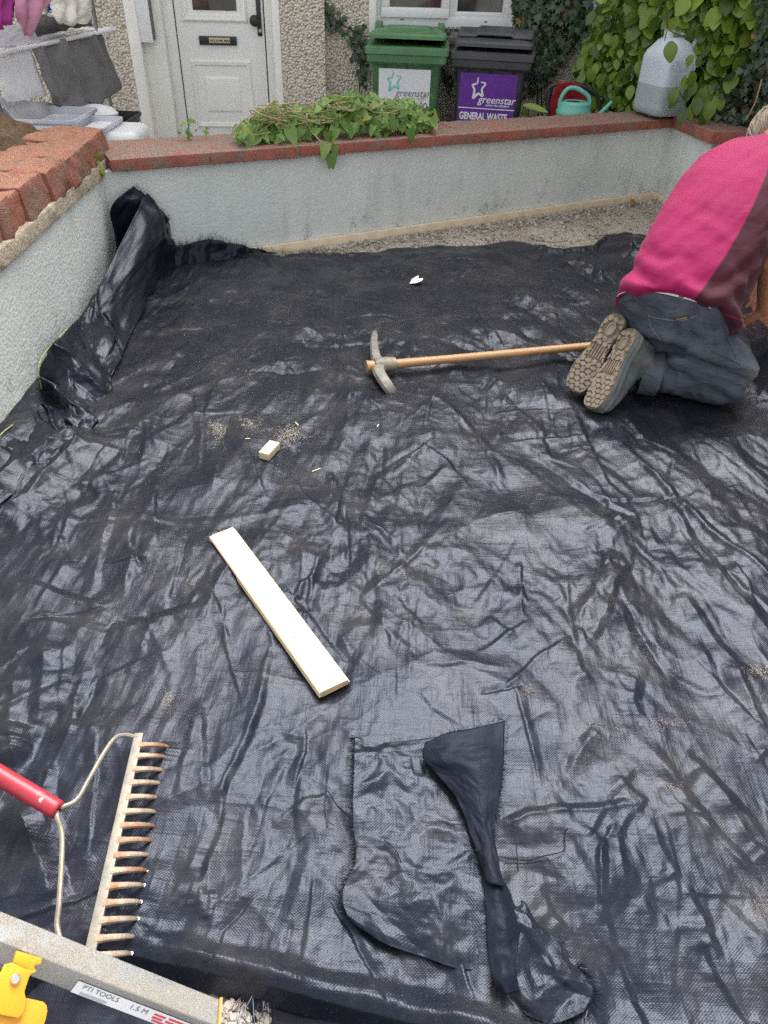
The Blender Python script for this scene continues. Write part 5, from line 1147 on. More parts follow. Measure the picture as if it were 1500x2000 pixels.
# trousers
def trouser_mat():
    mt, nt, b = new_mat('dusty_navy_work_trousers'); v = coords(nt)
    c = ramp(nt, noise_n(nt, v, 10, 5), [(.3, (.042, .049, .068)), (.7, (.088, .097, .125))])
    d = fstep(nt, noise_n(nt, v, 7, 5, .6), .47, .70, 0, .50); sx = nd(nt, 'ShaderNodeSeparateXYZ'); nt.links.new(v, sx.inputs[0])
    kn = fstep(nt, sx.outputs[0], 1.06, 1.24); c = mixc(nt, mathn(nt, 'MULTIPLY', d, mathn(nt, 'ADD', mathn(nt, 'MULTIPLY', kn, .8), .12)), c, (.15, .125, .095))
    g = fstep(nt, noise_n(nt, v, 60, 4, .7), .62, .72, 0, .25); c = mixc(nt, g, c, (.25, .26, .28))
    nt.links.new(c, b.inputs['Base Color']); b.inputs['Roughness'].default_value = .85; b.inputs['Specular IOR Level'].default_value = .2
    cz = mathn(nt, 'ABSOLUTE', mathn(nt, 'SUBTRACT', noise_n(nt, coords(nt, 'Object', (1.0, 1.6, 2.6), (0, .5, 0)), 11, 3, .5, .6), .5)); p = bumpn(nt, b, cz, .6, .028); p = bumpn(nt, b, noise_n(nt, v, 30, 5, .6, 1.0), .4, .008, p); bumpn(nt, b, noise_n(nt, v, 600, 2), .2, .0008, p); return mt
M_trou = trouser_mat()
kR = G(1428, 752, .085); aR = ZD(1268, 728, 2.66); hR = ZD(1345, 655, 2.56)
kL = kR + A(.05, .20, 0); aL = aR + A(.0, .13, .02); hL = ZD(1312, 640, 2.66)
pel = ZD(1300, 632, 2.58)
leg = []
t_ = MB(); t_.tube([aR, aR * .6 + kR * .4 + A(0, 0, .005), aR * .25 + kR * .75, kR, kR + A(.035, 0, 0)], [.066, .074, .080, .082, .06], 18, flat=.95); leg.append(t_)
t_ = MB(); t_.tube([kR + A(.02, 0, .015), kR * .55 + hR * .45 + A(.02, 0, .01), hR], [.084, .098, .118], 18); leg.append(t_)
t_ = MB(); t_.tube([aL, aL * .4 + kL * .6, kL, kL + A(.03, 0, 0)], [.07, .083, .088, .06], 16); leg.append(t_)
t_ = MB(); t_.tube([kL + A(.02, 0, .015), kL * .5 + hL * .5, hL], [.088, .115, .145], 16); leg.append(t_)
pc = [(1322, 690, 2.58, .12, .10), (1314, 655, 2.57, .172, .135), (1312, 628, 2.555, .194, .146), (1318, 604, 2.54, .194, .146)]
pr_ = []
for i, (x, y, d, w_, h_) in enumerate(pc):
    c = ZD(x, y, d); t = unit(cs[1] - cs[0]); r = unit(right0 - np.dot(right0, t) * t); dn = np.cross(r, t); dn = dn if np.dot(dn, A(-.4, -.4, .8)) > 0 else -dn; pr_.append(ell_ring(c, r, dn, w_, h_))
t_ = MB(); t_.loft(pr_); leg.append(t_)
def tr_disp(co, no):
    a1 = co[:, 0] - .5 * co[:, 2]; a2 = co[:, 2] + .5 * co[:, 0]; a3 = co[:, 1]; wq = .02 * pnoise(co[:, 0] * 9, co[:, 2] * 9 + co[:, 1] * 7, 6)
    f = .013 * facet((a1 + wq) * 6, (a2 + wq) * 20 + a3 * 9, 8) + .0065 * facet((a1 - a2 * .6 + wq) * 12, (a2 + a1 * .5) * 40 + a3 * 14, 9) + .004 * fbm(co[:, 0] * 9, co[:, 1] * 9 + co[:, 2] * 9, 2, 7)
    kk = np.exp(-(((co[:, 0] - kR[0] + .06) / .10) ** 2 + ((co[:, 2] - .14) / .06) ** 2)); f += .012 * kk * np.sin(co[:, 2] * 110 + co[:, 0] * 40)
    ck = np.exp(-((co[:, 0] - aR[0] - .03) / .05) ** 2); f += .006 * ck * np.sin(co[:, 0] * 120 + co[:, 2] * 30)
    zc = np.interp(co[:, 0], [aR[0] + .02, kR[0] - .02, kR[0] + .06], [.225, .150, .120]); near = np.clip((kR[1] + .10 - co[:, 1]) / .06, 0, 1) * np.clip((kR[0] + .05 - co[:, 0]) / .06, 0, 1)
    f = f * .8 - .026 * near * np.exp(-((co[:, 2] - zc) / .013) ** 2) + .008 * near * np.exp(-((co[:, 2] - zc - .035) / .02) ** 2) + .006 * near * np.exp(-((co[:, 2] - zc + .035) / .02) ** 2)
    return np.where(co[:, 2] < .02, np.minimum(f, 0), f)
tro = remeshed('trousers', leg, .008, 2, M_trou, man, tr_disp)
# cuff, belt line, pocket edge and tab
d_ = unit(kR - aR); mb = MB(); u1_ = unit(np.cross(d_, ez)); u2_ = np.cross(u1_, d_)
mb.loft([[aR + d_ * s + (u1_ * math.cos(t) + u2_ * math.sin(t) * .98) * (r + .004 * math.sin(3 * t + s * 60)) for t in np.linspace(0, 2 * math.pi, 26, endpoint=False)] for s, r in ((-.030, .068), (-.034, .079), (.015, .086), (.032, .086), (.034, .076))], cap=False); mb.obj('turned_up_cuff', M_trou, man)
wb = []
for s_, k in ((.0, 1.0), (.028, 1.0)):
    t = unit(cs[1] - cs[0]); r = unit(right0 - np.dot(right0, t) * t); dn = np.cross(r, t); dn = dn if np.dot(dn, A(-.4, -.4, .8)) > 0 else -dn; wb.append(ell_ring(ZD(1309, 617, 2.55) + t * s_, r, dn, .196, .148, 40))
M_wband = simple('white_waistband', (.62, .60, .56), .8)
mb = MB(); mb.loft(wb, cap=False); mb.obj('waistband', M_wband, man)
def on_mesh(o, px, py, lift_=.002):
    d = unit(ray(px, py)); ok, loc, nrm, _ = o.ray_cast(Vector(CAM), Vector(d)); 
    return (A(*loc) - d * lift_, A(*nrm)) if ok else (None, None)
bpy.context.view_layer.update()
def stitch(name, o, pts, r, mt, parent, lift_=.001):
    P = []
    for x, y in pts:
        q, _ = on_mesh(o, x, y, lift_)
        if q is not None: P.append(q)
    if len(P) > 1: mb = MB(); mb.tube(P, r, 5); return mb.obj(name, mt, parent)
def dense(pts, n=30): return [tuple(p[:2]) for p in curve([(x, y, 0) for x, y in pts], n)]
M_thread = simple('grey_thread', (.16, .17, .19), .8, .1, 50, 0)
stitch('pocket_edge', tro, dense([(1266, 617), (1290, 623), (1330, 626), (1362, 616)]), .0014, M_thread, tro)
stitch('pocket_edge', tro, dense([(1266, 617), (1272, 640), (1290, 665)]), .0012, M_thread, tro)
stitch('pocket_edge', tro, dense([(1375, 628), (1380, 640), (1398, 640), (1412, 632)]), .003, M_trou, tro)
stitch('seam', tro, dense([(1415, 640), (1424, 670), (1438, 700)]), .0022, M_trou, tro)
stitch('seam', tro, dense([(1390, 686), (1420, 698), (1446, 712)]), .0035, M_trou, tro)
stitch('belt_loop', tro, dense([(1232, 572), (1236, 590)], 8), .0055, M_trou, tro)
a1, n1 = on_mesh(tro, 1325, 622); a2, n2 = on_mesh(tro, 1349, 617)
if a1 is not None and a2 is not None:
    M_tab = simple('black_tab', (.015, .014, .012), .6); M_gold = simple('gold_thread', (.45, .30, .06), .6)
    ex_ = unit(a2 - a1); nn_ = unit(n1); ey_ = unit(np.cross(nn_, ex_)); c_ = (a1 + a2) / 2 + nn_ * .010
    mb = MB(); mb.box(c_, (.046, .012, .002), np.stack([ex_, ey_, nn_], 1)); tab = mb.obj('label_tab', M_tab, tro, False)
    text_obj('lettering', 'Overdraft', c_ - ex_ * .020 - ey_ * .003, ex_, ey_, .0085, M_gold, tro, .0018, bold=.0001)
# body: head, neck, arms, hands in one skin
M_skin = simple('weathered_skin', (.36, .17, .10), .55, .15, 25, .2, 200, .002)
body = []
hc = ZD(1524, 262, 2.84); nk = ZD(1508, 302, 2.71)
t_ = MB(); hv = unit(hc - nk); t_.tube([nk - hv * .05, nk, nk * .5 + hc * .5, hc - hv * .04, hc + hv * .03, hc + hv * .09, hc + hv * .115], [.06, .06, .062, .088, .098, .080, .03], 18); body.append(t_)
fdir = unit(A(.5, .55, -.65)); t_ = MB(); t_.tube([hc + fdir * .06, hc + fdir * .10 - hv * .01, hc + fdir * .118 - hv * .02], [.03, .018, .008], 10); body.append(t_)     # nose
t_ = MB(); t_.tube([hc - hv * .05 + fdir * .05, hc - hv * .085 + fdir * .07], [.05, .035], 12); body.append(t_)                                               # chin
t_ = MB(); t_.tube([nk, cs[5], shR, elR], [.06, .07, .06, .05], 12); body.append(t_); t_ = MB(); t_.tube([cs[5], shL, elL], [.07, .06, .05], 12); body.append(t_)
wrR = ZD(1494, 606, 2.70); haR = G(1478, 630, .20)
t_ = MB(); t_.tube([elR * .9 + shR * .1, elR, elR * .5 + wrR * .5, wrR], [.05, .05, .042, .030], 14); body.append(t_)
def hand(wr, fw, palm_n, sp):
    fw = unit(fw); pn = unit(palm_n - np.dot(palm_n, fw) * fw); sd = np.cross(fw, pn); o = []
    t_ = MB(); t_.tube([wr - fw * .02, wr + fw * .02, wr + fw * .06, wr + fw * .09], [.030, .036, .040, .034], 14, flat=.5); o.append(t_)
    for k, (off_, ln) in enumerate(((-.030, .062), (-.010, .075), (.010, .070), (.030, .055))):
        b0 = wr + fw * .080 + sd * off_; t_ = MB(); t_.tube([b0, b0 + fw * ln * .42 + pn * .004, b0 + fw * ln * .75 - pn * .014 + sd * off_ * .1, b0 + fw * ln * .9 - pn * .034 + sd * off_ * .15], [.0105, .0098, .0090, .0070], 8); o.append(t_)
    b0 = wr + fw * .03 + sd * .030 * sp; t_ = MB(); t_.tube([b0, b0 + fw * .025 + sd * .022 * sp - pn * .008, b0 + fw * .055 + sd * .028 * sp - pn * .022], [.014, .0115, .0085], 8); o.append(t_)
    return o
body += hand(wrR, haR - wrR + A(-.05, .0, 0), A(-.3, -.2, 1), 1)
wrL = ZD(1474, 556, 2.98); t_ = MB(); t_.tube([elL * .9 + shL * .1, elL, wrL], [.05, .046, .030], 12); body.append(t_)
body += hand(wrL, A(-.75, -.25, -.45), A(-.2, -.5, .8), -1)
bodyo = remeshed('body', body, .0065, 3, M_skin, man)
# hair: cap plus combed strands
M_hair = simple('grey_blond_hair', (.34, .28, .22), .55, .35, 90, .3, 300, .002)
cap = MB(); rr = []
hu_ = unit(A(-.35, -.55, .75) - hv * np.dot(A(-.35, -.55, .75), hv)); hs_ = np.cross(hv, hu_)
for k in range(9):
    a = k / 8; rr.append([hc - hv * .085 + hv * .205 * a + (hs_ * math.cos(t) + hu_ * math.sin(t)) * (.112 * math.sin(math.acos(max(-1, min(1, -1 + 2 * (.14 + .80 * a))))) + .004 * math.sin(5 * t)) for t in np.linspace(0, 2 * math.pi, 20, endpoint=False)])
cap.loft(rr); hair = cap.obj('hair', M_hair, man)
R = np.random.default_rng(9); mb = MB()
for k in range(260):
    t = R.uniform(0, 2 * math.pi); a = R.uniform(.1, .75)
    def hpnt(a, t, e): return hc - hv * .085 + hv * .205 * a + (hs_ * math.cos(t) + hu_ * math.sin(t)) * (.112 * math.sin(math.acos(max(-1, min(1, -1 + 2 * (.14 + .80 * a))))) + e)
    P = [hpnt(a, t, .003), hpnt(a - .1, t + .05, .008), hpnt(a - .2, t + .1, .006), hpnt(max(a - .32, -.1), t + .12, .002)]; mb.tube(curve(P, 6), [.0022, .0024, .0022, .002, .0016, .0008], 4)
o = mb.obj('hair_strands', M_hair, hair); o['kind'] = 'stuff'
# boots
M_sole = simple('muddy_sole', (.13, .10, .07), .85, .25, 30, .4, 120, .003, dirt=(.20, .16, .115), dirt_s=18, dirt_a=(.45, .7))
M_lug = simple('dusty_tread', (.235, .19, .14), .85, .2, 30, .3, 120, .003)
M_boot = simple('scuffed_grey_leather', (.052, .062, .060), .6, .35, 18, .5, 60, .006, dirt=(.14, .14, .125), dirt_s=12, dirt_a=(.45, .72))
M_mid = simple('grey_midsole', (.10, .115, .12), .7, .25, 20, .3, 80, .004, dirt=(.20, .19, .17), dirt_s=14, dirt_a=(.45, .7))
SO = [(0, .028), (.012, .043), (.045, .052), (.09, .056), (.13, .048), (.165, .040), (.20, .038), (.24, .041), (.275, .042), (.298, .034), (.308, .016)]
SO = [(x, y) for x, y in SO] + [(.310, 0)] + [(x, -y * .94) for x, y in SO[::-1]] + [(-.004, 0)]
def boot(toe, heel, nrm, flip, label):
    ax = unit(heel - toe); n = unit(nrm - np.dot(nrm, ax) * ax); sd = np.cross(n, ax) * flip
    B = thing('work_boot_tmp', label, 'x') if False else None
    def L(x, y, z): return toe + ax * x + sd * y + n * z
    mb = MB(); 
    mb.loft([[L(x * 1.0 - .0 + .155 * 0, y * k, z) for x, y in SO] for z, k in ((.0, .95), (-.004, 1.0), (-.016, 1.0), (-.020, .96), (-.024, 1.01), (-.034, 1.0))]); sole = mb.obj('boot_sole', M_mid, man, True, angle=30)
    mb = MB(); mb.loft([[L(.155 + (x - .155) * .985, y * .96, z) for x, y in SO] for z in (.001, .003)]); mb.obj('tread_base', M_sole, sole, False)
    def inside(x, y): 
        h_ = np.interp(x, [p[0] for p in SO[:11]], [p[1] for p in SO[:11]]); return abs(y) < h_ - .004
    k = 0
    for i, x in enumerate(np.arange(.008, .302, .0185)):
        rowy = (-.042, -.021, 0, .021, .042) if i % 2 else (-.0335, -.0115, .0115, .0335)
        for y in rowy:
            if .128 < x < .190:
                if abs(y) < .03: continue
            if .225 < x < .275 and abs(y) < .022: continue
            pts = []
            for a in range(6):
                t = a * math.pi / 3 + .5 + .35 * math.sin(i * 2.1 + y * 90); rj = 1 + .22 * math.sin(a * 2.3 + i * 1.7 + y * 130); px_, py_ = x + .0116 * rj * math.cos(t), y + .0122 * rj * math.sin(t); h_ = np.interp(px_, [p[0] for p in SO[:11]], [p[1] for p in SO[:11]]) - .003
                pts.append((min(max(px_, .002), .304), max(-h_ * .94, min(h_, py_))))
            ar = abs(sum(pts[q][0] * pts[(q + 1) % 6][1] - pts[(q + 1) % 6][0] * pts[q][1] for q in range(6))) / 2
            if ar < 9e-5: continue
            mb = MB(); cx = sum(p[0] for p in pts) / 6; cy = sum(p[1] for p in pts) / 6
            mb.add([L(p[0], p[1], .002) for p in pts] + [L(cx + (p[0] - cx) * .86, cy + (p[1] - cy) * .86, .0085) for p in pts], [tuple(range(6)), tuple(range(6, 12))] + [(q, (q + 1) % 6, 6 + (q + 1) % 6, 6 + q) for q in range(6)]); mb.obj('tread_lug', M_lug, sole, False); k += 1
    for y in np.linspace(-.026, .026, 6):        # waist bars
        mb = MB(); mb.box((0, 0, 0), (.045, .0042, .004)); vv = [L(.160 + p[0], y + p[1], .0045 + p[2]) for p in mb.v]; m2 = MB(); m2.add(vv, mb.f); m2.obj('tread_bar', M_lug, sole, False)
    mb = MB(); mb.loft([[L(.250 + r * 1.35 * math.cos(t), r * .85 * math.sin(t), z) for t in np.linspace(0, 2 * math.pi, 20, endpoint=False)] for r, z in ((.019, .002), (.0185, .0075), (.0145, .0078), (.014, .004))]); mb.obj('heel_ring', M_lug, sole)
    # upper
    up = MB(); secs = [(.004, .020, .020), (.02, .040, .040), (.05, .049, .056), (.09, .052, .066), (.13, .047, .080), (.17, .042, .100), (.205, .042, .13), (.235, .044, .15), (.27, .043, .15), (.295, .036, .13), (.306, .020, .09)]
    rr = []
    for x, hw, hh in secs:
        rr.append([L(x, hw * math.cos(t) * (1 if math.sin(t) < .3 else .92), -.030 - max(0, (1 + math.sin(t)) / 2) ** .8 * hh * .98) for t in np.linspace(-math.pi, math.pi, 20, endpoint=False)])
    up.loft(rr)
    tb = MB(); q = L(.245, 0, -.10); tb.tube([q, L(.235, 0, -.16), L(.215, 0, -.215)], [.05, .052, .056], 16)
    def bd_(co, no): return .004 * fbm(co[:, 0] * 30, co[:, 1] * 30 + co[:, 2] * 25, 3, 2) + .0035 * (np.abs(facet(co[:, 0] * 22 + co[:, 2] * 9, co[:, 1] * 22 - co[:, 2] * 14, 3)) - .3)
    u_ = remeshed('boot_upper', [up, tb], .006, 3, M_boot, man, bd_)
    M_lace = M_thread
    for k in range(5):
        x = .105 + .022 * k; z = -.030 - np.interp(x, [s[0] for s in secs], [s[2] for s in secs]) * .98 - .004
        mb = MB(); mb.tube(curve([L(x, -.024, z + .012), L(x + .004, 0, z - .002), L(x + .008, .024, z + .012)], 10), .0026, 5); mb.obj('lace', M_lace, u_)
    return sole
camd = lambda p: unit(CAM - p)
tF, hF = G(1118, 766, .035), G(1213, 612, .285); tF = hF + unit(tF - hF) * .315
boot(tF, hF, camd(tF) * .9 + A(-.35, 0, 0), 1, '')
tN, hN = G(1152, 800, .030), G(1236, 640, .270); tN = hN + unit(tN - hN) * .312
boot(tN, hN, unit(A(-.92, -.42, .42)), -1, '')
print('person ok')

# ================================================================== THINGS BEYOND THE WALL
def ztop(px, py, s_guess=None): return 0.5
# jerrycan on the corner of the coping
def hdpe():
    mt, nt, b = new_mat('cloudy_plastic'); out = nt.nodes['Material Output']
    sp_ = nd(nt, 'ShaderNodeSeparateXYZ'); nt.links.new(coords(nt), sp_.inputs[0]); lev = fstep(nt, sp_.outputs[2], .652, .648); nt.links.new(mixc(nt, lev, (.72, .78, .88), (.46, .52, .55)), b.inputs['Base Color']); b.inputs['Roughness'].default_value = .35
    tr = nd(nt, 'ShaderNodeBsdfTranslucent'); tr.inputs[0].default_value = (.86, .89, .93, 1); tp = nd(nt, 'ShaderNodeBsdfTransparent'); tp.inputs[0].default_value = (.86, .90, .95, 1)
    m1 = nd(nt, 'ShaderNodeMixShader'); m1.inputs[0].default_value = .15; nt.links.new(b.outputs[0], m1.inputs[1]); nt.links.new(tr.outputs[0], m1.inputs[2])
    m2 = nd(nt, 'ShaderNodeMixShader'); m2.inputs[0].default_value = .06; nt.links.new(m1.outputs[0], m2.inputs[1]); nt.links.new(tp.outputs[0], m2.inputs[2]); nt.links.new(m2.outputs[0], out.inputs[0])
    bumpn(nt, b, noise_n(nt, coords(nt), 20, 3), .2, .004); return mt
M_hdpe = hdpe(); M_liq = simple('cloudy_liquid', (.07, .085, .09), .4, .1, 6, 0); M_cap = simple('white_cap', (.72, .72, .72), .45, .05, 30, 0)
jb = G(1280, 231, .485); jx = unit(G(1335, 228, .485) - jb); jx[2] = 0; jx = unit(jx); jy = A(-jx[1], jx[0], 0)
jn = thing('jerrycan', 'translucent plastic jerrycan half full of grey liquid on the wall corner', 'jerrycan', jb)
def J(x, y, z): return jb + jx * x + jy * y + ez * z
JW, JD, JH = .245, .27, .335
def jr(w_, d_, z, r, ox=0, oy=0): return [J(JW / 2 + x + ox, JD / 2 + y + oy, z) for x, y in rrect(w_, d_, r, 4)]
mb = MB(); mb.loft([jr(JW * .90, JD * .90, 0.002, .05), jr(JW, JD, .02, .05)] + [jr(JW - .004 * (k % 2), JD - .004 * (k % 2), .05 + .028 * k, .05) for k in range(9)] + [jr(JW, JD, JH - .03, .055), jr(JW * .94, JD * .94, JH, .06), jr(JW * .66, JD * .66, JH + .055, .06), jr(JW * .50, JD * .45, JH + .072, .05)]); jo = mb.obj('bottle', M_hdpe, jn, True, angle=60)
mb = MB(); mb.loft([jr(JW * .86, JD * .86, .008, .045), jr(JW * .965, JD * .965, .025, .045), jr(JW * .965, JD * .965, .165, .045)]); mb.obj('liquid', M_liq, jn)
nc = J(JW * .42, JD * .62, JH + .035); mb = MB(); mb.loft([[nc + A(r * math.cos(t), r * math.sin(t), z) for t in np.linspace(0, 2 * math.pi, 20, endpoint=False)] for r, z in ((.045, 0), (.034, .03), (.030, .055))]); mb.obj('neck', M_hdpe, jn)
mb = MB(); mb.loft([[nc + A((r + .0012 * (k % 2)) * math.cos(t), (r + .0012 * (k % 2)) * math.sin(t), z) for k, t in enumerate(np.linspace(0, 2 * math.pi, 36, endpoint=False))] for r, z in ((.033, .05), (.034, .054), (.034, .083), (.031, .087))]); mb.obj('cap', M_cap, jn, True, angle=50)
hp_ = [J(JW * .52, JD * .62, JH + .05), J(JW * .60, JD * .52, JH + .092), J(JW * .80, JD * .28, JH + .094), J(JW * .86, JD * .20, JH + .07), J(JW * .84, JD * .20, JH + .02)]
mb = MB(); mb.tube(curve(hp_, 24), .0175, 10); mb.obj('handle', M_hdpe, jn)
for k in range(6): mb = MB(); q = J(JW + .0015, JD * .52, .10 + .034 * k); mb.box(q, (.004, JD * .5, .006), np.stack([jx, jy, ez], 1)); mb.obj('molded_rib', M_hdpe, jo, True, .0015)
for k in range(7): mb = MB(); q = J(.03 + .03 * k, -.0012, JH - .055); mb.box(q, (.006, .003, .06), np.stack([jx, jy, ez], 1)); mb.obj('molded_rib', M_hdpe, jo, True, .001)

# watering can and folded red chair behind the wall
M_mintp = simple('mint_plastic', (.13, .42, .34), .4, .08, 10, .1, 200, .001); 
wc = thing('watering_can', 'mint green plastic watering can standing behind the wall', 'watering can', (1.19, 5.42, -.02))
wb_ = PLN(1122, 206, A(0, 5.42, 0), A(0, 1, 0)); wx_, wz_ = wb_[0], wb_[2]
def W(x, y, z): return A(wx_ + x, 5.42 + y, wz_ + z)
mb = MB(); mb.loft([[W(r * 1.25 * math.cos(t), r * math.sin(t), z) for t in np.linspace(0, 2 * math.pi, 28, endpoint=False)] for r, z in ((.070, -.20), (.082, -.195), (.088, -.05), (.092, -.045), (.092, -.03), (.086, -.02), (.080, .012), (.060, .026), (.055, .024))], cap=True); mb.obj('body', M_mintp, wc, True, angle=35)
M_dark = simple('hole_shade_paint', (.01, .02, .018), .9, 0, 5, 0); mb = MB(); mb.loft([[W(-.018 + r * 1.3 * math.cos(t), -.022 + r * .55 * math.sin(t), z) for t in np.linspace(0, 2 * math.pi, 18, endpoint=False)] for r, z in ((.034, .0245), (.034, .0275))]); mb.obj('filler_shade_disc', M_dark, wc)  # near-black disc paints the shade of the filler hole on the closed top
mb = MB(); mb.tube(curve([W(-.085, 0, -.06), W(-.098, 0, .02), W(-.07, 0, .085), W(-.02, 0, .10), W(.05, 0, .075), W(.090, 0, .04), W(.098, 0, -.03)], 36), .0135, 10); mb.obj('handle', M_mintp, wc)
mb = MB(); mb.tube(curve([W(.08, 0, -.14), W(.16, .0, -.06), W(.24, .0, .03)], 14), [.022, .021, .020, .019, .018, .017, .016, .015, .014, .0135, .013, .0125, .012, .012], 10); mb.obj('spout', M_mintp, wc)
M_redc = simple('red_canvas', (.34, .012, .022), .7, .15, 14, .35, 300, .002, dirt=(.42, .06, .06), dirt_s=30, dirt_a=(.55, .75)); M_frame = simple('dark_tube', (.03, .028, .026), .45, .2, 40, .1)
ch = thing('folding_chair', 'red canvas chair with dark tube frame behind the watering can', 'chair', (1.2, 5.62, YG))
def Cc(px, py, y=5.60): return PLN(px, py, A(0, y, 0), A(0, 1, 0))
mb = MB(); mb.tube(curve([Cc(1070, 250), Cc(1071, 215), Cc(1066, 188), Cc(1072, 172), Cc(1090, 165), Cc(1130, 165), Cc(1150, 175), Cc(1165, 185), Cc(1172, 215), Cc(1174, 255)], 50), .013, 8); mb.obj('frame', M_frame, ch)
mb = MB(); mb.tube(curve([Cc(1075, 250, 5.7), Cc(1073, 205, 5.7), Cc(1078, 172, 5.68)], 16), .010, 8); mb.obj('frame', M_frame, ch)
rows_ = [[Cc(1088, 161, 5.585), Cc(1112, 161, 5.57), Cc(1135, 166, 5.585)], [Cc(1084, 175, 5.60), Cc(1112, 178, 5.60), Cc(1142, 182, 5.60)], [Cc(1076, 195, 5.62), Cc(1112, 200, 5.64), Cc(1155, 205, 5.62)], [Cc(1072, 230, 5.63), Cc(1112, 235, 5.66), Cc(1165, 240, 5.63)], [Cc(1070, 265, 5.64), Cc(1112, 270, 5.66), Cc(1168, 275, 5.64)]]
cloth('seat_back', rows_, 30, 24, M_redc, ch, .004, 20, 5, thick=.004)

# ---- leaves
def leaf_mesh(name, mt, wdt=.5, fold=.12, curl=.15, heart=False, n=5, lobes=False):
    v = []; f = []
    if lobes:
        out = [(0, 0), (.28, -.06), (.52, .10), (.34, .30), (.50, .52), (.20, .56), (0, 1.0), (-.20, .56), (-.50, .52), (-.34, .30), (-.52, .10), (-.28, -.06)]
        v = [(0, .33, 0)] + [(x * wdt * 1.9, y, -fold * abs(x) * 1.0 - curl * y * y * .5) for x, y in out]; f = [(0, i + 1, (i + 1) % 12 + 1) for i in range(12)]
        return make_mesh(name, v, f, mt, True, angle=80)
    for i in range(n + 1):
        t = i / n
        w_ = wdt * (math.sin(math.pi * min(1, t * .92 + .04)) ** .75) * (1.15 - .35 * t) if not heart else wdt * (1 - t) ** .75 * (1.0 if i else .72) * 1.15
        y = t if not heart else t - (.0 if i else 0)
        z = -curl * t * t
        sidey = y - (.18 if heart and i == 0 else 0)
        v += [(-w_, sidey, z + fold * w_), (0, y, z), (w_, sidey, z + fold * w_)]
    for i in range(n):
        a = i * 3; f += [(a, a + 1, a + 4, a + 3), (a + 1, a + 2, a + 5, a + 4)]
    return make_mesh(name, v, f, mt, True, angle=80)
def leaf_mat(name, a, b_, rough=.35, spec=.5, trans=.25):
    mt, nt, b = new_mat(name); out = nt.nodes['Material Output']; oi = nd(nt, 'ShaderNodeObjectInfo'); v = coords(nt, 'Object')
    geo = nd(nt, 'ShaderNodeNewGeometry'); rnd = mathn(nt, 'FRACT', mathn(nt, 'ADD', oi.outputs['Random'], geo.outputs['Random Per Island']))
    c = ramp(nt, rnd, [(.0, a), (.55, tuple((x + y) / 2 for x, y in zip(a, b_))), (1.0, b_)])
    c = mixc(nt, fstep(nt, noise_n(nt, v, 6, 3), .5, .75, 0, .25), c, tuple(x * .6 for x in a))
    nt.links.new(c, b.inputs['Base Color']); b.inputs['Roughness'].default_value = rough; b.inputs['Specular IOR Level'].default_value = spec
    tr = nd(nt, 'ShaderNodeBsdfTranslucent'); nt.links.new(mixc(nt, .5, c, (.30, .42, .05), 'MIX'), tr.inputs[0]); mx = nd(nt, 'ShaderNodeMixShader'); mx.inputs[0].default_value = trans
    nt.links.new(b.outputs[0], mx.inputs[1]); nt.links.new(tr.outputs[0], mx.inputs[2]); nt.links.new(mx.outputs[0], out.inputs[0]); return mt
M_gris = leaf_mat('glossy_hedge_leaf', (.045, .09, .012), (.26, .38, .05), .30, .5, .25)
M_ivy = leaf_mat('dark_ivy_leaf', (.018, .042, .018), (.060, .105, .050), .38, .5, .12)
M_ivyp = leaf_mat('dusty_ivy_leaf', (.030, .048, .030), (.090, .120, .080), .5, .4, .1)
M_bind = leaf_mat('bindweed_leaf', (.10, .20, .045), (.27, .40, .12), .5, .35, .25)
M_bindy = leaf_mat('yellowing_leaf', (.30, .34, .06), (.46, .46, .12), .6, .3, .3)
M_brown = leaf_mat('brown_leaf', (.20, .10, .03), (.36, .20, .07), .6, .3, .2)
M_twig = simple('brown_twig', (.09, .06, .035), .85, .3, 40, .3); M_vine = simple('pale_vine', (.45, .33, .20), .7, .3, 40, .1); M_vine2 = simple('green_stem', (.24, .30, .09), .6, .2, 40, .1)

def plant(name, label, cat, loc, items, mats, maxobj, group=None, leafname='leaf'):
    """items: (frame 3x3, pos, size, mesh index); the largest become objects, the rest one stuff part"""
    t = thing(name, label, cat, loc, group)
    items = sorted(items, key=lambda q: -q[2] / np.linalg.norm(q[1] - CAM) * q[4])
    for M, p, s_, k, _ in items[:maxobj]: place(leafname, mats[k], t, m4(M, p, s_))
    rest = items[maxobj:]
    if rest:
        for k, me in enumerate(mats):
            T = [(M * s_, p) for M, p, s_, kk, _ in rest if kk == k]
            if not T: continue
            bv = np.array([q.co for q in me.vertices]); bf = [tuple(q.vertices) for q in me.polygons]
            V, F_ = scatter(bv, bf, T); o = place('foliage', make_mesh('foliage', V, F_, me.materials[0], True, angle=80), t); o['kind'] = 'stuff'
    return t
def lframe(tip, nrm, R, j=.35): return frame(unit(tip) + R.normal(0, j, 3), unit(nrm) + R.normal(0, j, 3))
R = np.random.default_rng(21)
ML = [leaf_mesh('hedge_leaf', M_gris, .36, .10, .16), leaf_mesh('hedge_leaf', M_gris, .33, .16, .05), leaf_mesh('hedge_leaf', M_gris, .39, .06, .24)]
items = []
def left_edge(y): return np.interp(y, [-60, 0, 60, 130, 180, 235], [1205, 1172, 1170, 1138, 1165, 1168]) 
def right_edge(y): return np.interp(y, [-60, 0, 60, 120, 170, 235], [1490, 1490, 1492, 1490, 1410, 1395])
def hedge_y(x): return np.interp(x, [1140, 1235, 1300, 1420, 1500], [5.75, 5.52, 5.32, 5.10, 4.95])
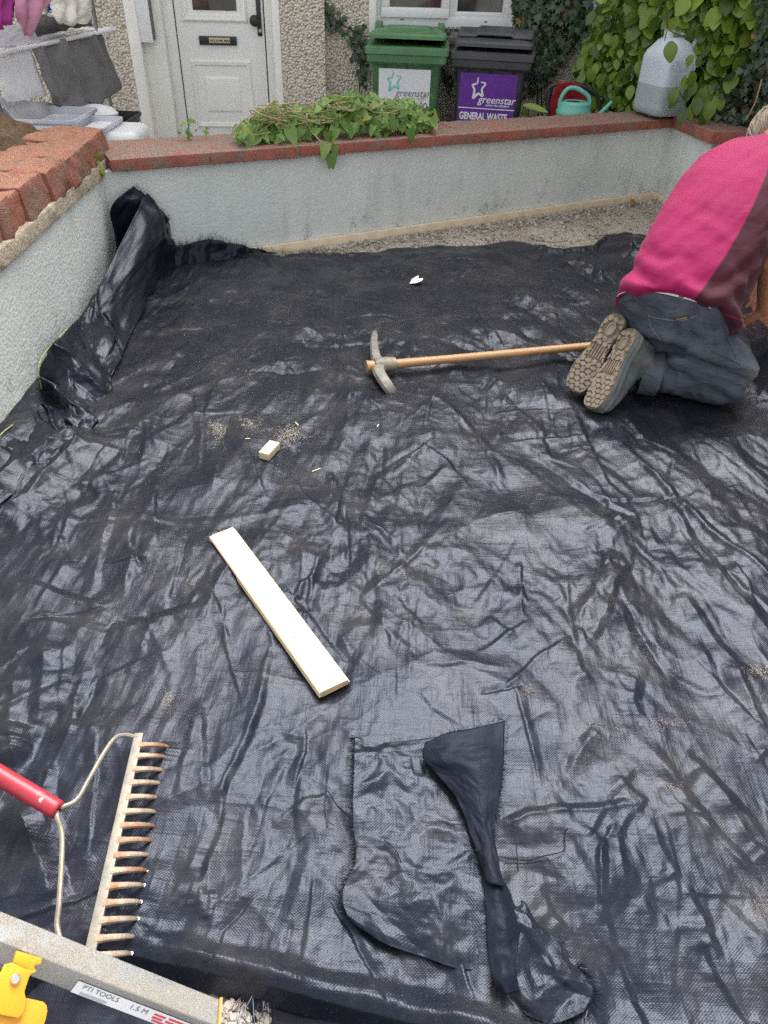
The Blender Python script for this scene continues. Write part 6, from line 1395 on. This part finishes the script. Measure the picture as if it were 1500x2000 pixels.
for k in range(2300):
    y = R.uniform(-55, 228); x = R.uniform(left_edge(y) - 12, right_edge(y) + 6)
    lay = R.random(); dy = (.0 if lay < .45 else R.uniform(.05, .35)); yy_ = hedge_y(x) + dy + R.normal(0, .03)
    if 1232 < x < 1372 and 62 < y < 240 and yy_ < 5.42: yy_ = 5.45 + R.uniform(0, .2)
    p = PLN(x, y, A(0, yy_, 0), A(0, 1, 0))
    sc = R.uniform(.055, .125) * (.72 if x < 1235 else 1.0)
    items.append((lframe(A(R.normal(0, .35), -.35, -.9), A(R.normal(-.1, .35), -.8, .6), R, .36), p, sc, int(R.integers(0, 3)), 1.0 if dy == 0 else .6))
# sprigs hanging in front of the can and out at the left, and leaves over the cap
spr = [(1324, 44, .08), (1310, 92, .11), (1352, 118, .07), (1366, 122, .06), (1352, 150, .11), (1338, 160, .08), (1322, 184, .09), (1326, 200, .085), (1345, 182, .085), (1360, 172, .10), (1364, 202, .10), (1350, 216, .09), (1338, 222, .10), (1372, 225, .11), (1390, 210, .11), (1380, 185, .09)]
for x, y, sc in spr:
    p = PLN(x, y - 12, A(0, 4.93, 0), A(0, 1, 0)); items.append((lframe(A(R.normal(-.1, .3), -.2, -1), A(R.normal(0, .2), -.85, .5), R, .15), p, sc * .95, int(R.integers(0, 3)), 9))
for x, y, sc in [(1138, 118, .085), (1135, 130, .08), (1162, 130, .07), (1150, 140, .08), (1143, 152, .08), (1180, 75, .09), (1160, 95, .08), (1172, 150, .085), (1168, 190, .10), (1185, 185, .10), (1176, 210, .09)]:
    p = PLN(x, y - 6, A(0, 5.62, 0), A(0, 1, 0)); items.append((lframe(A(R.normal(0, .5), -.2, -.7), A(R.normal(0, .2), -.8, .6), R, .2), p, sc, int(R.integers(0, 3)), 9))
hedge = plant('hedge', 'bright green leafy hedge behind the jerrycan at the right corner', 'hedge', (1.8, 5.5, YG), items, ML, 300)
for k in range(26):
    x = R.uniform(1175, 1470); p0 = PLN(x, 240, A(0, hedge_y(x) + .2, 0), A(0, 1, 0)); p0[2] = YG; x2 = x + R.normal(0, 30); p1 = PLN(x2, 110, A(0, hedge_y(x2) + .12, 0), A(0, 1, 0)); x3 = x2 + R.normal(0, 40); p2 = PLN(x3, -60, A(0, hedge_y(x3) + .06, 0), A(0, 1, 0))
    mb = MB(); mb.tube(curve([p0, p1, p2], 12), np.linspace(.012, .004, 12), 6); mb.obj('branch', M_twig, hedge)
for pts in ([(1385, 150), (1368, 130), (1362, 118)], [(1345, 235), (1338, 200), (1326, 178)], [(1178, 168), (1158, 150), (1140, 122)], [(1300, 20), (1304, 50), (1298, 80)], [(1330, 70), (1312, 62), (1300, 45)]):
    mb = MB(); mb.tube(curve([PLN(x, y, A(0, 4.96 if x > 1200 else 5.64, 0), A(0, 1, 0)) for x, y in pts], 10), .0028, 5); mb.obj('twig', M_twig, hedge)
# boundary wall behind the hedge, carrying dark ivy
M_old = simple('old_dark_stone', (.07, .06, .05), .95, .4, 8, .8, 30, .02)
ow = thing('boundary_wall', 'dark old stone boundary wall behind hedge and ivy at the right', 'wall', (2.6, 4.6, YG))
mb = MB(); mb.hexa([A(1.75, 6.3, YG), A(2.55, 4.2, YG), A(2.75, 4.28, YG), A(1.95, 6.38, YG)], [A(1.75, 6.3, 2.7), A(2.55, 4.2, 2.7), A(2.75, 4.28, 2.7), A(1.95, 6.38, 2.7)]); mb.obj('stonework', M_old, ow, False)
mb = MB(); mb.hexa([A(2.56, 4.19, YG), A(3.0, 1.5, YG), A(3.2, 1.5, YG), A(2.78, 4.26, YG)], [A(2.56, 4.19, 2.7), A(3.0, 1.5, 2.7), A(3.2, 1.5, 2.7), A(2.78, 4.26, 2.7)]); mb.obj('stonework', M_old, ow, False)
MI = [leaf_mesh('ivy_leaf', M_ivy, .5, .15, .2, lobes=True), leaf_mesh('ivy_leaf', M_ivyp, .5, .1, .3, lobes=True), leaf_mesh('ivy_leaf', M_brown, .5, .2, .3, lobes=True)]
items = []
for k in range(900):
    y = R.uniform(-40, 262); x = R.uniform(np.interp(y, [-40, 120, 160, 262], [1470, 1470, 1390, 1395]), 1540)
    yy_ = np.interp(x, [1395, 1500, 1540], [5.02, 4.78, 4.65]) + R.uniform(0, .22); p = PLN(x, y, A(0, yy_, 0), A(0, 1, 0))
    items.append((lframe(A(R.normal(0, .4), -.2, -.9), A(-.4, -.7, .5), R, .35), p, R.uniform(.022, .05), 2 if R.random() < .05 else int(R.random() < .6), 1))
plant('trailing_ivy', 'small dusty dark ivy leaves hanging over the red wall cap at the right edge', 'ivy', (2.2, 4.9, YG), items, MI, 200)
# a dry stalk in it
mb = MB(); mb.tube(curve([PLN(1488, 155, A(0, 4.72, 0), A(0, 1, 0)), PLN(1475, 200, A(0, 4.74, 0), A(0, 1, 0)), PLN(1458, 232, A(0, 4.78, 0), A(0, 1, 0))], 10), .0035, 5); props(mb.obj('dry_stalk', M_vine), 'thin dry tan stalk leaning in the dark ivy', 'stalk')

# ivy on the house wall between window and downpipe
items = []
poly_l = lambda y: np.interp(y, [-30, 0, 60, 100, 130, 155], [1000, 1004, 1012, 1030, 1036, 1048])
poly_r = lambda y: np.interp(y, [-30, 0, 40, 80, 100, 130, 155], [1168, 1152, 1150, 1130, 1105, 1082, 1060])
for k in range(1150):
    y = R.uniform(-35, 158); l_, r_ = poly_l(y), poly_r(y); x = R.uniform(l_, r_); 
    if pnoise(x * .03, y * .03, 3) < -.22 and R.random() < .8: continue
    if 1078 < x < 1102 and 45 < y < 78 and R.random() < .85: continue
    u, z = hu(x, y, .06); p = hp(u, R.uniform(.02, .14), z); items.append((lframe(A(R.normal(0, .5), -.25, -.8), HN + A(0, 0, .5), R, .3), p, R.uniform(.035, .075), 2 if R.random() < .05 else int(R.random() < .25), 1))
for k in range(150):      # stragglers by the bins and the window
    c = [(700, 75), (702, 110), (712, 140), (708, 95), (872, 150), (868, 100), (700, 60), (650, 40), (640, 20), (672, 50), (1045, 150), (1030, 165)][k % 12]; x = c[0] + R.normal(0, 7); y = c[1] + R.normal(0, 12)
    u, z = hu(x, y, .03); p = hp(u, R.uniform(.015, .07), z); items.append((lframe(A(R.normal(0, .5), -.2, -.8), HN + A(0, 0, .4), R, .3), p, R.uniform(.025, .055), int(R.random() < .4), 1))
ivy = plant('wall_ivy', 'dark green ivy climbing the house wall between window and downpipe', 'ivy', hp(1.05, .1, YG), items, MI, 300)
for pts in ([(1060, 240), (1058, 160), (1075, 90), (1090, 0), (1095, -60)], [(1072, 240), (1070, 150), (1110, 70), (1130, -40)], [(700, 235), (703, 140), (706, 80), (690, 58)], [(706, 66), (672, 50), (640, 20), (636, -20)], [(1052, 230), (1048, 150), (1040, 80), (1020, 0)]):
    P = []
    for x, y in pts: u, z = hu(x, y, .02); P.append(hp(u, .022, z))
    mb = MB(); mb.tube(curve(P, 18), .005, 6); mb.obj('stem', M_twig, ivy)
# long strap leaf lying at the foot of the bins
p0, p1 = PLN(1022, 205, A(0, 5.5, 0), A(0, 1, 0)), PLN(1064, 216, A(0, 5.45, 0), A(0, 1, 0)); M_ml = leaf_mesh('strap_leaf', M_gris, .16, .3, .05)
o = place('strap_leaf', M_ml, None, m4(frame(p1 - p0, A(0, -.6, .8)), p0, .17)); props(o, 'long drooping green leaf beside the charcoal bin behind the wall', 'leaf')
o = place('strap_leaf', M_ml, None, m4(frame(A(.4, 0, -.3), A(0, -.6, .8)), PLN(1016, 212, A(0, 5.48, 0), A(0, 1, 0)), .12)); props(o, 'short green leaf low down between charcoal bin and chair', 'leaf')

# cut bindweed heaped on the coping
MBW = [leaf_mesh('bindweed_leaf', M_bind, .42, .18, .2, heart=True), leaf_mesh('bindweed_leaf', M_bind, .36, .3, -.15, heart=True), leaf_mesh('bindweed_leaf', M_bindy, .4, .25, .3, heart=True)]
items = []
def heap_top(x): return np.interp(x, [455, 500, 540, 570, 620, 650, 690, 740, 800, 848], [250, 220, 200, 206, 208, 186, 180, 190, 197, 220])
def heap_bot(x): return np.interp(x, [455, 500, 560, 620, 660, 760, 848], [262, 268, 274, 258, 250, 250, 240])
def coping_pt(x, y, h): 
    s = s_of(x, 255); return None
for k in range(560):
    x = R.uniform(462, 846); a, b_ = heap_top(x), heap_bot(x); f_ = R.random(); y = a + (b_ - a) * f_
    s = s_of(x, 262); back = .05 + .14 * (1 - f_) + R.normal(0, .02)
    p = PLN(x, y, wl(0, -back), WN); p[2] = max(p[2], coz(s) + .068)
    big = x > 635; sc = R.uniform(.05, .088) if big else R.uniform(.038, .07)
    items.append((lframe(A(R.normal(0, .6), -.5, -.55), A(R.normal(0, .3), -.6, .8), R, .35), p, sc, 2 if R.random() < .06 else int(R.random() < .45), 1 if f_ > .3 else .8))
for x, y, sc in [(637, 292, .075), (652, 296, .05), (646, 310, .075), (640, 268, .06), (655, 262, .07), (800, 262, .075), (845, 238, .05), (770, 245, .06), (566, 262, .09), (590, 262, .05), (648, 322, .05)]:
    p = PLN(x, y - 10, wl(0, .05), WN); items.append((lframe(A(R.normal(0, .3), -.15, -1), A(0, -.9, .4), R, .2), p, sc, int(R.random() < .4), 9))
bwd = plant('bindweed', 'heap of cut bindweed with pale vines lying on the red coping', 'plant', wl(1.0, -.1, .5), items, MBW, 260)
for k in range(34):
    x = R.uniform(470, 830) if k % 3 else R.uniform(500, 680); y = heap_top(x) + R.uniform(4, 30); P = []
    for q in range(5): P.append(PLN(x + R.normal(0, 16) + (q - 2) * R.uniform(6, 16), y + R.normal(0, 8), wl(0, -.06 + R.normal(0, .03)), WN))
    for q in P: q[2] = max(q[2], coz(1) + .066)
    mb = MB(); mb.tube(curve(P, 18), .0024, 5); mb.obj('vine', M_vine if k % 2 else M_vine2, bwd)
for pts in ([(648, 255), (641, 275), (640, 300), (645, 320)], [(600, 250), (625, 275), (632, 290)], [(450, 262), (475, 235), (520, 210), (560, 214)], [(455, 270), (480, 262), (505, 256)], [(800, 215), (820, 195), (835, 180), (846, 192)], [(815, 210), (828, 190), (832, 182)]):
    mb = MB(); mb.tube(curve([PLN(x, y, wl(0, .04 if y > 270 else -.08), WN) for x, y in pts], 18), .0022, 5); mb.obj('vine', M_vine2 if pts[0][0] > 640 else M_vine, bwd)
# seedling at the left of the door and in the wall gap, fallen brown leaf
def sprig(label, spots, out, mts, nm='seedling'):
    it = [(lframe(A(R.normal(0, .5), -.3, .2), A(0, -.7, .7), R, .3), PLN(x, y, wl(0, out), WN), sc, k, 9) for x, y, sc, k in spots]; return plant(nm, label, 'plant', it[0][1] * A(1, 1, 0) + A(0, 0, .5), it, MBW, 30)
sd1 = sprig('thin weed seedling on the back of the coping in front of the door', [(355, 248, .045, 0), (368, 238, .045, 1), (376, 236, .03, 0), (352, 262, .03, 1), (362, 262, .045, 0), (382, 256, .02, 1), (405, 262, .03, 0), (402, 252, .03, 1), (372, 268, .04, 0)], -.24, MBW)
mb = MB(); mb.tube(curve([PLN(x, y, wl(0, -.24), WN) for x, y in ((366, 272), (366, 252), (376, 234))], 8), .002, 5); mb.obj('stem', M_vine2, sd1)
sprig('small yellowing plant in the gap between red stones and coping', [(192, 305, .05, 1), (190, 320, .05, 0), (196, 330, .04, 1), (200, 340, .06, 2), (188, 312, .04, 0), (193, 326, .04, 0)], .03, MBW)
M_dl = leaf_mesh('fallen_leaf', M_brown, .42, .25, .3); o = place('fallen_leaf', M_dl, None, m4(frame(A(1, .2, -.15), A(-.2, -.6, .8)), G(1230, 394, .012), .06)); props(o, 'curled brown fallen leaf at the foot of the back wall', 'leaf')
# thin dry twigs on the gravel by the sheet edge
for pts, lb in (([(1040, 467), (1060, 472), (1085, 473), (1108, 470)], 'thin dark dry twig on the gravel at the sheet edge'), ([(1145, 461), (1180, 460), (1220, 456)], 'straight dark twig on the gravel beside the shirt')):
    mb = MB(); mb.tube(curve([G(x, y, -.012) for x, y in pts], 14), .0022, 5); props(mb.obj('twig', M_twig), lb, 'twig', 'twigs on the gravel')

# ---- clothes airer with laundry, upper left
ra, rb_ = G(5, 103, .79), G(226, 57, .79); rv = unit(rb_ - ra); rn = unit(np.cross(rv, ez)); rn = rn if rn[0] > 0 else -rn
M_tubeg = simple('grey_tube', (.20, .20, .21), .4, .1, 30, .05, metal=.5); M_tubew = simple('white_coated_wire', (.76, .76, .77), .35, .04, 30, 0)
air = thing('clothes_airer', 'tiered clothes airer with white rails and grey posts at the left', 'clothes airer', (ra + rb_) / 2 * A(1, 1, 0) + A(0, 0, YG))
def ap(s, o, z): return ra + rv * s + rn * o + ez * (z - .79)
LA = float(np.linalg.norm(rb_ - ra)) - .06; dp_ = -.52
for z in (.28, .79, 1.30):
    for o in (0, dp_): mb = MB(); mb.tube([ap(-.05, o, z), ap(LA + .05, o, z)], .011, 8); mb.obj('rail', M_tubew, air)
    for k in range(1, 8): mb = MB(); mb.tube([ap(0, dp_ * k / 8, z - .004), ap(LA, dp_ * k / 8, z - .004)], .0035, 6); mb.obj('wire', M_tubew, air)
    for s in (0, LA):
        mb = MB(); mb.tube([ap(s, 0, z - .002), ap(s, dp_, z - .002)], .010, 8); mb.obj('side_bar', M_tubew, air)
        mb = MB(); mb.box(ap(s, -.02, z), (.06, .05, .035), np.stack([rv, rn, ez], 1)); mb.obj('corner_joint', M_tubew, air, True, .006)
for s in (.0, LA):
    for o in (-.10, -.42): mb = MB(); mb.tube([ap(s, o, YG), ap(s, o, 1.75)], .0125, 10); mb.obj('post', M_tubeg, air)
def Lp_(x, y, o): return PLN(x, y, ra + rn * o, rn)
def lmat(name, a, b_, rough=.8, stripes=0):
    mt, nt, b = new_mat(name); uvv = coords(nt, 'UV'); c = ramp(nt, noise_n(nt, uvv, 9, 4), [(.3, a), (.7, b_)])
    if stripes:
        wv = nd(nt, 'ShaderNodeTexWave', inp={'Scale': stripes, 'Distortion': .3}); wv.bands_direction = 'Y'; nt.links.new(uvv, wv.inputs['Vector']); c = mixc(nt, mathn(nt, 'MULTIPLY', wv.outputs['Fac'], .35), c, (.40, .40, .42))
    nt.links.new(c, b.inputs['Base Color']); b.inputs['Roughness'].default_value = rough; bumpn(nt, b, noise_n(nt, uvv, 30, 4), .25, .004); return mt
def hang(name, label, rows, mt, o0=.02, amp=.012, sc=5, seed=0, fold=.0, foldn=0, group=None):
    Q = [[Lp_(x, y, o0 + (d or 0)) for (x, y, d) in r] for r in rows]
    ob = cloth(name, Q, 40, 50, mt, None, amp, sc, seed, thick=.003, fold=fold, foldn=foldn); return props(ob, label, 'laundry', group or 'laundry on the airer')
hang('trousers_on_rail', 'grey trousers hung over the middle rail of the airer', [[(58, 88, 0), (110, 78, .01), (160, 70, .0), (197, 62, 0)], [(75, 125, .02), (120, 115, .035), (175, 105, .01), (212, 95, .0)], [(92, 170, .03), (140, 165, .045), (195, 150, .02), (228, 140, -.02)], [(105, 200, .03), (150, 208, .05), (205, 188, .02), (238, 172, -.03)], [(115, 212, .02), (160, 213, .03), (190, 198, .01), (225, 186, -.04)]], lmat('grey_cotton', (.165, .16, .165), (.20, .195, .20)), -.014, .016, 5, 1, .018, 4)
hang('ribbed_towel', 'white ribbed cloth hung at the left end of the middle rail', [[(-20, 100, 0), (5, 96, .01), (30, 90, .0), (52, 84, 0)], [(-10, 140, .02), (15, 136, .02), (40, 128, .01), (68, 120, 0)], [(5, 180, .03), (30, 178, .03), (60, 172, .02), (84, 168, .01)], [(15, 200, .03), (40, 197, .03), (65, 190, .02), (88, 186, .01)]], lmat('white_ribbed_cotton', (.74, .74, .76), (.82, .82, .84), .8, 46), -.02, .006, 8, 2)
hang('white_sheet', 'pale grey white sheet hanging below the ribbed cloth', [[(-10, 190, -.05), (40, 195, -.04), (90, 200, -.05), (120, 205, -.06)], [(10, 215, -.04), (50, 222, -.03), (100, 222, -.04), (140, 218, -.06)], [(35, 250, -.03), (60, 252, -.03), (110, 245, -.04), (165, 230, -.06)]], lmat('off_white_cotton', (.50, .49, .51), (.60, .59, .61)), .0, .008, 7, 3)
hang('magenta_garment', 'magenta garment hanging at the top left corner', [[(-40, -60, 0), (0, -55, .02), (34, -60, 0)], [(-35, 0, .03), (0, -5, .04), (32, -5, .02)], [(-30, 40, .04), (-5, 40, .05), (26, 28, .02)], [(-25, 60, .03), (0, 56, .04), (22, 40, .02)]], lmat('magenta_cotton', (.26, .015, .17), (.36, .03, .24)), .06, .015, 7, 4, .012, 3)
hang('pink_garment', 'dusty pink garment hanging at the top of the airer', [[(28, -60, 0), (60, -58, .02), (112, -62, 0)], [(28, 0, .03), (60, -2, .05), (105, 0, .02)], [(32, 30, .04), (60, 35, .06), (84, 28, .03)], [(42, 55, .03), (52, 62, .04), (72, 45, .03)], [(48, 66, .02), (52, 70, .03), (58, 64, .02)]], lmat('dusty_pink_cotton', (.42, .17, .27), (.52, .24, .34)), .08, .015, 6, 5, .015, 2)
hang('satin_garment', 'white and cream satin garment draped on the top rail', [[(95, -50, 0), (130, -50, .02), (178, -50, 0)], [(98, 0, .02), (130, 0, .04), (178, 5, .01)], [(100, 25, .03), (130, 38, .06), (180, 30, .02)], [(92, 22, .02), (125, 48, .05), (172, 44, .02)]], lmat('cream_satin', (.62, .58, .47), (.78, .77, .76), .3), .05, .02, 8, 6, .015, 3)
hang('blue_garment', 'bit of a bright blue garment between pink and satin ones', [[(88, -30, 0), (112, -30, 0)], [(92, 5, .01), (110, 5, .01)], [(92, 22, 0), (104, 18, 0)]], lmat('blue_cotton', (.02, .09, .34), (.03, .14, .45)), .04, .006, 10, 7)
hang('dark_garment', 'dark grey garment lying across the airer above the trousers', [[(60, 30, -.05), (110, 25, -.04), (182, 20, -.05)], [(62, 52, -.03), (120, 50, .0), (180, 44, -.02)], [(70, 70, -.05), (125, 60, -.03), (185, 52, -.04)]], lmat('charcoal_cotton', (.09, .085, .085), (.14, .135, .13)), -.02, .012, 7, 8)
hang('grey_cloth', 'pale grey cloth laid flat over the left of the middle rails', [[(-30, 60, -.2), (40, 50, -.2), (80, 50, -.2)], [(-30, 85, -.1), (40, 72, -.1), (100, 66, -.1)], [(-30, 108, 0), (30, 92, 0), (150, 70, 0)]], lmat('pale_grey_cotton', (.36, .36, .39), (.46, .46, .49)), -.02, .008, 7, 9)
# storage things below the airer, just above the left wall
M_clear = simple('frosted_plastic', (.55, .56, .62), .35, .06, 6, .05); M_blk = simple('black_plastic', (.02, .02, .02), .45); M_grn = simple('green_clip', (.02, .35, .13), .5); M_wht = simple('bright_white_plastic', (.80, .80, .82), .4, .03, 6, .05)
def tray(name, label, pts, y, dz, dy, mt):
    a = PLN(*pts[0], A(0, y, 0), A(0, 1, 0)); b_ = PLN(*pts[1], A(0, y, 0), A(0, 1, 0)); a[2] = b_[2] = (a[2] + b_[2]) / 2
    t = thing(name, label, 'box', (a + b_) / 2 - A(0, 0, dz)); d = unit(b_ - a); n = A(-d[1], d[0], 0); L_ = float(np.linalg.norm(b_ - a)); c = (a + b_) / 2
    def rg(k, z): return [c + d * x + n * (dy / 2 + y_) + ez * z for x, y_ in rrect(L_ * k, dy * k, .03)]
    mb = MB(); mb.loft([rg(.86, -dz), rg(.97, -.02), rg(1.02, -.018), rg(1.03, 0), rg(.96, .0), rg(.94, -.03), rg(.85, -dz + .01)]); mb.obj('tub', mt, t, True, angle=40); return t
tray('storage_tub', 'frosted clear plastic tub at the far left under the airer', [(-40, 238), (140, 228)], 4.35, .22, .40, M_clear)
tray('storage_tub', 'second frosted clear tub lower and right of the first', [(60, 258), (200, 240)], 4.30, .16, .34, M_clear)
tray('seed_tray', 'black plastic tray between the tubs and the white stool', [(140, 240), (242, 236)], 4.75, .10, .36, M_blk)
mb = MB(); q = PLN(203, 240, A(0, 4.72, 0), A(0, 1, 0)); mb.box(q, (.05, .012, .05)); props(mb.obj('green_clip', M_grn, None, True, .004), 'small green clip on the front of the black tray', 'clip')
mb = MB(); q = PLN(190, 220, A(0, 4.95, 0), A(0, 1, 0)); bun = [[q + A(r * 1.6 * math.cos(t), r * math.sin(t), z) for t in np.linspace(0, 2 * math.pi, 18, endpoint=False)] for r, z in ((.03, -.06), (.075, -.04), (.08, .0), (.06, .03), (.02, .045))]; mb.loft(bun); ob = mb.obj('cloth_bundle', M_wht); props(ob, 'rolled white cloth bundle on top of the black tray', 'laundry')
# white stool: seat, skirt and legs
stl = thing('plastic_stool', 'white plastic stool at the left behind the coping end', 'stool', PLN(225, 290, A(0, 4.55, 0), A(0, 1, 0)))
sq = PLN(222, 252, A(0, 4.50, 0), A(0, 1, 0))
mb = MB(); mb.loft([[sq + A(x, y, z) for x, y in rrect(.33 * k, .30 * k, .05)] for k, z in ((1.0, -.05), (1.02, -.02), (.98, .0), (.90, .012), (.6, .006))]); mb.obj('seat', M_wht, stl, True, angle=40)
for sx in (-1, 1):
    for sy in (-1, 1): mb = MB(); mb.hexa([sq + A(sx * .165 + dx, sy * .15 + dy_, YG - sq[2]) for dx, dy_ in ((-.02, -.02), (.02, -.02), (.02, .02), (-.02, .02))], [sq + A(sx * .14 + dx, sy * .125 + dy_, -.03) for dx, dy_ in ((-.022, -.022), (.022, -.022), (.022, .022), (-.022, .022))]); mb.obj('leg', M_wht, stl, True, .005)
print('all ok')
